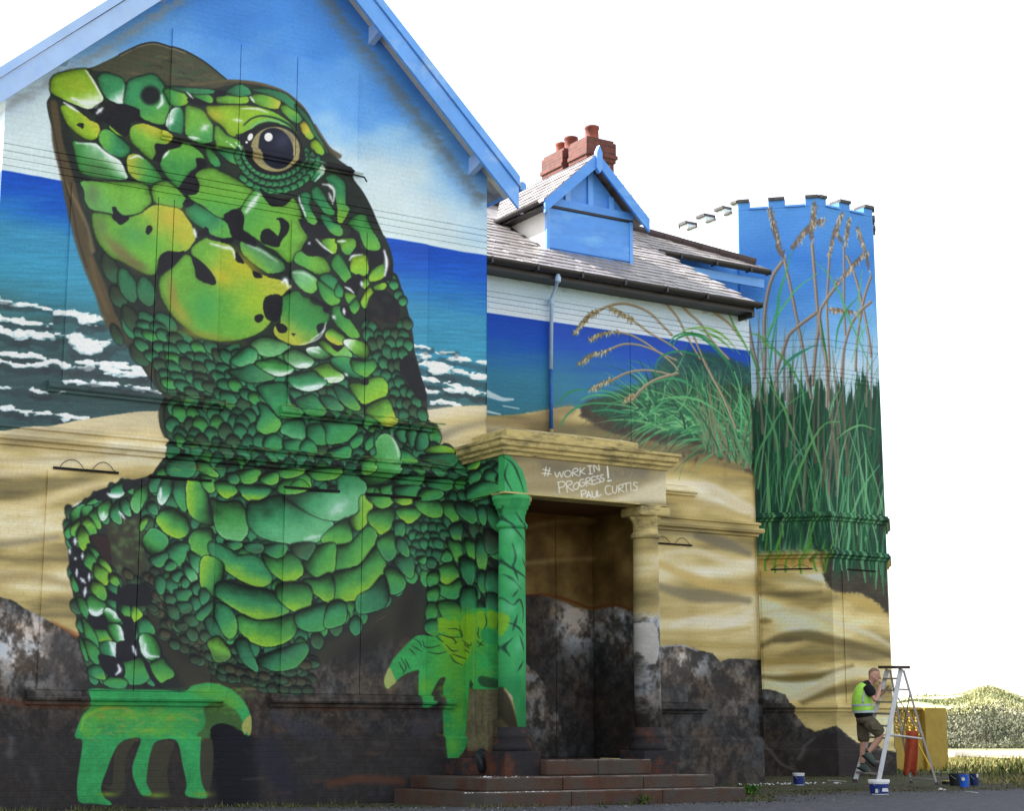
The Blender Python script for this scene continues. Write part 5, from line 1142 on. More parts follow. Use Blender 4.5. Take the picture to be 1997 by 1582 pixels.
    for s, w in (("1165,540 1100,640 1060,780 1040,960 1045,1150 1040,1350", 26), ("1180,520 1220,700 1270,950 1310,1150 1350,1400 1370,1500", 22), ("1375,420 1390,600 1410,850 1420,1000 1400,1150 1380,1400", 24), ("1500,470 1490,650 1480,850 1490,1100 1500,1300", 16), ("1600,440 1600,650 1600,850 1610,1050", 14),
                 ("1620,500 1680,650 1730,850 1770,1050 1790,1200", 18), ("1560,690 1480,800 1430,900 1440,1050 1480,1300 1480,1560", 22), ("1400,900 1280,990 1210,1060 1170,1180 1130,1300 1130,1420", 24), ("1790,640 1750,760 1720,900 1690,1100 1680,1300", 16), ("1790,820 1720,880 1650,980 1600,1150 1580,1350", 18), ("1430,960 1470,1200 1480,1400", 20),
                 ("905,860 930,980 960,1150 1000,1300", 24)):
        P = S(s)
        c.stroke(P + .9, w / 3.6, w / 3.6, sd, .92, 1); c.stroke(P - .7, w / 3.6 * .5, w / 3.6 * .45, st, .95, 1)
    for s, w in (("1080,170 1110,280 1140,400 1175,500", 13), ("1240,440 1320,340 1400,270 1470,250", 15), ("1395,130 1390,220 1370,320", 13), ("1370,330 1378,400", 12), ("1590,200 1560,280 1520,390 1500,500", 10), ("1550,340 1600,420", 9), ("1635,240 1625,330 1610,420", 9), ("1695,300 1730,400 1760,480", 8),
                 ("1760,480 1690,540 1620,620 1550,690", 11), ("1500,875 1560,880 1620,890 1690,900", 9), ("1760,500 1775,600", 8), ("1130,430 1180,520", 11)):
        ear(c, S(s), w, ((158, 140, 120), (112, 96, 82), (212, 198, 180)))
    for s, col, w in (("1235,460 1200,600 1150,760 1130,900 1060,1100 1010,1250", (72, 168, 100), 5), ("1420,620 1280,720 1180,850 1110,960 1030,1100", (96, 186, 124), 4), ("1400,540 1500,640 1580,780 1640,950 1720,1120 1790,1300", (90, 172, 120), 4), ("1700,790 1620,880 1560,1010 1540,1180", (58, 138, 82), 4),
                   ("1420,1120 1310,1170 1200,1250 1120,1380", (52, 140, 110), 6), ("1060,1090 1160,1200 1260,1330 1330,1500", (84, 156, 84), 5), ("930,1040 1010,1060 1060,1120 1150,1200", (104, 170, 84), 5), ("1050,1340 1130,1480 1210,1600", (86, 156, 76), 4), ("900,1050 960,1200 1010,1350 1020,1500", (78, 150, 76), 4),
                   ("1800,930 1720,1060 1650,1250", (112, 184, 140), 3), ("1440,950 1460,1100 1490,1250", (48, 118, 70), 5), ("1140,900 1110,1050 1090,1200 1080,1350", (60, 150, 108), 4), ("1730,600 1710,750 1700,900 1740,1100", (110, 176, 130), 3)):
        c.stroke(S(s), 1.4, 1.4, col, .95, 1, wm=w)
    for s, col, w in (("920,0 1000,130 1050,270 1080,340", (110, 178, 110), 5), ("1180,0 1000,130 900,300 830,430 790,620 780,760", (96, 170, 110), 5), ("830,0 900,200 950,350 960,560 940,800", (96, 168, 110), 5), ("1130,0 1160,180 1210,380 1260,560 1250,830", (104, 172, 112), 6),
                   ("1390,225 1290,240 1200,360 1110,560 1060,700 1010,900 960,1080", (112, 180, 108), 6), ("1640,280 1540,250 1440,290 1370,350", (120, 184, 122), 4), ("1450,300 1400,480 1380,700 1370,900", (116, 182, 134), 4), ("1460,300 1520,480 1560,650 1600,860 1650,1060 1680,1300", (112, 176, 128), 5),
                   ("1670,530 1560,680 1490,850 1430,1030", (108, 178, 122), 5), ("870,440 890,640 900,850 910,1120 910,1230", (110, 178, 116), 6), ("1180,560 1210,760 1220,900 1160,1100 1120,1220", (84, 156, 92), 6), ("1170,370 1080,480 1020,620 990,830", (104, 172, 130), 5), ("770,1040 765,1200", (84, 160, 52), 5),
                   ("920,1230 960,1080 1000,960", (86, 168, 52), 6), ("1120,1240 1160,1120 1200,1040", (86, 168, 52), 7), ("1290,1250 1270,1150 1290,1050", (84, 156, 72), 7), ("1450,1340 1440,1200 1460,1000 1450,800 1460,520", (112, 176, 132), 6), ("1560,1320 1540,1150 1550,960", (100, 164, 118), 5),
                   ("1640,1400 1650,1240 1660,1060", (104, 168, 122), 6), ("1700,1440 1690,1250 1700,1000", (66, 134, 96), 7), ("1320,200 1340,100 1390,0", (104, 172, 116), 4), ("1310,560 1300,700 1330,860 1350,1010", (120, 180, 140), 5), ("1560,960 1570,800 1580,600 1570,420 1550,300", (120, 182, 130), 4),
                   ("1030,350 1110,440 1180,520", (88, 156, 120), 4), ("780,100 830,0", (118, 184, 110), 4)):
        c.stroke(S2(s), 1.5, 1.2, col, .92, 1, wm=w * .9)
    c.poly(S2("1175,1180 1200,1140 1215,1170 1200,1210 1180,1205"), (32, 58, 40), .9, 1.5)
    c.poly([(1462, 1082), (1600, 1078), (1606, 1108), (1600, 1118), (1466, 1122)], (198, 160, 70), .45, 6)
    for x in (1476, 1492, 1510, 1530, 1560, 1590, 1608): grass_blade(c, x, 1112 + (x % 7), -math.pi / 2 + RNG.uniform(-.3, .3), RNG.uniform(60, 110), .2, 4, (84, 158, 52), .9)
    # rocks at the foot
    rk = [(1450, 1350), (1476, 1346), (1500, 1345), (1530, 1356), (1548, 1392), (1570, 1418), (1590, 1428), (1608, 1422), (1630, 1416), (1650, 1432), (1672, 1450), (1700, 1448), (1722, 1462), (1750, 1470), (1770, 1700), (1440, 1700)]
    m = poly_mask(c, rk, 1.5, 1.2)
    light = .10 + .35 * np.exp(-(((X - 1500) / 34) ** 2 + ((Y - 1362) / 18) ** 2)) + .22 * np.exp(-(((X - 1560) / 22) ** 2 + ((Y - 1408) / 16) ** 2))
    mix(c, m, rock_colour(X, Y, 261, light))
    for s in ("1480,1440 1500,1466 1520,1490 1545,1502", "1555,1480 1570,1455 1590,1440"):
        c.stroke([tuple(float(q) for q in p.split(',')) for p in s.split()], 8, 4, (92, 84, 84), .8, 2)
    c.poly([(1590, 1440), (1620, 1432), (1650, 1440), (1676, 1470), (1676, 1560), (1550, 1560), (1560, 1490)], (46, 38, 38), .7, 3)
    return c
# ------------------------------------------------------------------ helpers
def prop(o, label=None, cat=None, group=None, kind=None):
    if label: o['label'] = label
    if cat: o['category'] = cat
    if group: o['group'] = group
    if kind: o['kind'] = kind
    return o
def empty(name, loc=(0, 0, 0), **k):
    o = bpy.data.objects.new(name, None); C.objects.link(o); o.location = loc; o.empty_display_size = .2
    return prop(o, **k)
def link(name, me, parent=None, **k):
    o = bpy.data.objects.new(name, me); C.objects.link(o)
    if parent is not None:
        o.parent = parent
        # parts are modelled in world coordinates: only a thing's own empty stands away from the origin
        o.matrix_parent_inverse = Matrix.Translation(-Vector(parent.location)) if parent.parent is None else Matrix.Identity(4)
    return prop(o, **k)
class MB:
    def __init__(s): s.v = []; s.f = []; s.fm = []
    def add(s, vs, fs, m=0):
        b = len(s.v); s.v += [tuple(float(c) for c in v) for v in vs]; s.f += [tuple(b + i for i in f) for f in fs]; s.fm += [m] * len(fs); return s
    def box(s, x0, x1, y0, y1, z0, z1, m=0, M=None):
        vs = [(x, y, z) for z in (z0, z1) for y in (y0, y1) for x in (x0, x1)]
        if M is not None: vs = [tuple(M @ Vector(v)) for v in vs]
        return s.add(vs, [(0, 2, 3, 1), (4, 5, 7, 6), (0, 1, 5, 4), (2, 6, 7, 3), (0, 4, 6, 2), (1, 3, 7, 5)], m)
    def quad(s, a, b, c, d, m=0): return s.add([a, b, c, d], [(0, 1, 2, 3)], m)
    def tube(s, P, r, n=8, m=0, r1=None, cap=True):
        P = [Vector(p) for p in P]; rings = []
        up = Vector((0, 0, 1)); N = len(P); fs = []; vs = []
        for i, p in enumerate(P):
            t = (P[min(i + 1, N - 1)] - P[max(i - 1, 0)]).normalized()
            a = t.cross(up if abs(t.z) < .9 else Vector((1, 0, 0))).normalized(); b = t.cross(a)
            rr = r if r1 is None else r + (r1 - r) * i / max(N - 1, 1)
            for k in range(n):
                w = 2 * math.pi * k / n
                vs.append(tuple(p + a * rr * math.cos(w) + b * rr * math.sin(w)))
        for i in range(N - 1):
            for k in range(n):
                k2 = (k + 1) % n; fs.append((i * n + k, i * n + k2, (i + 1) * n + k2, (i + 1) * n + k))
        if cap: fs.append(tuple(range(n))[::-1]); fs.append(tuple((N - 1) * n + k for k in range(n)))
        return s.add(vs, fs, m)
    def lathe(s, cx, cy, prof, n=24, m=0, cap=True, sx=1., sy=1.):
        vs = [(cx + sx * r * math.cos(2 * math.pi * k / n), cy + sy * r * math.sin(2 * math.pi * k / n), z) for r, z in prof for k in range(n)]
        fs = [(i * n + k, i * n + (k + 1) % n, (i + 1) * n + (k + 1) % n, (i + 1) * n + k) for i in range(len(prof) - 1) for k in range(n)]
        if cap: fs.append(tuple((len(prof) - 1) * n + k for k in range(n))); fs.append(tuple(range(n))[::-1])
        return s.add(vs, fs, m)
    def profile(s, path, prof, closed=False, m=0):
        """sweep a (out, z) profile along a ground path; out is to the right-hand side (outward) of the path, mitred"""
        P = [Vector((p[0], p[1])) for p in path]; N = len(P); rows = []
        for i in range(N):
            def nrm(a, b): d = (b - a).normalized(); return Vector((d.y, -d.x))
            if closed or 0 < i < N - 1:
                n0 = nrm(P[i - 1], P[i]); n1 = nrm(P[i], P[(i + 1) % N]); q = (n0 + n1); q = q / max(q.dot(n0), .2)
            elif i == 0: q = nrm(P[0], P[1])
            else: q = nrm(P[-2], P[-1])
            rows.append([(P[i].x + q.x * o, P[i].y + q.y * o, z) for o, z in prof])
        K = len(prof); vs = [v for r in rows for v in r]; fs = []
        for i in range(N if closed else N - 1):
            j = (i + 1) % N
            for k in range(K - 1): fs.append((i * K + k, j * K + k, j * K + k + 1, i * K + k + 1))
        if not closed: fs.append(tuple(range(K))); fs.append(tuple((N - 1) * K + k for k in range(K))[::-1])
        return s.add(vs, fs, m)
    def build(s, name, mats, parent=None, uv=None, smooth=False, bevel=0, **k):
        me = bpy.data.meshes.new(name); me.from_pydata(s.v, [], s.f)
        mats = mats if isinstance(mats, (list, tuple)) else [mats]
        for m in mats: me.materials.append(m)
        if len(mats) > 1: me.polygons.foreach_set('material_index', s.fm)
        if uv is not None: set_uv(me, uv)
        if smooth: me.polygons.foreach_set('use_smooth', [True] * len(me.polygons))
        me.update()
        o = link(name, me, parent, **k)
        if bevel:
            b = o.modifiers.new('bevel', 'BEVEL'); b.width = bevel; b.segments = 2; b.limit_method = 'ANGLE'; b.angle_limit = .6
        return o
def set_uv(me, fn):
    lay = me.uv_layers.new(name='wall')
    co = np.empty(len(me.vertices) * 3, np.float32); me.vertices.foreach_get('co', co); co = co.reshape(-1, 3)
    li = np.empty(len(me.loops), np.int32); me.loops.foreach_get('vertex_index', li)
    uv = fn(co[li], me, li).astype(np.float32)
    lay.data.foreach_set('uv', uv.ravel())

# ---- materials
def nodes(m): m.use_nodes = True; t = m.node_tree; return t, t.nodes, t.links, t.nodes['Principled BSDF']
def mat(name, col, rough=.8, var=.15, scale=4., bump=.0, bscale=30., spec=.3, metal=0., col2=None, stretch=(1, 1, 1), k2=(.45, .65)):
    m = bpy.data.materials.new(name); t, N, L, b = nodes(m)
    tc = N.new('ShaderNodeTexCoord'); mp = N.new('ShaderNodeMapping'); mp.inputs['Scale'].default_value = stretch; L.new(tc.outputs['Object'], mp.inputs['Vector'])
    n = N.new('ShaderNodeTexNoise'); n.inputs['Scale'].default_value = scale; n.inputs['Detail'].default_value = 7; n.inputs['Roughness'].default_value = .62; L.new(mp.outputs[0], n.inputs['Vector'])
    r = N.new('ShaderNodeValToRGB'); e = r.color_ramp.elements
    c = np.array(col); a = np.clip(c * (1 - var), 0, 1); z = np.clip(c * (1 + var), 0, .95)
    e[0].position = .3; e[0].color = (*a, 1); e[1].position = .7; e[1].color = (*z, 1)
    L.new(n.outputs['Fac'], r.inputs['Fac']); last = r.outputs[0]
    if col2 is not None:
        n2 = N.new('ShaderNodeTexNoise'); n2.inputs['Scale'].default_value = scale * .45; n2.inputs['Detail'].default_value = 8; n2.inputs['Roughness'].default_value = .7; L.new(mp.outputs[0], n2.inputs['Vector'])
        r2 = N.new('ShaderNodeValToRGB'); r2.color_ramp.elements[0].position = k2[0]; r2.color_ramp.elements[1].position = k2[1]; L.new(n2.outputs['Fac'], r2.inputs['Fac'])
        mx = N.new('ShaderNodeMixRGB'); L.new(r2.outputs[0], mx.inputs['Fac']); L.new(last, mx.inputs[1]); mx.inputs[2].default_value = (*col2, 1); last = mx.outputs[0]
    L.new(last, b.inputs['Base Color']); b.inputs['Roughness'].default_value = rough; b.inputs['Metallic'].default_value = metal; b.inputs['Specular IOR Level'].default_value = spec
    if bump:
        nb = N.new('ShaderNodeTexNoise'); nb.inputs['Scale'].default_value = bscale; nb.inputs['Detail'].default_value = 6; L.new(mp.outputs[0], nb.inputs['Vector'])
        bp = N.new('ShaderNodeBump'); bp.inputs['Strength'].default_value = bump; bp.inputs['Distance'].default_value = .02; L.new(nb.outputs['Fac'], bp.inputs['Height']); L.new(bp.outputs[0], b.inputs['Normal'])
    return m
def lin(r, g, b):
    f = lambda v: ((v / 255 + .055) / 1.055) ** 2.4 if v > 10 else v / 255 / 12.92
    return (f(r), f(g), f(b))

# ---- printing the painting on walls: each wall gets its paint in wall metres
def bake(canvas, fn, u0, u1, v0, v1, res, name):
    """fn(U,V) -> world X,Y,Z of wall points"""
    w, h = int((u1 - u0) * res), int((v1 - v0) * res)
    U, V = np.meshgrid(u0 + (np.arange(w) + .5) / res, v0 + (np.arange(h) + .5) / res)
    X, Y, Z = fn(U, V)
    dx, dy, dz = X, Y, Z - EYE
    z = dx * _fw[0] + dy * _fw[1] + dz * _fw[2]
    px = PCX + FPX * (dx * _rt[0] + dy * _rt[1] + dz * _rt[2]) / z - canvas.x0 - .5
    py = PCY - FPX * (dx * _up[0] + dy * _up[1] + dz * _up[2]) / z - canvas.y0 - .5
    px = np.clip(px, 0, canvas.w - 1.001); py = np.clip(py, 0, canvas.h - 1.001)
    x0 = px.astype(int); y0 = py.astype(int); fx = (px - x0)[..., None]; fy = (py - y0)[..., None]; A = canvas.a
    im = (A[y0, x0] * (1 - fx) + A[y0, x0 + 1] * fx) * (1 - fy) + (A[y0 + 1, x0] * (1 - fx) + A[y0 + 1, x0 + 1] * fx) * fy
    # paint pigments: keep within what paint can reflect
    im = np.clip(im, 0.02, .93)
    img = bpy.data.images.new(name, w, h, alpha=False)
    px4 = np.ones((h, w, 4), np.float32); px4[..., :3] = im
    img.pixels.foreach_set(px4.ravel()); img.update(); img.pack()
    return img
def paint_mat(name, img, size, brick=True, bump=.35, gain=1.0, rough=.72, repeat=True):
    m = bpy.data.materials.new(name); t, N, L, b = nodes(m)
    uvn = N.new('ShaderNodeUVMap'); uvn.uv_map = 'wall'
    ti = N.new('ShaderNodeTexImage'); ti.image = img; ti.extension = 'EXTEND'; ti.interpolation = 'Cubic'; L.new(uvn.outputs[0], ti.inputs['Vector'])
    mp = N.new('ShaderNodeMapping'); mp.inputs['Scale'].default_value = (size[0], size[1], 1); L.new(uvn.outputs[0], mp.inputs['Vector'])
    gr = N.new('ShaderNodeTexNoise'); gr.inputs['Scale'].default_value = 24; gr.inputs['Detail'].default_value = 8; gr.inputs['Roughness'].default_value = .75; L.new(mp.outputs[0], gr.inputs['Vector'])
    rr = N.new('ShaderNodeMapRange'); rr.inputs['From Min'].default_value = .3; rr.inputs['From Max'].default_value = .7; rr.inputs['To Min'].default_value = .86; rr.inputs['To Max'].default_value = 1.1; L.new(gr.outputs['Fac'], rr.inputs['Value'])
    st = N.new('ShaderNodeTexNoise'); st.inputs['Scale'].default_value = 1.3; st.inputs['Detail'].default_value = 6; L.new(mp.outputs[0], st.inputs['Vector'])
    r2 = N.new('ShaderNodeMapRange'); r2.inputs['From Min'].default_value = .3; r2.inputs['From Max'].default_value = .7; r2.inputs['To Min'].default_value = .92; r2.inputs['To Max'].default_value = 1.06; L.new(st.outputs['Fac'], r2.inputs['Value'])
    mm = N.new('ShaderNodeMath'); mm.operation = 'MULTIPLY'; L.new(rr.outputs[0], mm.inputs[0]); L.new(r2.outputs[0], mm.inputs[1]); last = mm.outputs[0]
    h = gr.outputs['Fac']
    if brick:
        bt = N.new('ShaderNodeTexBrick'); bt.inputs['Scale'].default_value = 1; bt.inputs['Brick Width'].default_value = .225; bt.inputs['Row Height'].default_value = .075; bt.inputs['Mortar Size'].default_value = .007; bt.inputs['Mortar Smooth'].default_value = .6
        bt.inputs['Color1'].default_value = (1, 1, 1, 1); bt.inputs['Color2'].default_value = (.93, .93, .93, 1); bt.inputs['Mortar'].default_value = (.80, .80, .80, 1)
        L.new(mp.outputs[0], bt.inputs['Vector'])
        m2 = N.new('ShaderNodeMixRGB'); m2.blend_type = 'MULTIPLY'; m2.inputs[0].default_value = .28; L.new(last, m2.inputs[1]); L.new(bt.outputs['Color'], m2.inputs[2]); last = m2.outputs[0]
        ad = N.new('ShaderNodeMath'); ad.operation = 'MULTIPLY_ADD'; ad.inputs[1].default_value = -.7; L.new(bt.outputs['Fac'], ad.inputs[0]); L.new(gr.outputs['Fac'], ad.inputs[2]); h = ad.outputs[0]
    mx = N.new('ShaderNodeMixRGB'); mx.blend_type = 'MULTIPLY'; mx.inputs[0].default_value = 1; L.new(ti.outputs[0], mx.inputs[1]); L.new(last, mx.inputs[2])
    L.new(mx.outputs[0], b.inputs['Base Color']); b.inputs['Roughness'].default_value = rough; b.inputs['Specular IOR Level'].default_value = .25
    bp = N.new('ShaderNodeBump'); bp.inputs['Strength'].default_value = bump; bp.inputs['Distance'].default_value = .012; L.new(h, bp.inputs['Height']); L.new(bp.outputs[0], b.inputs['Normal'])
    return m
# ------------------------------------------------------------------ paint
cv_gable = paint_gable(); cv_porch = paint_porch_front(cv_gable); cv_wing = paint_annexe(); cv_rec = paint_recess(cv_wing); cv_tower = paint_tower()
GX0, GX1, GZ1 = 5.1, 13.0, 12.7
DW = 23.7                                     # wing wall plane
WX0, WX1, WZ1 = 12.6, 20.2, 8.9
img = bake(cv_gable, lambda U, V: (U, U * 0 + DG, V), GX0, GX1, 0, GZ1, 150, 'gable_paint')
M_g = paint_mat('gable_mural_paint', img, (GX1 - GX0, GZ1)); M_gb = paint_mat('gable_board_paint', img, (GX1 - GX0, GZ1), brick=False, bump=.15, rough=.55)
uv_g = lambda co, me, li: np.stack([(co[:, 0] - GX0) / (GX1 - GX0), co[:, 2] / GZ1], -1)
img = bake(cv_wing, lambda U, V: (U, U * 0 + DW, V), WX0, WX1, 0, WZ1, 150, 'wing_paint')
M_w = paint_mat('wing_mural_paint', img, (WX1 - WX0, WZ1)); M_wb = paint_mat('wing_board_paint', img, (WX1 - WX0, WZ1), brick=False, bump=.15, rough=.55)
uv_w = lambda co, me, li: np.stack([(co[:, 0] - WX0) / (WX1 - WX0), co[:, 2] / WZ1], -1)
# tower octagon (counter-clockwise seen from above so that the sweep's right-hand side faces out)
OCT = [(22.85, 27.2), (24.05, 26.0), (25.6, 26.0), (26.8, 27.2), (26.8, 29.2), (25.6, 30.4), (24.05, 30.4), (22.85, 29.2)]
LB = math.hypot(1.2, 1.2); LC = 1.55
def tw_pt(U, V):
    X = np.where(U < 0, 22.85, np.where(U < LB, 22.85 + 1.2 * U / LB, 24.05 + (U - LB)))
    Y = np.where(U < 0, 27.2 - U, np.where(U < LB, 27.2 - 1.2 * U / LB, 26.0))
    return X, Y, V
TU0, TU1, TZ1 = -2.0, LB + LC, 12.4
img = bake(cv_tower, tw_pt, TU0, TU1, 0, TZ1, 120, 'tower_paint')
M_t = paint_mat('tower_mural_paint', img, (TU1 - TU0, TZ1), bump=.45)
def uv_t(co, me, li):
    out = np.zeros((len(co), 2), np.float32); out[:, 1] = co[:, 2] / TZ1
    fi = np.empty(len(me.loops), np.int32)
    ls = np.empty(len(me.polygons), np.int32); lt = np.empty(len(me.polygons), np.int32)
    me.polygons.foreach_get('loop_start', ls); me.polygons.foreach_get('loop_total', lt)
    for s_, n_ in zip(ls, lt):
        q = co[s_:s_ + n_]; cx, cy = q[:, 0].mean(), q[:, 1].mean()
        if cy - cx < 27.2 - 22.85 and cy + cx < 50.08 and cx < 24.06 or (cy + cx < 50.12 and cx < 24.05): u = (q[:, 0] - 22.85) / 1.2 * LB
        elif cy < 26.2: u = LB + (q[:, 0] - 24.05)
        elif cx < 23.0: u = -(q[:, 1] - 27.2)
        elif cx > 26.6: u = LB + LC - (q[:, 1] - 27.2)
        elif cy > 29.8: u = LB + (26.8 - q[:, 0]) * .6
        else: u = LB * (1 - (q[:, 0] - 25.6) / 1.2) if cx > 25 else (q[:, 0] - 22.85)
        out[s_:s_ + n_, 0] = (np.clip(u, TU0, TU1) - TU0) / (TU1 - TU0)
    return out
# porch
PY, PXL, PXR = 19.8, 12.35, 15.13
img = bake(cv_porch, lambda U, V: (U, U * 0 + PY, V), 12.0, 15.5, 0, 5.3, 170, 'porch_front_paint'); M_pf = paint_mat('porch_front_paint', img, (3.5, 5.3), brick=False, bump=.3)
img = bake(cv_porch, lambda U, V: (U * 0 + PXL, U, V), 19.5, 21.0, 0, 5.3, 200, 'porch_flank_paint'); M_ps = paint_mat('porch_flank_paint', img, (1.5, 5.3), brick=False, bump=.3)
uv_pf = lambda co, me, li: np.stack([(co[:, 0] - 12.0) / 3.5, co[:, 2] / 5.3], -1)
uv_ps = lambda co, me, li: np.stack([(co[:, 1] - (co[:, 0] - PXL) * 1.1 - 19.5) / 1.5, co[:, 2] / 5.3], -1)
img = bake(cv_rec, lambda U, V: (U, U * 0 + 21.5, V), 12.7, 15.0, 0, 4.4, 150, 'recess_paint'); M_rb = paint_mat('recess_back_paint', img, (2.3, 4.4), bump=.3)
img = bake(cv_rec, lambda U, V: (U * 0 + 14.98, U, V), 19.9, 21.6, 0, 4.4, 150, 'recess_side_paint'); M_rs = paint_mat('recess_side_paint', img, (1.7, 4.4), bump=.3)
uv_rb = lambda co, me, li: np.stack([(co[:, 0] - 12.7) / 2.3, co[:, 2] / 4.4], -1)
uv_rs = lambda co, me, li: np.stack([(co[:, 1] - 19.9) / 1.7, co[:, 2] / 4.4], -1)

M_blue = mat('sky_blue_gloss_paint', lin(96, 158, 236), .45, .10, 2.5, .08, 14, .5, col2=lin(170, 200, 240), k2=(.52, .75))
M_blued = mat('deep_sky_blue_paint', lin(76, 144, 228), .45, .10, 3, .08, 14, .5, col2=lin(110, 172, 236), k2=(.5, .7), stretch=(1, 1, 3))
M_cream = mat('pale_soffit_paint', lin(190, 190, 186), .7, .12, 3, .1)
M_tile = mat('grey_roof_tile', lin(158, 152, 152), .34, .25, 6, .25, 40, .8, col2=lin(110, 102, 102), k2=(.45, .6))
M_ridge = mat('dark_ridge_tile', lin(74, 62, 62), .7, .2, 6, .3, 40)
M_gut = mat('black_gutter_plastic', lin(44, 40, 42), .5, .2, 5, .1, 20, .5)
M_dark = mat('shadow_line_black', lin(22, 22, 24), .9, .1)  # near-black for the shadow lines at the lintels
M_pipe = mat('pale_blue_pipe_paint', lin(168, 192, 222), .5, .08, 5, .1)
M_pipe2 = mat('sea_blue_pipe_paint', lin(36, 88, 168), .5, .1, 5, .1, col2=lin(60, 120, 160))
M_stone = mat('ochre_painted_stone', lin(190, 172, 116), .8, .2, 5, .5, 30, .3, col2=lin(112, 102, 72), k2=(.46, .66), stretch=(1, 1, 3))
M_red = mat('red_worn_step_paint', lin(80, 54, 42), .85, .3, 3, .6, 40, .2, col2=lin(72, 68, 62), k2=(.40, .58))
M_rust = mat('rusty_red_stone', lin(94, 56, 40), .85, .3, 4, .7, 30, .2, col2=lin(44, 42, 44), k2=(.38, .52))
M_rend = mat('plain_dark_render', lin(120, 112, 100), .85, .15, 3, .3)
M_white = mat('sunlit_cheek_white', lin(225, 225, 220), .7, .06, 4, .1)  # near-white: sun glare on the left cheek put into the colour
M_wire = mat('black_cable', lin(30, 28, 26), .6, .1)
# chimney brick: real courses
def brick_mat(name, c1, c2, mortar):
    m = bpy.data.materials.new(name); t, N, L, b = nodes(m)
    tc = N.new('ShaderNodeTexCoord'); sp = N.new('ShaderNodeSeparateXYZ'); cb = N.new('ShaderNodeCombineXYZ'); L.new(tc.outputs['Object'], sp.inputs[0])
    ad = N.new('ShaderNodeMath'); L.new(sp.outputs[0], ad.inputs[0]); L.new(sp.outputs[1], ad.inputs[1]); L.new(ad.outputs[0], cb.inputs[0]); L.new(sp.outputs[2], cb.inputs[1])
    bt = N.new('ShaderNodeTexBrick'); bt.inputs['Scale'].default_value = 1; bt.inputs['Brick Width'].default_value = .225; bt.inputs['Row Height'].default_value = .075; bt.inputs['Mortar Size'].default_value = .008
    bt.inputs['Color1'].default_value = (*c1, 1); bt.inputs['Color2'].default_value = (*c2, 1); bt.inputs['Mortar'].default_value = (*mortar, 1); L.new(cb.outputs[0], bt.inputs['Vector'])
    n = N.new('ShaderNodeTexNoise'); n.inputs['Scale'].default_value = 9; L.new(tc.outputs['Object'], n.inputs['Vector'])
    mx = N.new('ShaderNodeMixRGB'); mx.blend_type = 'MULTIPLY'; mx.inputs[0].default_value = .6; L.new(bt.outputs[0], mx.inputs[1]); L.new(n.outputs['Fac'], mx.inputs[2])
    L.new(mx.outputs[0], b.inputs['Base Color']); b.inputs['Roughness'].default_value = .85
    bp = N.new('ShaderNodeBump'); bp.inputs['Strength'].default_value = .6; bp.inputs['Distance'].default_value = .01; bp.invert = True; L.new(bt.outputs['Fac'], bp.inputs['Height']); L.new(bp.outputs[0], b.inputs['Normal'])
    return m
M_brick = brick_mat('red_chimney_brick', lin(132, 66, 54), lin(104, 48, 42), lin(104, 90, 84))
M_pot = mat('clay_chimney_pot', lin(136, 74, 60), .8, .25, 6, .3, col2=lin(92, 50, 44))

# ------------------------------------------------------------------ the painted building
B = empty('painted_building', (16, 24, 0), label='seaside building wearing a giant green lizard mural, with gable, porch, wing and tower', cat='building')
# --- gable wall: plinth, grooved band, gable end
GR = [8.26, 8.165, 8.07, 7.975]
def grooves(top, base=0.0):
    pr = []
    for z in GR: pr += [(base, z + .008), (base - .022, z + .006), (base - .022, z - .006), (base, z - .008)]
    return pr[::-1] if not top else pr
prof = [(.055, -.3), (.055, .845), (.03, .872), (0, .88)]
for z in sorted(GR): prof += [(0, z - .006), (-.018, z - .004), (-.018, z + .004), (0, z + .006)]
prof += [(0, 8.5)]
g = MB(); g.profile([(5.55, DG), (12.72, DG)], prof)
SR, SL, APX, APZ = .963, .915, 9.25, 12.47
zr = lambda x: APZ - (x - APX) * SR if x > APX else APZ - (APX - x) * SL
g.add([(5.55, DG, 8.5), (12.72, DG, 8.5), (12.72, DG, zr(12.72)), (APX, DG, APZ), (5.55, DG, zr(5.55))], [(0, 1, 2, 3, 4)])
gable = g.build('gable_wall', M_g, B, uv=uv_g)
g = MB(); g.quad((12.72, DG + .002, -.3), (12.72, 28, -.3), (12.72, 28, 8.9), (12.72, DG + .002, 8.9)); g.build('gable_side_wall', M_g, B, uv=uv_g); g = MB(); g.quad((5.55, 28, -.3), (5.55, DG + .002, -.3), (5.55, DG + .002, 8.9), (5.55, 28, 8.9))
g.build('gable_side_wall', M_g, B, uv=uv_g)
def ledge(x0, x1, z0, z1, out, Y, M, uv, parent, name='sill', rolls=1):
    h = z1 - z0
    pr = [(0, z0), (out * .45, z0 + h * .02), (out * .55, z0 + h * .25), (out * .9, z0 + h * .35), (out, z0 + h * .5), (out, z0 + h * .62), (out * .8, z0 + h * .66), (out * .85, z0 + h * .9), (out * .6, z1), (0, z1 + .01)]
    m = MB(); m.profile([(x0, Y), (x1, Y)], pr); return m.build(name, M, parent, uv=uv)
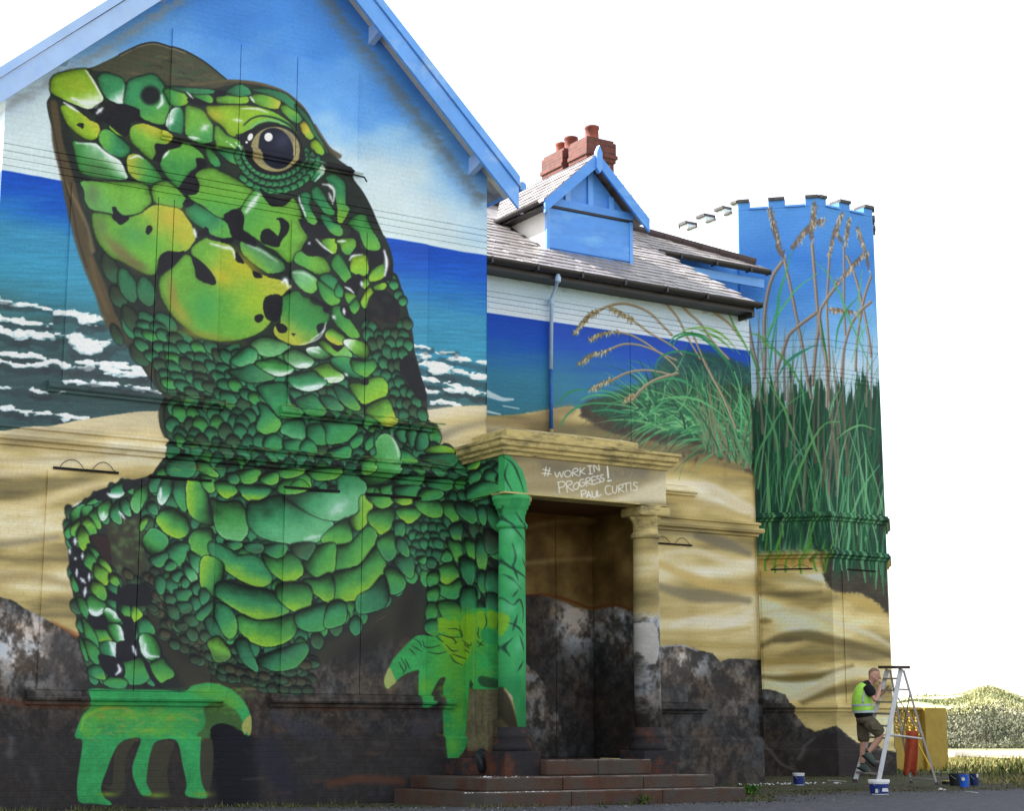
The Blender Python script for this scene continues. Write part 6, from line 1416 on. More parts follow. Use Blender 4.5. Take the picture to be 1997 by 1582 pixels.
# string course, sills
pr = [(0, 4.40), (.05, 4.41), (.06, 4.45), (.12, 4.47), (.135, 4.51), (.12, 4.55), (.06, 4.56), (.055, 4.60), (.085, 4.62), (.085, 4.655), (0, 4.68)]
m = MB(); m.profile([(5.5, DG), (PXL - .003, DG)], pr); m.build('string_course', M_g, gable, uv=uv_g)
ledge(6.20, 8.74, 1.25, 1.42, .12, DG, M_gb, uv_g, gable); ledge(9.40, 12.2, 1.25, 1.42, .12, DG, M_gb, uv_g, gable)
ledge(6.27, 8.64, 5.12, 5.26, .10, DG, M_gb, uv_g, gable); ledge(9.45, 11.86, 5.12, 5.26, .10, DG, M_gb, uv_g, gable)
ledge(7.62, 10.62, 8.70, 8.82, .08, DG, M_gb, uv_g, gable)
# boarded-over windows: sheets of board a little proud of the wall
def boards(xs, z0, z1, Y, M, uv, parent, out=.018):
    for a, b in zip(xs[:-1], xs[1:]):
        mb = MB(); mb.box(a + .006, b - .006, Y - out - random.uniform(0, .004), Y + .01, z0 + .012, z1)
        mb.build('window_board', M, parent, uv=uv)
boards([6.45, 7.62, 7.84, 8.52], 5.26, 7.90, DG, M_gb, uv_g, gable)
boards([9.55, 10.72, 11.72], 5.26, 7.90, DG, M_gb, uv_g, gable)
boards([7.72, 8.72, 9.58, 10.55], 8.82, 10.3, DG, M_gb, uv_g, gable)
boards([6.33, 7.55, 8.58], 1.42, 4.13, DG, M_gb, uv_g, gable)
boards([9.55, 10.72, 11.75], 1.42, 4.13, DG, M_gb, uv_g, gable)
def lintel(x0, x1, z, Y, parent, wires=True):
    mb = MB(); mb.box(x0, x1, Y - .030, Y + .01, z - .014, z + .014); o = mb.build('lintel_shadow_bar', M_dark, parent)  # black bar drawn for the shadow line in the lintel gap
    if wires:
        mb = MB(); n = 2; w = (x1 - x0) / n
        for k in range(n):
            a, b = x0 + .08 + k * w, x0 + (k + .9) * w
            P = [(a + (b - a) * t, Y - .03, z + .02 + .10 * math.sin(math.pi * min(1, t * (1.0 + .1 * k))) ** .8) for t in np.linspace(0, 1, 12)]
            mb.tube(P, .005, 5)
        mb.build('loose_cable', M_wire, o)
for a, b, wv in ((6.40, 7.24, 1), (7.65, 8.50, 0), (9.54, 10.37, 1), (10.78, 11.64, 0)): lintel(a, b, 4.165, DG, gable, wv)
m = MB(); m.tube([(5.7 + t * 6.6, DG - .012, 4.655 + .0) for t in np.linspace(0, 1, 30)], .006, 5)
for t in np.linspace(.03, .97, 14): m.box(5.7 + t * 6.6 - .01, 5.7 + t * 6.6 + .01, DG - .1, DG - .08, 4.655, 4.68)
# wall hook near the eye
m2 = MB(); m2.tube([(10.42, DG - .09, 8.70), (10.62, DG - .1, 8.68), (10.66, DG - .1, 8.62)], .012, 6); m2.build('bent_hook', M_wire, gable)

# --- gable roof: slopes, barge boards, purlin ends
RY0, RY1 = 20.52, 28.4
def rake(x): return zr(x)
roof = MB(); T = .16
XR, XL = 13.08, 5.25
zR, zL = APZ + .18 - (XR - APX) * SR, APZ + .18 - (APX - XL) * SL
for (xa, za) in ((XR, zR), (XL, zL)):
    P = [(APX, RY0, APZ + .18), (xa, RY0, za), (xa, RY1, za), (APX, RY1, APZ + .18)]; Q = [(x, y, z - .08) for x, y, z in P]
    roof.add(P + Q, [(0, 1, 2, 3), (7, 6, 5, 4), (0, 4, 5, 1), (1, 5, 6, 2), (2, 6, 7, 3), (3, 7, 4, 0)])
GRF = roof.build('gable_roof', M_tile, B)
def barge(xa, za, x1, z1, w0, w1, y0, y1, M, parent, name='barge_board'):
    """board along a rake from (xa,za) to (x1,z1), spanning w0..w1 below the line"""
    m = MB(); P = [(xa, za - w0), (x1, z1 - w0), (x1, z1 - w1), (xa, za - w1)]
    m.add([(x, y, z) for y in (y0, y1) for x, z in P], [(0, 1, 2, 3), (7, 6, 5, 4), (0, 4, 5, 1), (1, 5, 6, 2), (2, 6, 7, 3), (3, 7, 4, 0)])
    return m.build(name, M, parent)
M_blight = mat('pale_periwinkle_paint', lin(160, 190, 236), .45, .08, 2.5, .08, 14, .5, col2=lin(128, 172, 238), k2=(.5, .75))
for xa, za in ((XR - .06, APZ + .18 - (XR - .06 - APX) * SR), (XL + .06, APZ + .18 - (APX - XL - .06) * SL)):
    barge(APX, APZ + .19, xa, za + .01, .0, .15, RY0 - .07, RY0 + .02, M_blue if xa > 9 else M_blight, GRF, 'verge_moulding')
    barge(APX, APZ + .18, xa, za, .155, .48, RY0 - .035, RY0 + .015, M_blue if xa > 9 else M_blight, GRF)
    barge(APX, APZ + .18, xa, za, .20, .23, RY0 + .02, DG - .002, M_cream, GRF, 'soffit_board')
for x, dz in ((12.45, -.50), (10.75, -.46), (6.25, -.46), (7.55, -.46), (9.25, -.44)):
    z = (APZ + .18 - (x - APX) * SR if x > APX else APZ + .18 - (APX - x) * SL) + dz
    m = MB(); m.add([(x - .05, RY0 + .03, z + .10), (x + .05, RY0 + .03, z + .10), (x + .05, DG, z + .0), (x - .05, DG, z + .0), (x - .05, RY0 + .03, z + .26), (x + .05, RY0 + .03, z + .26), (x + .05, DG, z + .26), (x - .05, DG, z + .26)],
                    [(0, 3, 2, 1), (4, 5, 6, 7), (0, 1, 5, 4), (1, 2, 6, 5), (2, 3, 7, 6), (3, 0, 4, 7)])
    m.build('purlin_end', M_blight, GRF)
m = MB(); m.tube([(XR + .05, 20.55, zR - .04), (XR + .05, 22.5, zR - .02)], .07, 8); m.build('eaves_gutter', M_blue, GRF)

# --- wing wall
prof = [(.10, -.3), (.10, .80), (.07, .85), (0, .88)]
for z in sorted(GR): prof += [(0, z - .068), (-.022, z - .066), (-.022, z - .054), (0, z - .052)]
prof += [(0, 8.75)]
m = MB(); m.profile([(12.74, DW), (20.1, DW)], prof); wing = m.build('wing_wall', M_w, B, uv=uv_w)
m = MB(); m.quad((20.1, DW + .002, -.3), (20.1, 27.0, -.3), (20.1, 27.0, 8.7), (20.1, DW + .002, 8.7)); m.quad((19.85, DW, 8.6), (19.85, 27.0, 8.6), (19.85, 27.0, 10.75), (19.85, DW, 8.75))
m.build('wing_end_wall', M_w, B, uv=uv_w)
m = MB(); m.profile([(15.2, DW), (20.1, DW), (20.1, DW + .4)], pr); m.build('string_course', M_w, wing, uv=uv_w)
ledge(15.2, 18.86, 1.26, 1.42, .12, DW, M_wb, uv_w, wing); ledge(15.2, 18.75, 5.04, 5.18, .10, DW, M_wb, uv_w, wing)
lintel(17.75, 18.65, 4.165, DW, wing, True)
boards([15.70, 17.36, 18.6], 5.20, 7.85, DW, M_wb, uv_w, wing); boards([15.6, 17.2, 18.5], 1.44, 4.13, DW, M_wb, uv_w, wing)
# recessed clerestory between wing and tower
m = MB(); m.quad((19.8, 27.0, -.3), (22.85, 27.25, -.3), (22.85, 27.25, 10.8), (19.8, 27.0, 10.8)); m.build('rear_wall', M_t, B, uv=lambda co, me, li: np.stack([(np.clip(co[:, 0] - 22.85, TU0, 0) - TU0) / (TU1 - TU0), co[:, 2] / TZ1], -1))
m = MB(); m.box(19.87, 22.78, 26.34, 26.40, 10.02, 10.2); m.build('fascia', M_blue, B)
m = MB(); m.box(22.2, 22.45, 27.10, 27.18, 9.2, 10.1); m.build('window_board', mat('brown_board', lin(96, 72, 54), .7), B)

# --- wing roof with individual tiles
RS = .585; EY, EZ = 23.28, 8.68; ang = math.atan(RS)
def roofz(y): return EZ + (y - EY) * RS
RIDGE = 27.75
m = MB()
P = [(12.74, EY + .05, roofz(EY + .05) - .06), (19.87, EY + .05, roofz(EY + .05) - .06), (19.87, RIDGE, roofz(RIDGE) - .06), (12.74, RIDGE, roofz(RIDGE) - .06)]
m.add(P + [(x, y, z - .08) for x, y, z in P], [(0, 1, 2, 3), (7, 6, 5, 4), (0, 4, 5, 1), (1, 5, 6, 2), (2, 6, 7, 3), (3, 7, 4, 0)])
m.add([(19.87, 26.25, roofz(26.25) - .05), (22.75, 26.25, roofz(26.25) - .08), (22.6, 26.7, roofz(26.5)), (20.3, RIDGE, roofz(RIDGE) - .04), (19.87, RIDGE, roofz(RIDGE) - .04)], [(0, 1, 2, 3, 4)])
m.add([(12.74, RIDGE, roofz(RIDGE) - .06), (20.3, RIDGE, roofz(RIDGE) - .06), (20.3, 32, 8.7), (12.74, 32, 8.7)], [(0, 1, 2, 3)])
ROOF = m.build('wing_roof', M_tile, B)
tw, gauge, th = .30, .262, .026
tm = MB(); tm.add([(-tw / 2 + .004, -.02, .0), (tw / 2 - .004, -.02, .0), (tw / 2 - .004, gauge + .05, -.022), (-tw / 2 + .004, gauge + .05, -.022),
                   (-tw / 2 + .004, -.02, th), (tw / 2 - .004, -.02, th), (tw / 2 - .004, gauge + .05, th - .022), (-tw / 2 + .004, gauge + .05, th - .022)],
                  [(0, 3, 2, 1), (4, 5, 6, 7), (0, 1, 5, 4), (1, 2, 6, 5), (2, 3, 7, 6), (3, 0, 4, 7)])
me_tile = bpy.data.meshes.new('roof_tile'); me_tile.from_pydata(tm.v, [], tm.f); me_tile.materials.append(M_tile)
rest = MB(); rows = int((RIDGE - EY) / math.cos(ang) / gauge); cnt = 0
Rm = Matrix.Rotation(ang, 4, 'X')
for r in range(rows):
    y = EY + r * gauge * math.cos(ang); z = roofz(y) - .035
    x = 12.9 + (tw / 2 if r % 2 else 0)
    lim = 19.9
    while x < lim:
        on_dormer = y > 24.62 and 16.2 < x < 18.1
        if not on_dormer:
            M = Matrix.Translation((x, y, z + random.uniform(-.004, .009))) @ Rm @ Matrix.Rotation(random.uniform(-.02, .02), 4, 'Z')
            if cnt < 296 and x > 14.1:
                o = link('roof_tile', me_tile, ROOF); o.matrix_basis = M; cnt += 1
            else: rest.add([tuple(M @ Vector(v)) for v in tm.v], tm.f)
        x += tw
for r in range(6):
    y = 26.28 + r * gauge * math.cos(ang); z = roofz(y) - .03; x = 20.0 + (tw / 2 if r % 2 else 0)
    while x < 22.75 - r * .45:
        M = Matrix.Translation((x, y, z)) @ Rm; rest.add([tuple(M @ Vector(v)) for v in tm.v], tm.f); x += tw
rest.build('far_roof_tiles', M_tile, ROOF, kind='stuff')
m = MB()
for k in range(17):
    x = 12.8 + k * .44; m.tube([(x, RIDGE, roofz(RIDGE) + .0), (x + .43, RIDGE, roofz(RIDGE) + .012)], .11, 8)
for k in range(7):
    t = k / 7; a = Vector((20.3, RIDGE, roofz(RIDGE) + .0)); b = Vector((22.7, 26.5, roofz(26.5) + .02)); m.tube([a + (b - a) * t, a + (b - a) * (t + .14)], .10, 8)
m.build('ridge_tiles', M_ridge, ROOF)
def gutter(x0, x1, y, z, name='gutter', parent=B, r=.075):
    mb = MB(); n = 9; vs = []; fs = []
    for x in (x0, x1):
        for rr in (r, r - .012):
            for k in range(n): a = math.pi + math.pi * k / (n - 1); vs.append((x, y + rr * math.cos(a), z + rr * math.sin(a)))
    for k in range(n - 1): fs += [(k, k + 1, 2 * n + k + 1, 2 * n + k), (n + k, 3 * n + k, 3 * n + k + 1, n + k + 1)]
    fs += [(0, 2 * n, 3 * n, n), (n - 1, 2 * n - 1, 4 * n - 1, 3 * n - 1)]
    mb.add(vs, fs); mb.box(x0 - .005, x0 + .01, y - r, y + r, z - r, z + .01); mb.box(x1 - .01, x1 + .005, y - r, y + r, z - r, z + .01)
    for k in range(int((x1 - x0) / .9)): mb.box(x0 + .5 + k * .9, x0 + .54 + k * .9, y - r - .008, y + r, z - r - .008, z + .005)
    return mb.build(name, M_gut, parent)
gutter(12.76, 19.95, EY - .07, EZ - .06, 'eaves_gutter', ROOF, .09); gutter(19.9, 22.75, 26.16, roofz(26.25) - .08, 'eaves_gutter', ROOF, .09)
m = MB(); m.box(12.76, 19.85, EY + .02, EY + .05, EZ - .22, EZ - .04); m.box(12.76, 19.85, EY + .05, DW - .01, EZ - .21, EZ - .19); m.build('eaves_board', M_gut, ROOF)
m = MB(); m.box(19.84, 19.90, EY + .02, DW + .4, EZ - .30, EZ - .02); m.build('verge_box', M_gut, ROOF)
# downpipe
PX1 = onY(1088, 520, EY - .06)[0]
m = MB(); m.tube([(PX1, EY - .06, 8.55), (PX1, EY - .06, 8.42), (15.66, DW - .10, 8.22), (15.66, DW - .07, 6.98)], .034, 10); DP = m.build('downpipe', M_pipe, B, smooth=True)
for z in (8.45, 8.15): m = MB(); m.lathe(15.66 if z < 8.3 else PX1, DW - .09 if z < 8.3 else EY - .06, [(.046, z - .05), (.05, z - .04), (.05, z + .04), (.044, z + .05)], 12); m.build('pipe_collar', M_pipe, DP, smooth=True)
m = MB(); m.tube([(15.66, DW - .07, 6.98), (15.66, DW - .07, 5.95)], .034, 10); m.build('lower_pipe', M_pipe2, DP, smooth=True)
m = MB(); m.tube([(15.66, DW - .07, 5.95), (15.66, DW - .07, 5.0)], .038, 10); m.build('pipe_foot', M_stone, DP, smooth=True)

# --- dormer
DX0, DX1, DYF, DZ0, DZ1, DAX, DAZ = 16.22, 18.08, 24.6, 9.43, 10.25, 17.17, 11.28
m = MB(); m.box(DX0, DX1, DYF, DYF + .05, DZ0 - .05, DZ1); m.add([(DX0, DYF + .01, DZ1), (DX1, DYF + .01, DZ1), (DAX, DYF + .01, DAZ - .15)], [(0, 1, 2)]); DOR = m.build('dormer_front', M_blued, B)
m = MB(); m.box(DX0 + .06, DX1 - .05, DYF - .03, DYF, DZ0 + .02, DZ1 - .07); m.build('window_board', M_blued, DOR)
for xx in (DX0 - .02, DX1 - .05): m = MB(); m.box(xx, xx + .07, DYF - .045, DYF, DZ0 - .03, DZ1 - .02); m.build('corner_trim', M_blue, DOR)
m = MB(); m.box(DX0 - .02, DX1 + .02, DYF - .05, DYF, DZ1 - .045, DZ1 - .01); m.build('dark_strip', M_gut, DOR)
m = MB(); m.box(DX0 - .02, DX1 + .02, DYF - .06, DYF, DZ1 - .01, DZ1 + .13); m.build('gable_rail', M_blued, DOR)
for x in (DX0 + .45, DAX, DX1 - .45):
    h = DAZ - .18 - abs(x - DAX) * 1.05; m = MB(); m.box(x - .055, x + .055, DYF - .035, DYF + .01, DZ1 + .13, h); m.build('batten', M_blue, DOR)
for sgn, x1 in ((-1, DX0 - .22), (1, DX1 + .22)):
    barge(DAX, DAZ + .02, x1, DZ1 - .02, 0, .24, DYF - .30, DYF - .25, M_blued, DOR)
    y1 = EY + (DAZ - EZ) / RS
    P = [(DAX, DYF - .28, DAZ + .04), (x1 - sgn * -.02, DYF - .28, DZ1 + .0), (x1, EY + (DZ1 - EZ) / RS, DZ1), (DAX, y1, DAZ + .04)]
    mm = MB(); mm.add(P + [(x, y, z - .05) for x, y, z in P], [(0, 1, 2, 3), (7, 6, 5, 4), (0, 4, 5, 1), (1, 5, 6, 2), (2, 6, 7, 3), (3, 7, 4, 0)])
    for k in range(7):                                  # tile courses
        t = (k + .5) / 7; a = Vector(P[0]).lerp(Vector(P[1]), t); b = Vector(P[3]).lerp(Vector(P[2]), t)
        mm.tube([a + Vector((0, 0, .01)), b + Vector((0, 0, .01))], .014, 4)
    mm.build('dormer_roof', M_tile, DOR)
m = MB(); m.add([(DAX - .07, DYF - .33, DAZ - .26), (DAX + .07, DYF - .33, DAZ - .26), (DAX, DYF - .33, DAZ - .36), (DAX - .06, DYF - .33, DAZ + .04), (DAX + .06, DYF - .33, DAZ + .04), (DAX, DYF - .33, DAZ + .17),
                 (DAX - .07, DYF - .24, DAZ - .26), (DAX + .07, DYF - .24, DAZ - .26), (DAX, DYF - .24, DAZ - .36), (DAX - .06, DYF - .24, DAZ + .04), (DAX + .06, DYF - .24, DAZ + .04), (DAX, DYF - .24, DAZ + .17)],
                [(0, 2, 1, 4, 5, 3), (6, 9, 11, 10, 7, 8), (0, 3, 9, 6), (1, 7, 10, 4), (3, 5, 11, 9), (5, 4, 10, 11), (0, 6, 8, 2), (2, 8, 7, 1)]); m.build('finial', M_blue, DOR)
for x, M in ((DX0, M_white), (DX1, M_white)):
    m = MB(); y1 = EY + (DZ1 - EZ) / RS; m.add([(x, DYF + .05, DZ0 - .03), (x, DYF + .05, DZ1), (x, y1, DZ1)], [(0, 1, 2)]); m.build('dormer_cheek', M, DOR)
m = MB(); n = 9
gp = [(DX0 - .27 + .06 * math.cos(a), z) for a, z in [(math.pi + math.pi * k / 8, DZ1 - .03 + .06 * math.sin(math.pi + math.pi * k / 8)) for k in range(n)]]
m.add([(x, DYF - .22, z) for x, z in gp] + [(x, 26.1, z) for x, z in gp], [(k, k + 1, n + k + 1, n + k) for k in range(n - 1)]); m.box(DX0 - .2, DX0 - .02, DYF - .2, 26.1, DZ1 - .12, DZ1 - .09); m.build('dormer_gutter', M_gut, DOR)

# --- chimney
CH = MB(); cx0, cx1, cy0, cy1 = 18.79, 19.45, 27.0, 28.6
CH.box(cx0, cx1, cy0, cy1, 10.6, 12.30); CH.box(cx0 + .12, cx1 + .0, cy0 + .62, cy0 + .82, 12.3, 12.7)
for z0, z1, o in ((12.30, 12.38, .03), (12.38, 12.46, .06), (12.46, 12.72, .035), (12.72, 12.78, .0)):
    CH.box(cx0 - o, cx1 + o, cy0 - o, cy0 + .62, z0, z1); CH.box(cx0 - o, cx1 + o, cy0 + .84, cy1 + o, z0, z1)
chim = CH.build('chimney', M_brick, B, bevel=.006)
for y, r, z in ((cy0 + .30, .155, 12.78), (cy0 + 1.06, .15, 12.78), (cy0 + 1.42, .13, 12.76)):
    m = MB(); m.lathe(19.12, y, [(r * 1.05, z), (r * 1.08, z + .05), (r * .92, z + .09), (r * .88, z + .27), (r * 1.0, z + .29), (r * 1.0, z + .335), (r * .8, z + .345), (r * .78, z + .2)], 18, cap=False); pt = m.build('chimney_pot', M_pot, chim, smooth=True)

# --- tower
tz = lambda px, py: onP(px, py, (24.05, 26.0), (0, 1))[2]
T1, T2, T3 = tz(1614, 1000), tz(1614, 1074), tz(1640, 1372)
tg = [tz(1614, y) for y in (716, 724, 733, 742)] + [tz(1614, 662), tz(1614, 675)]
prof = [(.03, -.3), (.03, .60), (0, .63)]
for z in sorted(tg): prof += [(0, z - .006), (-.018, z - .004), (-.018, z + .004), (0, z + .006)]
prof += [(0, 11.93), (-.25, 11.93), (-.25, 11.2)]
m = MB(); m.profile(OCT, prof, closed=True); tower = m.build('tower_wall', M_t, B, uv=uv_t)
m = MB(); m.add([(x * .985 + 24.83 * .015, y * .985 + 28.2 * .015, 11.2) for x, y in OCT], [tuple(range(8))]); m.build('tower_roof', M_gut, tower)
def ring(z0, z1, out, name='string_course'):
    h = z1 - z0; q = MB(); q.profile(OCT, [(0, z0), (out * .4, z0 + .01), (out * .5, z0 + h * .3), (out, z0 + h * .5), (out, z0 + h * .75), (out * .7, z0 + h * .8), (out * .7, z1), (0, z1 + .01)], closed=True); return q.build(name, M_t, tower, uv=uv_t)
ring(T1 - .16, T1 + .02, .10); ring(T2 - .15, T2 + .02, .09); ring(T3 - .18, T3, .09, 'sill_band')
def on_face(i, t0, t1, z0, z1, o0, o1, name, M, uv=uv_t, parent=tower):
    a, b = Vector(OCT[i]), Vector(OCT[(i + 1) % 8]); d = (b - a).normalized(); n = Vector((d.y, -d.x)); L_ = (b - a).length
    P = []
    for z in (z0, z1):
        for o in (o0, o1):
            for t in (t0, t1): p = a + d * (t * L_) + n * o; P.append((p.x, p.y, z))
    q = MB(); q.add(P, [(0, 1, 3, 2), (4, 6, 7, 5), (0, 4, 5, 1), (2, 3, 7, 6), (0, 2, 6, 4), (1, 5, 7, 3)]); return q.build(name, M, parent, uv=uv)
# boarded windows of the tower
on_face(0, .16, .86, T3, T2 - .38, -.01, .018, 'window_board', M_t); on_face(1, .18, .84, T3, T2 - .38, -.01, .018, 'window_board', M_t)
for i in (0, 1):
    a, b = Vector(OCT[i]), Vector(OCT[i + 1]); d = (b - a).normalized(); n = Vector((d.y, -d.x)); L_ = (b - a).length; zz = T2 - .36
    on_face(i, .28, .78, zz - .013, zz + .013, -.01, .035, 'lintel_shadow_bar', M_dark, None)
    if i == 0:
        q = MB()
        for k in (0, 1):
            q.tube([tuple((*(a + d * L_ * (.30 + .24 * k + .20 * t) + n * .035), zz + .02 + .07 * math.sin(math.pi * t))) for t in np.linspace(0, 1, 9)], .005, 5)
        q.build('loose_cable', M_wire, tower)
# battlements: sloped copings on merlons and on the gaps between them
M_cop = mat('weathered_coping', lin(92, 88, 88), .8, .25, 8, .4, 30, col2=lin(60, 56, 58))
for i in range(8):
    L_ = (Vector(OCT[(i + 1) % 8]) - Vector(OCT[i])).length; pat = [(0, .14), (.38, .58), (.84, 1.0)] if L_ < 1.8 else [(0, .12), (.30, .45), (.62, .77), (.9, 1.0)]
    prev = 0
    for t0, t1 in pat:
        mer = on_face(i, t0 + (.0 if t0 > 0 else .0), t1, 11.935, 12.10, -.25, .0, 'merlon', M_t)
        on_face(i, t0, t1, 12.103, 12.165, -.30, .05, 'coping_stone', M_cop, None, mer)
        if t0 > prev: on_face(i, prev + .004, t0 - .004, 11.934, 11.975, -.29, .04, 'sill_stone', M_blued if i in (0, 1) else M_cop, None)
        prev = t1
m = MB(); m.box(26.8, 26.92, 27.6, 27.9, 8.1, 8.7); m.build('vent_box', M_gut, tower)

# --- porch
zs1 = onY(945, 1548, 18.5)[2]; zs2 = onY(950, 1519, 18.85)[2]; zf = onY(1100, 1484, 19.45)[2]
POR = MB(); POR.box(PXL + .03, PXR - .02, 21.5, 23.7, -.2, 4.9); PB = POR.build('porch_lobby', M_rend, B)
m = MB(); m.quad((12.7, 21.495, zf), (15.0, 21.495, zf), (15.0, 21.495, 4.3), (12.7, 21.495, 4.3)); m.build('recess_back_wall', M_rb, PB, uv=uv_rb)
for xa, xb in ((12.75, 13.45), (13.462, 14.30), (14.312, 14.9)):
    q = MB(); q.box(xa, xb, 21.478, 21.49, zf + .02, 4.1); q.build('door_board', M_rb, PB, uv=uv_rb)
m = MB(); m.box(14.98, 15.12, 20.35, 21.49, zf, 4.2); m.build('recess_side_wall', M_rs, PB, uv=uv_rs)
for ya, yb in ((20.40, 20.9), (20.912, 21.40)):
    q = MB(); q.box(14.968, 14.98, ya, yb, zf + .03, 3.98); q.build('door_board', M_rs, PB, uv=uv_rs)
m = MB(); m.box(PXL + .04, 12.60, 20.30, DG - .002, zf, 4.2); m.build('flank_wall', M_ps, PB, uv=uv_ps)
m = MB(); m.box(PXL + .015, 12.58, 20.62, 20.70, zf, 4.2); m.build('flank_pilaster', M_ps, PB, uv=uv_ps)
m = MB(); m.box(PXL + .02, PXR - .02, 19.86, 21.5, 4.18, 4.22); m.build('porch_ceiling', mat('brown_ceiling', lin(96, 62, 36), .8, .2), PB)
m = MB(); m.box(PXL + .004, PXR, PY, PY + .35, 4.19, 4.70); ent = m.build('frieze', M_pf, PB, uv=uv_pf)
m = MB(); m.box(PXL, PXL + .35, PY + .003, DG - .004, 4.185, 4.698); m.build('frieze_return', M_ps, PB, uv=uv_ps)
m = MB(); m.box(PXR - .3, PXR - .002, PY + .352, 23.6, 4.20, 4.70); m.build('frieze_return', M_stone, PB)
M_corn = M_stone
cpath = [(PXL, DG - .003), (PXL, PY), (PXR, PY), (PXR, 23.6)]
m = MB(); m.profile(cpath, [(-.3, 4.70), (.03, 4.70), (.045, 4.74), (.09, 4.76), (.09, 4.80), (.13, 4.815), (.14, 4.83), (.14, 4.88), (.17, 4.90), (.17, 4.935), (-.3, 4.96)]); m.build('cornice', M_corn, PB)
m = MB(); m.box(PXL + .1, PXR - .3, PY + .12, 21.4, 4.95, 5.0); m.box(PXL + .14, PXR - .36, PY + .18, 21.35, 5.0, 5.10)
m.add([(PXL + .14, PY + .18, 5.1), (PXR - .36, PY + .18, 5.1), (PXR - .36, 21.35, 5.1), (PXL + .14, 21.35, 5.1), (PXL + .3, PY + .4, 5.17), (PXR - .5, PY + .4, 5.17), (PXR - .5, 21.2, 5.17), (PXL + .3, 21.2, 5.17)], [(0, 1, 5, 4), (1, 2, 6, 5), (2, 3, 7, 6), (3, 0, 4, 7), (4, 5, 6, 7)])
m.build('blocking_course', M_stone, PB)
m = MB(); m.box(PXL - .01, PXR + .03, PY - .012, PY + .34, 4.165, 4.188); m.build('architrave_fillet', M_stone, PB)
# columns painted by the same mural: print follows the round shaft
def column(cx, cy, left):
    r = .192; z0 = zf + .02
    prof = [(r * 1.42, .86 - .18), (r * 1.40, .75), (r * 1.18, .83), (r * 1.30, .86), (r * 1.26, .91), (r * 1.05, .93), (r * 1.0, 1.0)]
    shaft = [(r * 1.0, 1.0), (r * 1.0, 2.2), (r * .96, 3.66), (r * .96, 3.70)]
    cap = [(r * .96, 3.70), (r * 1.12, 3.72), (r * 1.14, 3.76), (r * 1.0, 3.79), (r * .95, 3.82), (r * .97, 3.90), (r * 1.05, 3.93), (r * 1.08, 3.97), (r * 1.2, 3.985), (r * 1.22, 4.03), (r * 1.34, 4.05), (r * 1.36, 4.09), (r * 1.45, 4.10), (r * 1.45, 4.165)]
    uvf = lambda co, me, li: np.stack([(co[:, 0] - 12.0) / 3.5, co[:, 2] / 5.3], -1)
    m = MB(); m.lathe(cx, cy, shaft, 28); o = m.build('column', M_colL if left else M_colR, PB, uv=uvf, smooth=True)
    m = MB(); m.lathe(cx, cy, prof, 28); m.build('column_base', M_rust, o, smooth=True)
    m = MB(); m.lathe(cx, cy, cap, 28); m.build('capital', M_colL if left else M_stone, o, uv=uvf, smooth=True)
    m = MB()
    if not left:
        m.box(cx - .27, cx + .27, cy - .27, cy + .25, 4.02, 4.16); m.lathe(cx, cy, [(r * 1.0, 3.86), (.30, 4.02)], 4)
        m.build('scroll_block', M_stone, o, bevel=.03)
    px0, px1 = (cx - .29, cx + .28)
    m = MB(); m.box(px0, px1, 19.76, 20.35 if not left else 20.9 - .01, zs2 - .03, .675); m.build('pedestal', M_rust, o, bevel=.012)
img = bake(cv_porch, lambda U, V: (U, U * 0 + 19.88, V), 12.0, 15.5, 0, 5.3, 170, 'column_paint'); M_colL = paint_mat('left_column_paint', img, (3.5, 5.3), brick=False, bump=.3); M_colR = M_colL
column(12.625, 20.05, True); column(14.93, 20.05, False)
# steps
def slab(x0, x1, y0, y1, z0, z1, name, parent=PB, M=M_red):
    q = MB(); n = 14
    q.box(x0, x1, y0, y1, z0, z1); return q.build(name, M, parent, bevel=.02)
sx1 = onY(945, 1548, 18.5)[0]; sx2 = onY(950, 1519, 18.85)[0]
ex1 = onY(1455, 1540, 18.5)[0]; ex2 = onY(1395, 1512, 18.85)[0]
mid = [sx1, sx1 + 1.3, sx1 + 2.75, ex1]
for a, b in zip(mid[:-1], mid[1:]): slab(a + .002, b - .002, 18.5, 20.88 if b < 12.6 else 21.4, -.2, zs1, 'step_slab')
mid = [sx2, sx2 + 1.15, sx2 + 2.45, ex2]
for a, b in zip(mid[:-1], mid[1:]): slab(a + .002, b - .002, 18.85, 20.88 if b < 12.6 else 21.4, zs1 + .002, zs2, 'step_slab')
slab(12.9, 13.75, 19.62, 21.48, zs2 + .002, zf, 'step_slab'); slab(13.753, 14.66, 19.62, 21.48, zs2 + .002, zf, 'step_slab')
M_nose = mat('worn_step_highlight', lin(138, 128, 118), .9, .25, 9, .5, 60, .2, col2=lin(88, 66, 56), k2=(.45, .6))  # pale strips: edge wear, with the edge highlight put into the colour
for xa, xb, yy, zz in ((sx1 + .02, ex1 - .02, 18.5, zs1), (sx2 + .02, ex2 - .02, 18.85, zs2), (12.92, 14.64, 19.62, zf)):
    q = MB(); q.box(xa, xb, yy + .004, yy + .05, zz - .004, zz + .004); q.build('worn_edge_highlight', M_nose, PB)
    q = MB(); q.box(xa, xb, yy + .052, yy + .34, zz - .004, zz + .0025); q.build('dusty_tread', M_nose, PB)
m = MB(); m.box(12.0, 12.34, 20.3, 20.885, zs2 + .002, .58); m.build('flank_plinth', M_rust, PB, bevel=.01)
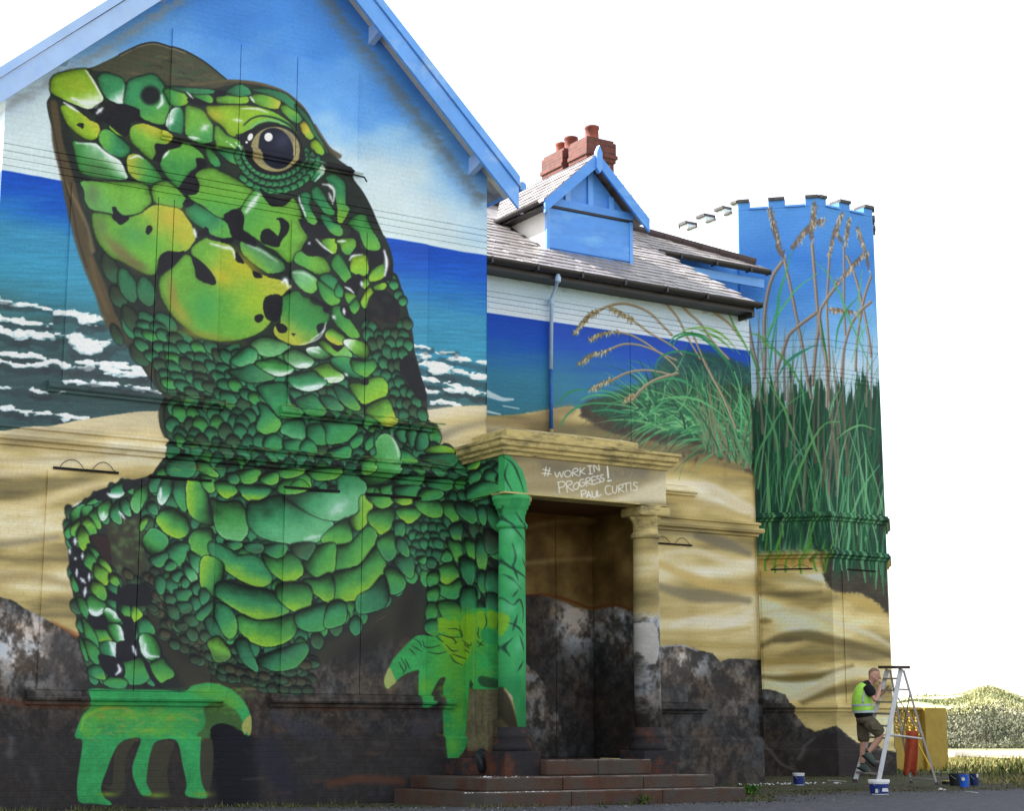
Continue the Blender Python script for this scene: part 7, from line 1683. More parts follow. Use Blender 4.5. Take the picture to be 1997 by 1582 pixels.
# ------------------------------------------------------------------ ground, dunes, sky light
def smooth(a, b, x): t = min(max((x - a) / (b - a), 0), 1); return t * t * (3 - 2 * t)
def gz(x, y):
    z = .10 * smooth(19, 27, y * .8 + x * .2)
    z += .012 * (mnoise.noise(Vector((x * .5, y * .5, 0)))) + .02 * smooth(0, 1, .6 - abs(y - 20.6)) * 0
    return z
def ridge(x, y):
    d = math.hypot(x, y); az = math.degrees(math.atan2(x, y))
    h = 0
    if d > 104:
        t = smooth(112, 250, d)
        prof = 3.1 + 1.1 * math.exp(-((az - 47.6) / .9) ** 2) + .55 * math.exp(-((az - 45.4) / 1.2) ** 2) - .7 * smooth(45.3, 43.5, az) + .5 * smooth(49, 56, az) - .2 * math.exp(-((az - 49.3) / .6) ** 2)
        h = t * prof * 1.55
        h += t * (1.2 * mnoise.noise(Vector((x * .035, y * .035, 3))) + .6 * mnoise.noise(Vector((x * .11, y * .11, 5))) + .25 * mnoise.noise(Vector((x * .4, y * .4, 8))))
    return h
def sheet(name, xs, ys, zf_, M, **k):
    m = MB(); nx, ny = len(xs), len(ys)
    m.add([(x, y, zf_(x, y)) for y in ys for x in xs], [(j * nx + i, j * nx + i + 1, (j + 1) * nx + i + 1, (j + 1) * nx + i) for j in range(ny - 1) for i in range(nx - 1)])
    return m.build(name, M, smooth=True, **k)
M_soil = mat('sandy_soil', lin(150, 134, 100), .95, .2, .6, .5, 12, .2, col2=lin(120, 124, 74), k2=(.42, .6))
M_asph = mat('old_asphalt', lin(74, 74, 79), .9, .32, 9, .9, 90, .3, col2=lin(108, 106, 102), k2=(.52, .75))
M_verge = mat('scruffy_verge_soil', lin(84, 76, 60), .95, .4, 4, .9, 50, .2, col2=lin(56, 66, 40), k2=(.42, .58))
xs = list(np.concatenate([np.linspace(-600, -20, 8), np.linspace(-10, 60, 71), np.linspace(66, 1500, 12)])); ys = list(np.concatenate([np.linspace(-600, 0, 8), np.linspace(4, 62, 59), np.linspace(70, 1500, 12)]))
sheet('ground', xs, ys, lambda x, y: gz(x, y) - .012, M_soil, kind='structure')
# asphalt forecourt: sheet whose edge wanders along the foot of the walls
def edge_y(x):
    b = np.interp(x, [-20, 5, 9, 11.3, 16, 17.2, 20, 24, 27.5, 34, 60], [20.2, 20.2, 20.2, 18.75, 18.5, 20.2, 20.4, 20.0, 18.0, 14.5, -6])
    return b + .45 * mnoise.noise(Vector((x * .6, 0, 0))) + .22 * mnoise.noise(Vector((x * 2.4, 1, 0))) + .10 * mnoise.noise(Vector((x * 9, 2, 0)))
xs = np.linspace(-20, 60, 801); m = MB(); vs = []; fs = []
K = 24
for i, x in enumerate(xs):
    e = edge_y(x)
    for k in range(K): t = k / (K - 1); y = 3 + (e - 3) * (1 - (1 - t) ** 2); vs.append((x, y, gz(x, y) + (.004 if k < K - 1 else -.014)))  # asphalt ends early so unseen pale soil bounces sunlight onto the facade
for i in range(len(xs) - 1):
    for k in range(K - 1): fs.append((i * K + k, (i + 1) * K + k, (i + 1) * K + k + 1, i * K + k + 1))
m.add(vs, fs); m.build('asphalt_forecourt', M_asph, smooth=True, kind='structure')
# verge of soil and weeds between asphalt and walls
m = MB(); vs = []; fs = []; K = 12
for i, x in enumerate(xs):
    e = edge_y(x) - .25; top = np.interp(x, [-20, 12, 12.8, 20, 20.4, 28, 60], [21.0, 21.0, 24, 24, 31, 33, 40])
    for k in range(K): t = k / (K - 1); y = e + (top - e) * t; vs.append((x, y, gz(x, y) - .004 + .012 * mnoise.noise(Vector((x * 3, y * 3, 7)))))
for i in range(len(xs) - 1):
    for k in range(K - 1): fs.append((i * K + k, (i + 1) * K + k, (i + 1) * K + k + 1, i * K + k + 1))
m.add(vs, fs); m.build('verge', M_verge, smooth=True, kind='structure')
# dunes
M_dune = mat('dune_turf', lin(196, 190, 154), .95, .18, .10, .6, 3, .2, col2=lin(150, 152, 116), k2=(.42, .58), stretch=(1, 1, 2))
az = np.radians(np.linspace(40.5, 66, 300)); dd = np.concatenate([np.linspace(104, 280, 110), np.linspace(290, 900, 12)])
m = MB(); vs = [(d * math.sin(a), d * math.cos(a), .09 + ridge(d * math.sin(a), d * math.cos(a)) - (0.05 if d < 107 else 0)) for d in dd for a in az]; n = len(az)
m.add(vs, [(j * n + i, (j + 1) * n + i, (j + 1) * n + i + 1, j * n + i + 1) for j in range(len(dd) - 1) for i in range(n - 1)])
m.build('dune_hills', M_dune, smooth=True, kind='structure')
M_sand = mat('bare_pale_sand', lin(226, 206, 180), .95, .1, 1, .3)
m = MB(); pts = [(46, 40.5), (56, 43.5), (74, 56), (72, 62), (58, 57), (49, 46)]
m.add([(x, y, gz(x, y) + .03) for x, y in pts], [tuple(range(len(pts)))]); m.build('sand_track', M_sand, kind='structure')

# leaf masses
def leaf_mesh(name, items, M, **k):
    """items: (x,y,z,size,yaw,pitch) -> two-triangle blades"""
    vs = []; fs = []
    for x, y, z, L_, w, yaw, lean in items:
        d = Vector((math.cos(yaw), math.sin(yaw), 0)); s_ = Vector((-d.y, d.x, 0)) * w / 2; t = Vector((x, y, z)) + d * L_ * math.sin(lean) + Vector((0, 0, L_ * math.cos(lean))); mdp = Vector((x, y, z)) + d * L_ * math.sin(lean) * .35 + Vector((0, 0, L_ * math.cos(lean) * .6))
        b = len(vs); vs += [tuple(Vector((x, y, z)) - s_), tuple(Vector((x, y, z)) + s_), tuple(mdp + s_ * .8), tuple(mdp - s_ * .8), tuple(t)]
        fs += [(b, b + 1, b + 2, b + 3), (b + 3, b + 2, b + 4)]
    q = MB(); q.v = vs; q.f = fs; q.fm = [0] * len(fs); return q.build(name, M, **k)
def leafmat(name, c, c2, sc_=1.5):
    m = mat(name, c, .8, .35, sc_, 0, col2=c2, k2=(.42, .6), spec=.1); b = m.node_tree.nodes['Principled BSDF']; b.inputs['Subsurface Weight'].default_value = 0; return m
R = random.Random(11)
M_grass = leafmat('green_grass_blades', lin(66, 84, 40), lin(112, 106, 66)); M_dry = leafmat('dry_grass_blades', lin(150, 138, 92), lin(96, 104, 54)); M_scrub = leafmat('grey_green_scrub', lin(118, 118, 100), lin(72, 78, 62), .35); M_weed = leafmat('bright_weed', lin(86, 130, 40), lin(60, 96, 34))
it = []
for k in range(5200):                                      # grass along the wall feet
    x = R.uniform(5, 30); y0 = 20.78 if x < 12.2 else (23.5 if x < 20 else (27 - (x - 22.8) if 22.8 < x < 24 else 25.9 if 24 <= x < 25.8 else 26.3))
    if 10.6 < x < 16.2 and x > 10.9: 
        if x < 16: y0 = 18.45
    e = float(edge_y(x)); t = R.random() ** 1.5; y = y0 + (e - y0) * t
    if mnoise.noise(Vector((x * 1.1, y * 1.1, 2))) < -.05 + .25 * t: continue
    if 10.7 < x < 16.3 and y > 18.5: continue
    it.append((x, y, gz(x, y) - .01, R.uniform(.03, .10), R.uniform(.006, .014), R.uniform(0, 6.28), R.uniform(.1, 1.1)))
leaf_mesh('wall_foot_grass', it, M_grass, kind='stuff')
it = []
for k in range(9000):                                      # dead leaves, moss and crumbs blurring the tarmac's edge
    x = R.uniform(4, 36); e = float(edge_y(x)); y = e + R.gauss(.3, .55)
    if x < 12.2 and y > 20.7 or (10.8 < x < 16.2 and y > 18.42) or y > 27: continue
    it.append((x, y, gz(x, y) + .006, R.uniform(.02, .06), R.uniform(.01, .03), R.uniform(0, 6.28), R.uniform(1.1, 1.5)))
leaf_mesh('edge_litter', it, leafmat('dry_litter', lin(96, 84, 62), lin(54, 60, 38), 3), kind='stuff')
it = []
for k in range(26000):                                     # rough grass bank on the right
    x = R.uniform(24, 60); y = R.uniform(18, 56)
    azd = math.degrees(math.atan2(x, y))
    if azd < 43.5 or azd > 51: continue
    d = math.hypot(x, y)
    if d < 33 + (49 - azd) * .9 or d > 58: continue
    if d > 46 and R.random() < .5: continue
    h = (.12 + .30 * smooth(46, 49.5, azd) * smooth(60, 40, d)) * R.uniform(.5, 1.1)
    if mnoise.noise(Vector((x * .5, y * .5, 9))) < -.25: h *= .4
    it.append((x, y, gz(x, y) - .01, h, R.uniform(.02, .05), R.uniform(0, 6.28), R.uniform(.1, .9)))
leaf_mesh('rough_bank_grass', it, M_grass, kind='stuff')
it = []
for k in range(9000):
    a = R.uniform(43, 51); d = R.uniform(30, 62); x, y = d * math.sin(math.radians(a)), d * math.cos(math.radians(a))
    if math.hypot(x - 25, y - 28) < 4.5 or d < 31 + (49 - a) * .9: continue
    it.append((x, y, gz(x, y) - .01, R.uniform(.06, .22), R.uniform(.015, .04), R.uniform(0, 6.28), R.uniform(.1, 1)))
leaf_mesh('dry_field_grass', it, M_dry, kind='stuff')
it = []
for k in range(95000):                                     # scrub on the dune foot
    a = R.uniform(43.8, 50); d = 108 + 85 * R.random() ** 1.3; x, y = d * math.sin(math.radians(a)), d * math.cos(math.radians(a))
    dens = mnoise.noise(Vector((x * .07, y * .07, 1))) + .38 - .5 * smooth(140, 190, d)
    if R.random() > dens * 1.6: continue
    hh = max(0, mnoise.noise(Vector((x * .2, y * .2, 4))) + .45) * 1.9
    it.append((x + R.uniform(-.3, .3), y + R.uniform(-.3, .3), .09 + ridge(x, y) + R.random() ** .7 * hh, R.uniform(.10, .30), R.uniform(.08, .17), R.uniform(0, 6.28), R.uniform(.2, 1.5)))
leaf_mesh('dune_scrub', it, M_scrub, kind='stuff')
it = []
for k in range(52000):                                     # marram over the dune faces
    a = R.uniform(43.8, 50); d = R.uniform(150, 275); x, y = d * math.sin(math.radians(a)), d * math.cos(math.radians(a))
    if mnoise.noise(Vector((x * .06, y * .06, 6))) + .5 * mnoise.noise(Vector((x * .2, y * .2, 6))) < R.uniform(-.3, .2): continue
    it.append((x, y, .05 + ridge(x, y), R.uniform(.15, .5), R.uniform(.12, .3), R.uniform(0, 6.28), R.uniform(.2, 1.3)))
leaf_mesh('dune_marram', it, leafmat('marram_grass', lin(164, 162, 120), lin(112, 120, 84), .12), kind='stuff')
# a few countable plants
def weed(x, y, n, h, M, label, name='weed_plant'):
    its = []
    for k in range(n): its.append((x + R.gauss(0, h * .25), y + R.gauss(0, h * .2), gz(x, y) + R.random() * h * .5, R.uniform(.4, .9) * h * .6, h * .16, R.uniform(0, 6.28), R.uniform(.1, 1.4)))
    return prop(leaf_mesh(name, its, M), label, 'plant')
p = onZ(1464, 1548, .03); weed(p[0], p[1], 90, .22, M_weed, 'bright green weed beside the right end of the red steps')
p = onZ(1163, 1562, .02); weed(p[0], 18.42, 50, .17, M_grass, 'grey-green tuft growing against the front of the bottom step')
p = onZ(1925, 1475, .1); q_ = MB()
its = [(p[0] + R.gauss(0, .03), p[1] + R.gauss(0, .03), gz(p[0], p[1]) + .1 * k / 4, .16, .03, R.uniform(0, 6.28), .4) for k in range(40)]
st = MB(); st.tube([(p[0], p[1], 0), (p[0] + .02, p[1], 1.0)], .02, 5, r1=.01); dk = st.build('dead_stalk', mat('dead_stem', lin(50, 44, 38), .9), label='tall dry dock stalk standing alone in the field right of the yellow pier', cat='plant')
its = [(p[0] + R.gauss(0, .05), p[1] + R.gauss(0, .05), .7 + R.random() * .35, .10, .04, R.uniform(0, 6.28), R.uniform(.3, 1.2)) for k in range(60)]
sd_ = leaf_mesh('seed_head', its, dk.data.materials[0]); sd_.parent = dk
its = []
p = onZ(1884, 1478, .1)
m = MB(); m.box(-1.4, 1.4, -.4, .4, 0, .22); sl = m.build('concrete_slab', mat('white_concrete', lin(214, 210, 204), .8, .08), bevel=.03, label='low white concrete slab lying far off in the sandy field', cat='slab'); sl.location = (p[0] + 1.2, p[1], gz(*p[:2])); sl.rotation_euler.z = -YAW
# ------------------------------------------------------------------ the painter at work and his things
HF = np.array([math.sin(YAW), math.cos(YAW), 0.0])
def at(px, py, depth):
    d = ray(px, py); t = depth / (d[0] * HF[0] + d[1] * HF[1]); return Vector((d[0] * t, d[1] * t, EYE + d[2] * t))
def ground_at(px, py, z=None):
    p = onZ(px, py, .06); p = onZ(px, py, gz(p[0], p[1])); return Vector((p[0], p[1], gz(p[0], p[1])))
VH = Vector(HF); VR = Vector(_rt)
# --- stepladder
M_alu = mat('white_scuffed_aluminium', lin(206, 206, 210), .42, .08, 8, .1, 40, .5, col2=lin(160, 160, 164), k2=(.55, .7))
M_alug = mat('grey_aluminium', lin(150, 144, 142), .45, .1, 8, .1, 40, .5)
M_plas = mat('dark_plastic_cap', lin(66, 54, 56), .6, .1)
f0 = ground_at(1712, 1531)
LAD = empty('stepladder', f0, label='tall white aluminium stepladder standing open in front of the tower foot', cat='ladder')
NF = (at(1757, 1305, 29.5), at(1712, 1531, 29.5)); FF = (at(1731, 1306, 30.2), at(1667, 1526, 30.2))
NR = (at(1762, 1308, 29.5), at(1827, 1531, 29.5)); FR = (at(1736, 1308, 30.2), at(1777, 1528, 30.2))
def bar(a, b, w, d, name, M, parent, side=None):
    a = Vector(a); b = Vector(b); t = (b - a).normalized(); s_ = (side or VH).normalized(); u = t.cross(s_).normalized(); s_ = u.cross(t).normalized()
    P = [tuple(p + u * i * w / 2 + s_ * j * d / 2) for p in (a, b) for i, j in ((-1, -1), (1, -1), (1, 1), (-1, 1))]
    q = MB(); q.add(P, [(0, 1, 2, 3), (7, 6, 5, 4), (0, 4, 5, 1), (1, 5, 6, 2), (2, 6, 7, 3), (3, 7, 4, 0)]); return q.build(name, M, parent)
for k, (a, b) in enumerate((NF, FF)):
    s_ = bar(a, b, .075, .028, 'stile', M_alu, LAD)
    bar(b + Vector((0, 0, .05)), b - Vector((0, 0, .012)), .085, .05, 'foot_cap', M_plas, s_)
for k, (a, b) in enumerate((NR, FR)):
    s_ = bar(a, b, .032, .022, 'rear_leg', M_alug, LAD); bar(b + Vector((0, 0, .04)), b - Vector((0, 0, .01)), .045, .04, 'foot_cap', M_plas, s_)
for k in range(9):
    t = (.085 + k * .1035); a = NF[0].lerp(NF[1], t); b = FF[0].lerp(FF[1], t); bar(a, b, .075, .03, 'step', M_alug, LAD, Vector((0, 0, 1)))
for t in (.17, .60, .955): bar(NR[0].lerp(NR[1], t), FR[0].lerp(FR[1], t), .022, .022, 'rear_bar', M_alug, LAD, Vector((0, 0, 1)))
bar(NR[0].lerp(NR[1], .2), FR[0].lerp(FR[1], .58), .018, .01, 'rear_brace', M_alug, LAD); bar(FR[0].lerp(FR[1], .2), NR[0].lerp(NR[1], .58), .018, .01, 'rear_brace', M_alug, LAD)
bar(NF[0].lerp(NF[1], .565), NR[0].lerp(NR[1], .60), .02, .012, 'spreader', M_alu, LAD); bar(FF[0].lerp(FF[1], .565), FR[0].lerp(FR[1], .60), .02, .012, 'spreader', M_alug, LAD)
ta = at(1727, 1302, 30.3); tb = at(1760, 1302, 29.4)
q = MB(); c_ = (ta + tb) / 2; dd_ = (tb - ta).normalized(); n_ = Vector((0, 0, 1)).cross(dd_)
P = [tuple(c_ + dd_ * i * ((tb - ta).length / 2 + .02) + n_ * j * .13 + Vector((0, 0, z))) for z in (-.025, .025) for i, j in ((-1, -1), (1, -1), (1, 1), (-1, 1))]
q.add(P, [(0, 3, 2, 1), (4, 5, 6, 7), (0, 1, 5, 4), (1, 2, 6, 5), (2, 3, 7, 6), (3, 0, 4, 7)]); q.build('top_platform', M_plas, LAD, bevel=.006)

# --- person
M_skin = mat('skin', lin(196, 150, 128), .55, .08, 6, 0, spec=.4); M_hair = mat('cropped_brown_hair', lin(132, 106, 90), .8, .2, 30, .3)
M_vest = mat('lime_hi_vis_fabric', (.42, .80, .10), .7, .14, 9, .4, 12, .3); M_refl = mat('silver_reflective_tape', lin(176, 190, 190), .4, .06, 9); M_shirt = mat('black_cotton', lin(26, 26, 28), .9, .1)
M_short = mat('olive_brown_cargo_cloth', lin(92, 84, 68), .9, .22, 9, .5, 14); M_boot = mat('grey_green_boot_leather', lin(74, 88, 80), .7, .2, 9, .3); M_sole = mat('black_rubber_sole', lin(24, 24, 24), .8, .1); M_sock = mat('dark_sock', lin(36, 34, 38), .9)
pf = at(1684, 1508, 29.95)
PER = empty('person', (pf.x, pf.y, gz(pf.x, pf.y)), label='shaven-headed man in lime hi-vis vest and shorts climbing the white stepladder', cat='person')
V = {'pel': (1685, 1399, 29.8, .095), 'sp': (1681, 1374, 29.8, .10), 'ch': (1685, 1348, 29.8, .10), 'nk': (1697, 1334, 29.8, .06), 'hb': (1702, 1327, 29.8, .075), 'hd': (1706, 1320, 29.8, .118), 'hd2': (1705, 1312, 29.8, .112), 'hd3': (1704.5, 1307.5, 29.8, .07),
     'jaw': (1713, 1329, 29.8, .055), 'hN': (1690, 1404, 29.68, .07), 'kN': (1720, 1434, 29.62, .062), 'cN': (1708, 1450, 29.64, .058), 'aN': (1692, 1470, 29.66, .04), 'fN': (1700, 1484, 29.66, .036),
     'hF': (1683, 1405, 29.92, .07), 'kF': (1685, 1442, 29.95, .06), 'cF': (1682, 1462, 29.97, .056), 'aF': (1682, 1493, 29.97, .04), 'fF': (1690, 1503, 29.97, .036),
     'sN': (1691, 1341, 29.62, .05), 'eN': (1708, 1369, 29.52, .046), 'mN': (1713, 1354, 29.56, .040), 'wN': (1716, 1342, 29.62, .029), 'pN': (1717, 1335, 29.66, .036),
     'sF': (1695, 1342, 30.0, .06), 'eF': (1710, 1362, 30.06, .044), 'wF': (1722, 1352, 30.0, .028), 'pF': (1727, 1348, 29.98, .034)}
E = [('pel', 'sp'), ('sp', 'ch'), ('ch', 'nk'), ('nk', 'hb'), ('hb', 'hd'), ('hd', 'hd2'), ('hd2', 'hd3'), ('hd', 'jaw'), ('pel', 'hN'), ('hN', 'kN'), ('kN', 'cN'), ('cN', 'aN'), ('aN', 'fN'), ('pel', 'hF'), ('hF', 'kF'), ('kF', 'cF'), ('cF', 'aF'), ('aF', 'fF'),
     ('ch', 'sN'), ('sN', 'eN'), ('eN', 'mN'), ('mN', 'wN'), ('wN', 'pN'), ('ch', 'sF'), ('sF', 'eF'), ('eF', 'wF'), ('wF', 'pF')]
names = list(V); co = [at(*V[k][:3]) for k in names]; rad = [V[k][3] for k in names]; ed = [(names.index(a), names.index(b)) for a, b in E]; roots = [names.index('pel')]
def fingers(palm, dirv, spread, ln=.085, curl=Vector((0, 0, 0))):
    for k in range(5):
        b = len(co); off = spread * (k - 2) * .019; L_ = (.055, .078, .085, .08, .062)[k]
        if k == 0: off = spread * -.045
        p0 = palm + off * .5; p1 = palm + off + dirv * L_ * .7; p2 = p1 + dirv * L_ * .35 + curl * .03; p3 = p2 + dirv * L_ * .1 + curl * .035
        for p, r_ in ((p0, .012), (p1, .0095), (p2, .0085), (p3, .007)): co.append(p); rad.append(r_)
        ed.extend([(b, b + 1), (b + 1, b + 2), (b + 2, b + 3)]); roots.append(b)
fingers(at(*V['pN'][:3]), (Vector((0, 0, 1)) * .9 - VR * .25).normalized(), VH, curl=-VR)
fingers(at(*V['pF'][:3]), (VR * .9 + Vector((0, 0, .3))).normalized(), VH * -1, curl=Vector((0, 0, -1)))
me = bpy.data.meshes.new('body'); me.from_pydata([tuple(c) for c in co], ed, [])
body = link('body', me, PER); me.materials.append(M_skin)
sk = body.modifiers.new('skin', 'SKIN'); sk.use_smooth_shade = True
for i, r_ in enumerate(rad): me.skin_vertices[0].data[i].radius = (r_, r_); me.skin_vertices[0].data[i].use_root = i in roots
ss = body.modifiers.new('sub', 'SUBSURF'); ss.levels = 2; ss.render_levels = 2
def loft(rings, name, M, parent, n=16, sub=True, cap=True, wob=0.):
    """rings: (px, py, depth, in-plane radius, depth radius)"""
    P = [at(r[0], r[1], r[2]) for r in rings]; vs = []; fs = []
    for i, r in enumerate(rings):
        t = (P[min(i + 1, len(P) - 1)] - P[max(i - 1, 0)]).normalized(); a = t.cross(VH).normalized()
        for k in range(n):
            w = 2 * math.pi * k / n; ww = 1 + wob * math.sin(k * 2.7 + i * 1.9) * .5
            vs.append(tuple(P[i] + a * r[3] * ww * math.cos(w) + VH * r[4] * ww * math.sin(w)))
    for i in range(len(rings) - 1):
        for k in range(n): fs.append((i * n + k, i * n + (k + 1) % n, (i + 1) * n + (k + 1) % n, (i + 1) * n + k))
    if cap: fs += [tuple(range(n))[::-1], tuple((len(rings) - 1) * n + k for k in range(n))]
    q = MB(); q.add(vs, fs); o = q.build(name, M, parent, smooth=True)
    if sub: s2 = o.modifiers.new('sub', 'SUBSURF'); s2.levels = 1; s2.render_levels = 1
    return o
shirt = loft([(1686, 1404, 29.8, .15, .18), (1684, 1392, 29.8, .165, .19), (1682, 1378, 29.8, .165, .2), (1682, 1360, 29.8, .16, .21), (1686, 1344, 29.8, .135, .21), (1693, 1334, 29.8, .08, .10), (1697, 1332, 29.8, .065, .07)], 'shirt', M_shirt, PER)
loft([(1689, 1336, 29.62, .088, .085), (1696, 1347, 29.57, .092, .085), (1703, 1359, 29.54, .078, .07)], 'sleeve', M_shirt, shirt)
loft([(1695, 1340, 30.0, .07, .07), (1700, 1348, 30.03, .07, .065), (1705, 1355, 30.05, .06, .055)], 'sleeve', M_shirt, shirt)
vest = loft([(1684.5, 1394, 29.8, .178, .215), (1682.5, 1384, 29.8, .182, .22), (1681, 1370, 29.8, .18, .225), (1681.5, 1356, 29.8, .168, .225), (1685, 1343, 29.8, .145, .20), (1690, 1335, 29.8, .10, .14)], 'hi_vis_vest', M_vest, PER, wob=.03)
for (x, y, r1) in ((1681.6, 1376, .185), (1683.6, 1389, .186)):
    loft([(x + .3, y + 2.2, 29.8, r1, .228), (x, y - 2.2, 29.8, r1, .229)], 'reflective_band', M_refl, vest, sub=False, cap=False)
loft([(1683, 1374, 29.57, .022, .012), (1684, 1358, 29.575, .022, .012), (1688, 1344, 29.60, .022, .012)], 'reflective_band', M_refl, vest, n=8)
shorts = loft([(1686, 1396, 29.8, .155, .185), (1687, 1404, 29.79, .165, .19), (1690, 1412, 29.78, .15, .17)], 'shorts', M_short, PER)
loft([(1690, 1403, 29.69, .13, .10), (1702, 1416, 29.66, .125, .10), (1713, 1427, 29.63, .11, .095), (1720, 1434, 29.62, .10, .09)], 'shorts_leg', M_short, shorts, wob=.06)
loft([(1684, 1403, 29.92, .13, .10), (1683, 1420, 29.94, .115, .10), (1684, 1440, 29.95, .105, .095), (1684, 1449, 29.95, .10, .09)], 'shorts_leg', M_short, shorts, wob=.06)
q = MB(); c_ = at(1706, 1417, 29.52); q.add([tuple(c_ + VR * i * .07 + Vector((0, 0, 1)) * j * .06 + VR * -.02 * j + VH * k * .012) for k in (-1, 1) for i, j in ((-1, -1), (1, -1.2), (1, .6), (-1, 1))], [(0, 1, 2, 3), (7, 6, 5, 4), (0, 4, 5, 1), (1, 5, 6, 2), (2, 6, 7, 3), (3, 7, 4, 0)]); q.build('cargo_pocket', M_short, shorts, bevel=.008)
for (ax, ay, dp, tx, ty) in ((1692, 1467, 29.66, 1706, 1491), (1682, 1491, 29.97, 1697, 1507)):
    loft([(ax, ay - 3, dp, .05, .05), (ax, ay + 2, dp, .052, .052)], 'sock', M_sock, PER, n=12)
    bt = loft([(ax - 4, ay + 1, dp, .058, .052), (ax - 3 + (tx - ax) * .2, ay + 5, dp, .075, .056), (ax + (tx - ax) * .5, (ay + ty) / 2 + 3, dp, .062, .058), (ax + (tx - ax) * .85, ty - 1, dp, .046, .056), (tx + 1.5, ty + 1.5, dp, .026, .04)], 'boot', M_boot, PER, n=14)
    a = at(ax - 10, ay + 7, dp); b = at(tx, ty + 5, dp); bar(a, b, .028, .10, 'boot_sole', M_sole, bt)
# head details
hc = at(1705, 1315.5, 29.8)
def ellip(c, rx, ry, rz, name, M, parent, n=14, zc=-9, tilt=0., keep=None):
    vs = []; fs = []; m_ = n // 2
    for i in range(m_ + 1):
        for k in range(n):
            th_ = math.pi * i / m_; ph = 2 * math.pi * k / n
            p = VR * rx * math.sin(th_) * math.cos(ph) + VH * ry * math.sin(th_) * math.sin(ph) + Vector((0, 0, 1)) * rz * math.cos(th_)
            R_ = Matrix.Rotation(tilt, 3, VH); vs.append(tuple(c + R_ @ p))
    for i in range(m_):
        for k in range(n):
            if keep and not keep(i, k, m_, n): continue
            fs.append((i * n + k, i * n + (k + 1) % n, (i + 1) * n + (k + 1) % n, (i + 1) * n + k))
    q = MB(); q.add(vs, fs); return q.build(name, M, parent, smooth=True)
ellip(hc + Vector((0, 0, .012)), .101, .086, .098, 'cropped_hair', M_hair, PER, n=20, tilt=-.35, keep=lambda i, k, m_, n: i < m_ * .5)
ellip(at(1704, 1322, 29.71), .016, .008, .028, 'ear', M_skin, PER, n=10)
ellip(at(1717, 1324, 29.8), .014, .012, .022, 'nose', M_skin, PER, n=10)
for dpt in (29.765, 29.835): ellip(at(1714, 1318.5, dpt), .007, .011, .006, 'eye', M_sole, PER, n=8)
q = MB(); q.tube([at(1726, 1349, 29.95), at(1733, 1338, 29.93)], .008, 6); q.build('paintbrush', M_plas, None, label='small dark brush held in the painter\'s far hand over the ladder', cat='paintbrush')

# --- tubs of paint
M_tubw = mat('white_plastic_tub', lin(220, 220, 218), .45, .04, 6, 0, spec=.5); M_lab = mat('navy_paint_label', lin(26, 46, 112), .5, .25, 12, 0, col2=lin(120, 160, 210), k2=(.60, .66)); M_tubb = mat('bright_blue_tub', lin(24, 86, 184), .45, .1, 8, 0, col2=lin(90, 150, 220), k2=(.6, .66)); M_tubn = mat('dark_navy_tub', lin(20, 38, 84), .5, .1, 8); M_tubk = mat('black_tub', lin(28, 32, 34), .6, .2, 8)
M_stain = mat('dried_paint', lin(200, 196, 170), .6, .1, 20)
def tub(px, py, w, h, body_m, lab_m, label, lid=True, sq=1., group=None, name='paint_tub', handle=True):
    g_ = ground_at(px, py); r = w / 2
    t = empty(name, g_, label=label, cat='paint tub', group=group)
    n = 24
    def ringp(rr, z):
        out_ = []
        for k in range(n):
            a = 2 * math.pi * k / n; c2, s2 = math.cos(a), math.sin(a); e = .62 if sq < 1 else 1.
            out_.append((g_.x + rr * math.copysign(abs(c2) ** e, c2), g_.y + rr * sq * math.copysign(abs(s2) ** e, s2), g_.z + z))
        return out_
    def lo(rs, nm, M, par, cap=True):
        vs = [p for rr, z in rs for p in ringp(rr, z)]; fs = [(i * n + k, i * n + (k + 1) % n, (i + 1) * n + (k + 1) % n, (i + 1) * n + k) for i in range(len(rs) - 1) for k in range(n)]
        if cap: fs += [tuple(range(n))[::-1], tuple((len(rs) - 1) * n + k for k in range(n))]
        q = MB(); q.add(vs, fs); return q.build(nm, M, par)
    bd = lo([(r * .84, 0), (r * .86, .005), (r * .97, h * .9), (r * .90, h * .9)] if not lid else [(r * .84, 0), (r * .86, .005), (r * .97, h * .92)], 'tub_body', body_m, t)
    if lab_m: lo([(r * .868, h * .06), (r * .963, h * .72)], 'label_wrap', lab_m, t, cap=False)
    if lid: lo([(r * 1.0, h * .80), (r * 1.04, h * .81), (r * 1.04, h * .97), (r * 1.0, h), (r * .9, h * 1.0)], 'lid', M_tubw, t)
    else: lo([(r * 1.0, h * .86), (r * 1.03, h * .87), (r * 1.03, h * .93), (r * .98, h * .94), (r * .95, h * .7)], 'rim', body_m, t, cap=False)
    if handle:
        q = MB(); q.tube([(g_.x + r * 1.04 * math.cos(a), g_.y - r * .25 * 0 - .0 + r * 1.04 * -abs(math.sin(a)) * .75, g_.z + h * .82 - h * .42 * abs(math.sin(a))) for a in np.linspace(0, math.pi, 13)], .004, 6); q.build('wire_handle', M_alug, t)
    return t, g_
t_, g_ = tub(1715, 1551, .295, .225, M_tubw, M_lab, 'white square tub with lid and navy label at the near foot of the stepladder', sq=.85)
for i, (dx, z0, z1, w_) in enumerate(((-.07, .03, .09, .02), (.06, .05, .10, .05))):
    c_ = g_ - VH * .145 + VR * dx; q = MB(); q.add([tuple(c_ - VR * w_ + Vector((0, 0, z0))), tuple(c_ + VR * w_ + Vector((0, 0, z0))), tuple(c_ + VR * w_ * .8 - VH * .004 + Vector((0, 0, z1))), tuple(c_ - VR * w_ * .8 - VH * .004 + Vector((0, 0, z1)))], [(0, 1, 2, 3)]); q.build('label_patch', M_stain if i == 0 else M_tubw, t_)
t_, g_ = tub(1558, 1535, .205, .22, M_tubw, M_lab, 'open white tub with blue label alone below the dark painted rocks', lid=False)
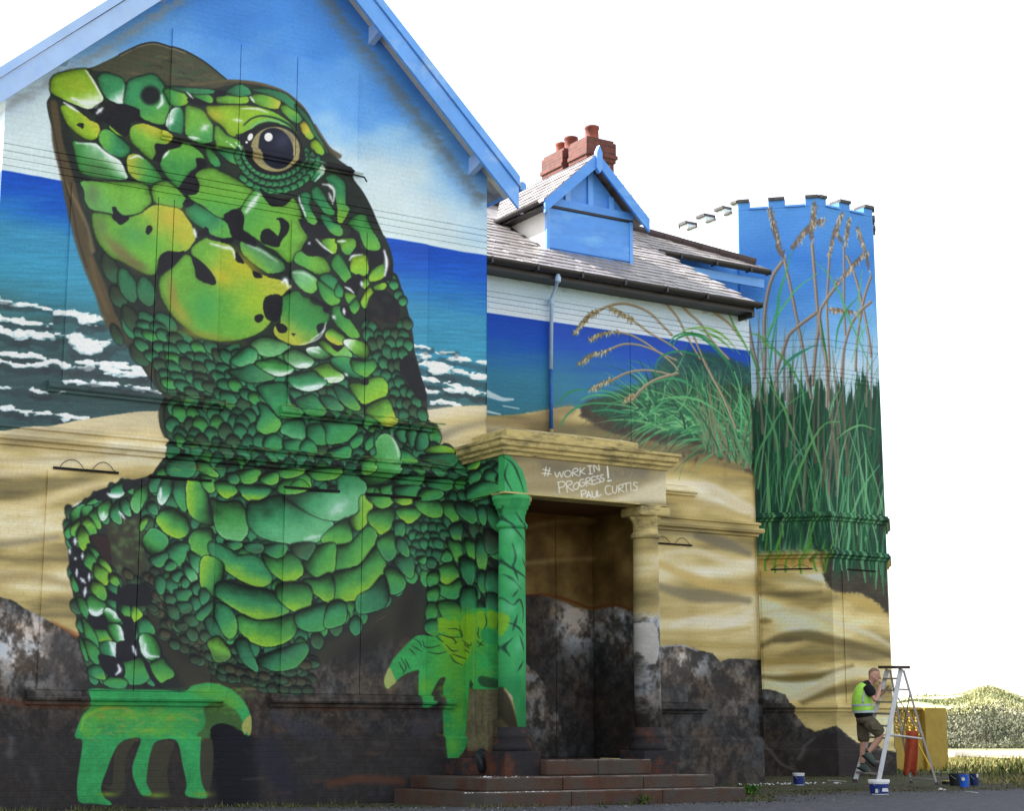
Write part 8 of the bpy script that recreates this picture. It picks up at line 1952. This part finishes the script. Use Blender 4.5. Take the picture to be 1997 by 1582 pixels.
tub(1866, 1536, .27, .215, M_tubk, None, 'open black bucket behind the blue paint tubs', lid=False, group=None)
t_, g_ = tub(1881, 1539, .17, .225, M_tubb, None, 'bright blue paint tub with a pale round sticker', lid=False)
q = MB(); c_ = g_ - VH * .079 - VR * .035 + Vector((0, 0, .14)); q.add([tuple(c_ + (VR * math.cos(a) + Vector((0, 0, 1)) * math.sin(a)) * .03 - VH * .004) for a in np.linspace(0, 2 * math.pi, 14, endpoint=False)], [tuple(range(14))]); q.build('round_sticker', M_stain, t_)
t_, g_ = tub(1901, 1536, .165, .215, M_tubn, None, 'dark navy paint tub splashed white, rightmost of the bucket cluster', lid=False)
q = MB(); c_ = g_ - VH * .075 + VR * .03 + Vector((0, 0, .17)); q.box(c_.x - .02, c_.x + .02, c_.y - .012, c_.y + .0, c_.z - .03, c_.z + .03); q.build('paint_splash', M_stain, t_)
g_ = ground_at(1848, 1534); TR = empty('paint_tray', g_, label='small black tray edged in yellow paint beside the black bucket', cat='paint tray')
q = MB(); q.box(g_.x - .08, g_.x + .08, g_.y - .06, g_.y + .06, g_.z, g_.z + .05); q.build('tray_body', M_tubk, TR, bevel=.01)
q = MB(); q.box(g_.x - .085, g_.x + .085, g_.y - .065, g_.y + .065, g_.z + .051, g_.z + .062); q.build('tray_rim', mat('yellow_paint', lin(206, 180, 70), .5), TR, bevel=.004)
# rust orange sheet hanging from the back of the ladder
q = MB(); nx, nz = 14, 12; vs = []
for j in range(nz + 1):
    for i in range(nx + 1):
        u, v = i / nx, j / nz; xl = 1767 - 5 * v; xr = 1790 - 3 * v + 2 * math.sin(3 * v)
        p = at(xl + (xr - xl) * u, 1426 + (84 + 5 * math.sin(u * 9)) * v, 30.05 + .03 * math.sin(u * 9 + 2 * v) * (.4 + v) + .1 * v); vs.append(tuple(p))
fs = [(j * (nx + 1) + i, j * (nx + 1) + i + 1, (j + 1) * (nx + 1) + i + 1, (j + 1) * (nx + 1) + i) for j in range(nz) for i in range(nx)]
q.add(vs, fs); ob = q.build('dust_sheet', mat('rust_orange_cloth', lin(160, 70, 42), .85, .2, 8, .5, 10), smooth=True, label='rust orange cloth hanging in folds from the ladder\'s rear legs', cat='cloth'); so = ob.modifiers.new('thick', 'SOLIDIFY'); so.thickness = .012
q = MB(); q.tube([at(1791, 1452, 30.6), at(1815, 1499, 30.2)], .014, 8); q.build('yellow_pole', mat('yellow_pole_paint', lin(214, 172, 40), .5), label='thin yellow pole leaning behind the stepladder toward the yellow pier', cat='pole')
# --- ochre garden wall with pierced screen blocks
M_och = mat('ochre_wall_paint', lin(164, 138, 62), .8, .12, 4, .3, 20, col2=lin(140, 118, 60), k2=(.55, .75))
wy = 29.0; a0 = onY(1806, 1440, wy)[0]; a1 = onY(1848, 1440, wy)[0]; zt = onY(1825, 1381, wy)[2]
GW = empty('garden_wall', (a0, wy, .1), label='ochre garden wall of pierced screen blocks ending in a square pier right of the tower', cat='wall')
q = MB(); q.box(a0, a1, wy, wy + .6, -.1, zt); q.build('pier', M_och, GW, bevel=.015)
q = MB(); q.box(26.82, a0 - .002, wy + .1, wy + .32, -.1, .84); q.build('base_wall', M_och, GW)
q = MB(); q.box(26.82, a0 - .002, wy + .08, wy + .34, 1.47, 1.53); q.build('wall_coping', M_och, GW, bevel=.01)
bs = .205; q = MB()
for i0, i1, j0, j1 in ((-.5, .5, -.5, -.42), (-.5, .5, .42, .5), (-.5, -.42, -.42, .42), (.42, .5, -.42, .42)): q.box(i0 * bs, i1 * bs, 0, .09, j0 * bs, j1 * bs)
for s_ in (1, -1): q.box(-.56 * bs, .56 * bs, .012, .078, -.05 * bs, .05 * bs, M=Matrix.Rotation(s_ * math.pi / 4, 4, 'Y'))
q.tube([(0, .0, 0), (0, .09, 0)], .045, 8)
for i, j in ((.5, .5), (-.5, .5), (.5, -.5), (-.5, -.5)): q.tube([(i * bs * .86, .0, j * bs * .86), (i * bs * .86, .09, j * bs * .86)], .022, 6)
mb_ = bpy.data.meshes.new('screen_block'); mb_.from_pydata(q.v, [], q.f); mb_.materials.append(M_och)
nxb = int((a0 - 26.9) / (bs + .004))
for i in range(nxb):
    for j in range(3):
        o = link('screen_block', mb_, GW); o.matrix_basis = Matrix.Translation((a0 - .11 - i * (bs + .004), wy + .15, .84 + .105 + j * (bs + .004)))
# --- odds and ends on the ground
M_lit = mat('white_litter', lin(214, 214, 210), .7, .05); M_stn = mat('pale_grit', lin(120, 118, 114), .9, .3)
def stick(px0, py0, px1, py1, r, label, M=M_lit):
    a, b = ground_at(px0, py0), ground_at(px1, py1); q = MB(); q.tube([a + Vector((0, 0, r)), (a + b) / 2 + Vector((0, 0, r * 1.3)), b + Vector((0, 0, r))], r, 6); return q.build('white_stick', M, None, label=label, cat='stick')
stick(1614, 1523, 1650, 1527, .008, 'thin white stick lying on the grass left of the ladder'); stick(1882, 1546, 1907, 1549, .007, 'thin white strip lying on the asphalt in front of the buckets')
R = random.Random(3)
def crumple(px, py, s_, name, label, cat, M, z=None, squash=.6, tall=1.):
    g_ = ground_at(px, py) if z is None else Vector((*onZ(px, py, z)[:2], z)); bm = bmesh.new(); bmesh.ops.create_icosphere(bm, subdivisions=3, radius=s_)
    for v in bm.verts:
        n = mnoise.noise(v.co * (3 / s_ * .35) + Vector((px, 0, 0))); v.co *= 1 + .55 * n; v.co.z *= squash * tall
    zm = min(v.co.z for v in bm.verts)
    for v in bm.verts: v.co.z -= zm
    me = bpy.data.meshes.new(name); bm.to_mesh(me); bm.free(); me.materials.append(M)
    for p_ in me.polygons: p_.use_smooth = False
    o = link(name, me, None, label=label, cat=cat); o.location = g_; return o
crumple(1834, 1543, .03, 'paper_scrap', 'small white scrap on the asphalt below the ladder foot', 'litter', M_lit)
crumple(1842, 1544, .022, 'paper_scrap', 'tiny white scrap, right-hand one of the pair below the ladder foot', 'litter', M_lit)
crumple(937, 1513, .115, 'black_bundle', 'crumpled black bundle left on the second step beside the left pedestal', 'bundle', M_tubk, z=zs2, squash=1.0, tall=1.35)
q = MB()
for k in range(2600):
    x = R.uniform(3, 34); e = float(edge_y(x)); y = e - abs(R.gauss(0, 1.6)) + .25
    if y < 10 or (10.8 < x < 16.1 and y > 18.44): continue
    s_ = R.uniform(.004, .011) * (2.2 if R.random() < .04 else 1); zz = gz(x, y) + .004; a = R.uniform(0, 3)
    q.add([(x + s_ * math.cos(a + i * 2.1), y + s_ * math.sin(a + i * 2.1), zz) for i in range(3)] + [(x, y, zz + s_ * .8)], [(0, 1, 3), (1, 2, 3), (2, 0, 3)])
q.build('loose_grit', M_stn, kind='stuff')
q = MB()
for k in range(60):
    x = R.uniform(19.4, 21.6); y = R.uniform(23.0, 23.55); s_ = R.uniform(.01, .03); zz = gz(x, y) + .01; a = R.uniform(0, 3)
    q.add([(x + s_ * math.cos(a + i * 2.1), y + s_ * math.sin(a + i * 2.1), zz) for i in range(3)] + [(x, y, zz + s_ * .8)], [(0, 1, 3), (1, 2, 3), (2, 0, 3)])
for k in range(70):
    x = R.uniform(11.0, 12.3); y = R.uniform(18.9, 19.6) if k % 2 else 18.55; s_ = R.uniform(.006, .022); zz = (zs2 if y > 18.8 else zs1) + .003; a = R.uniform(0, 3)
    if y > 18.8 and x < sx2 + .05: continue
    q.add([(x + s_ * math.cos(a + i * 2.1), y + s_ * math.sin(a + i * 2.1), zz) for i in range(3)] + [(x, y, zz + s_ * .5)], [(0, 1, 3), (1, 2, 3), (2, 0, 3)])
q.build('paint_flakes', M_lit, kind='stuff')
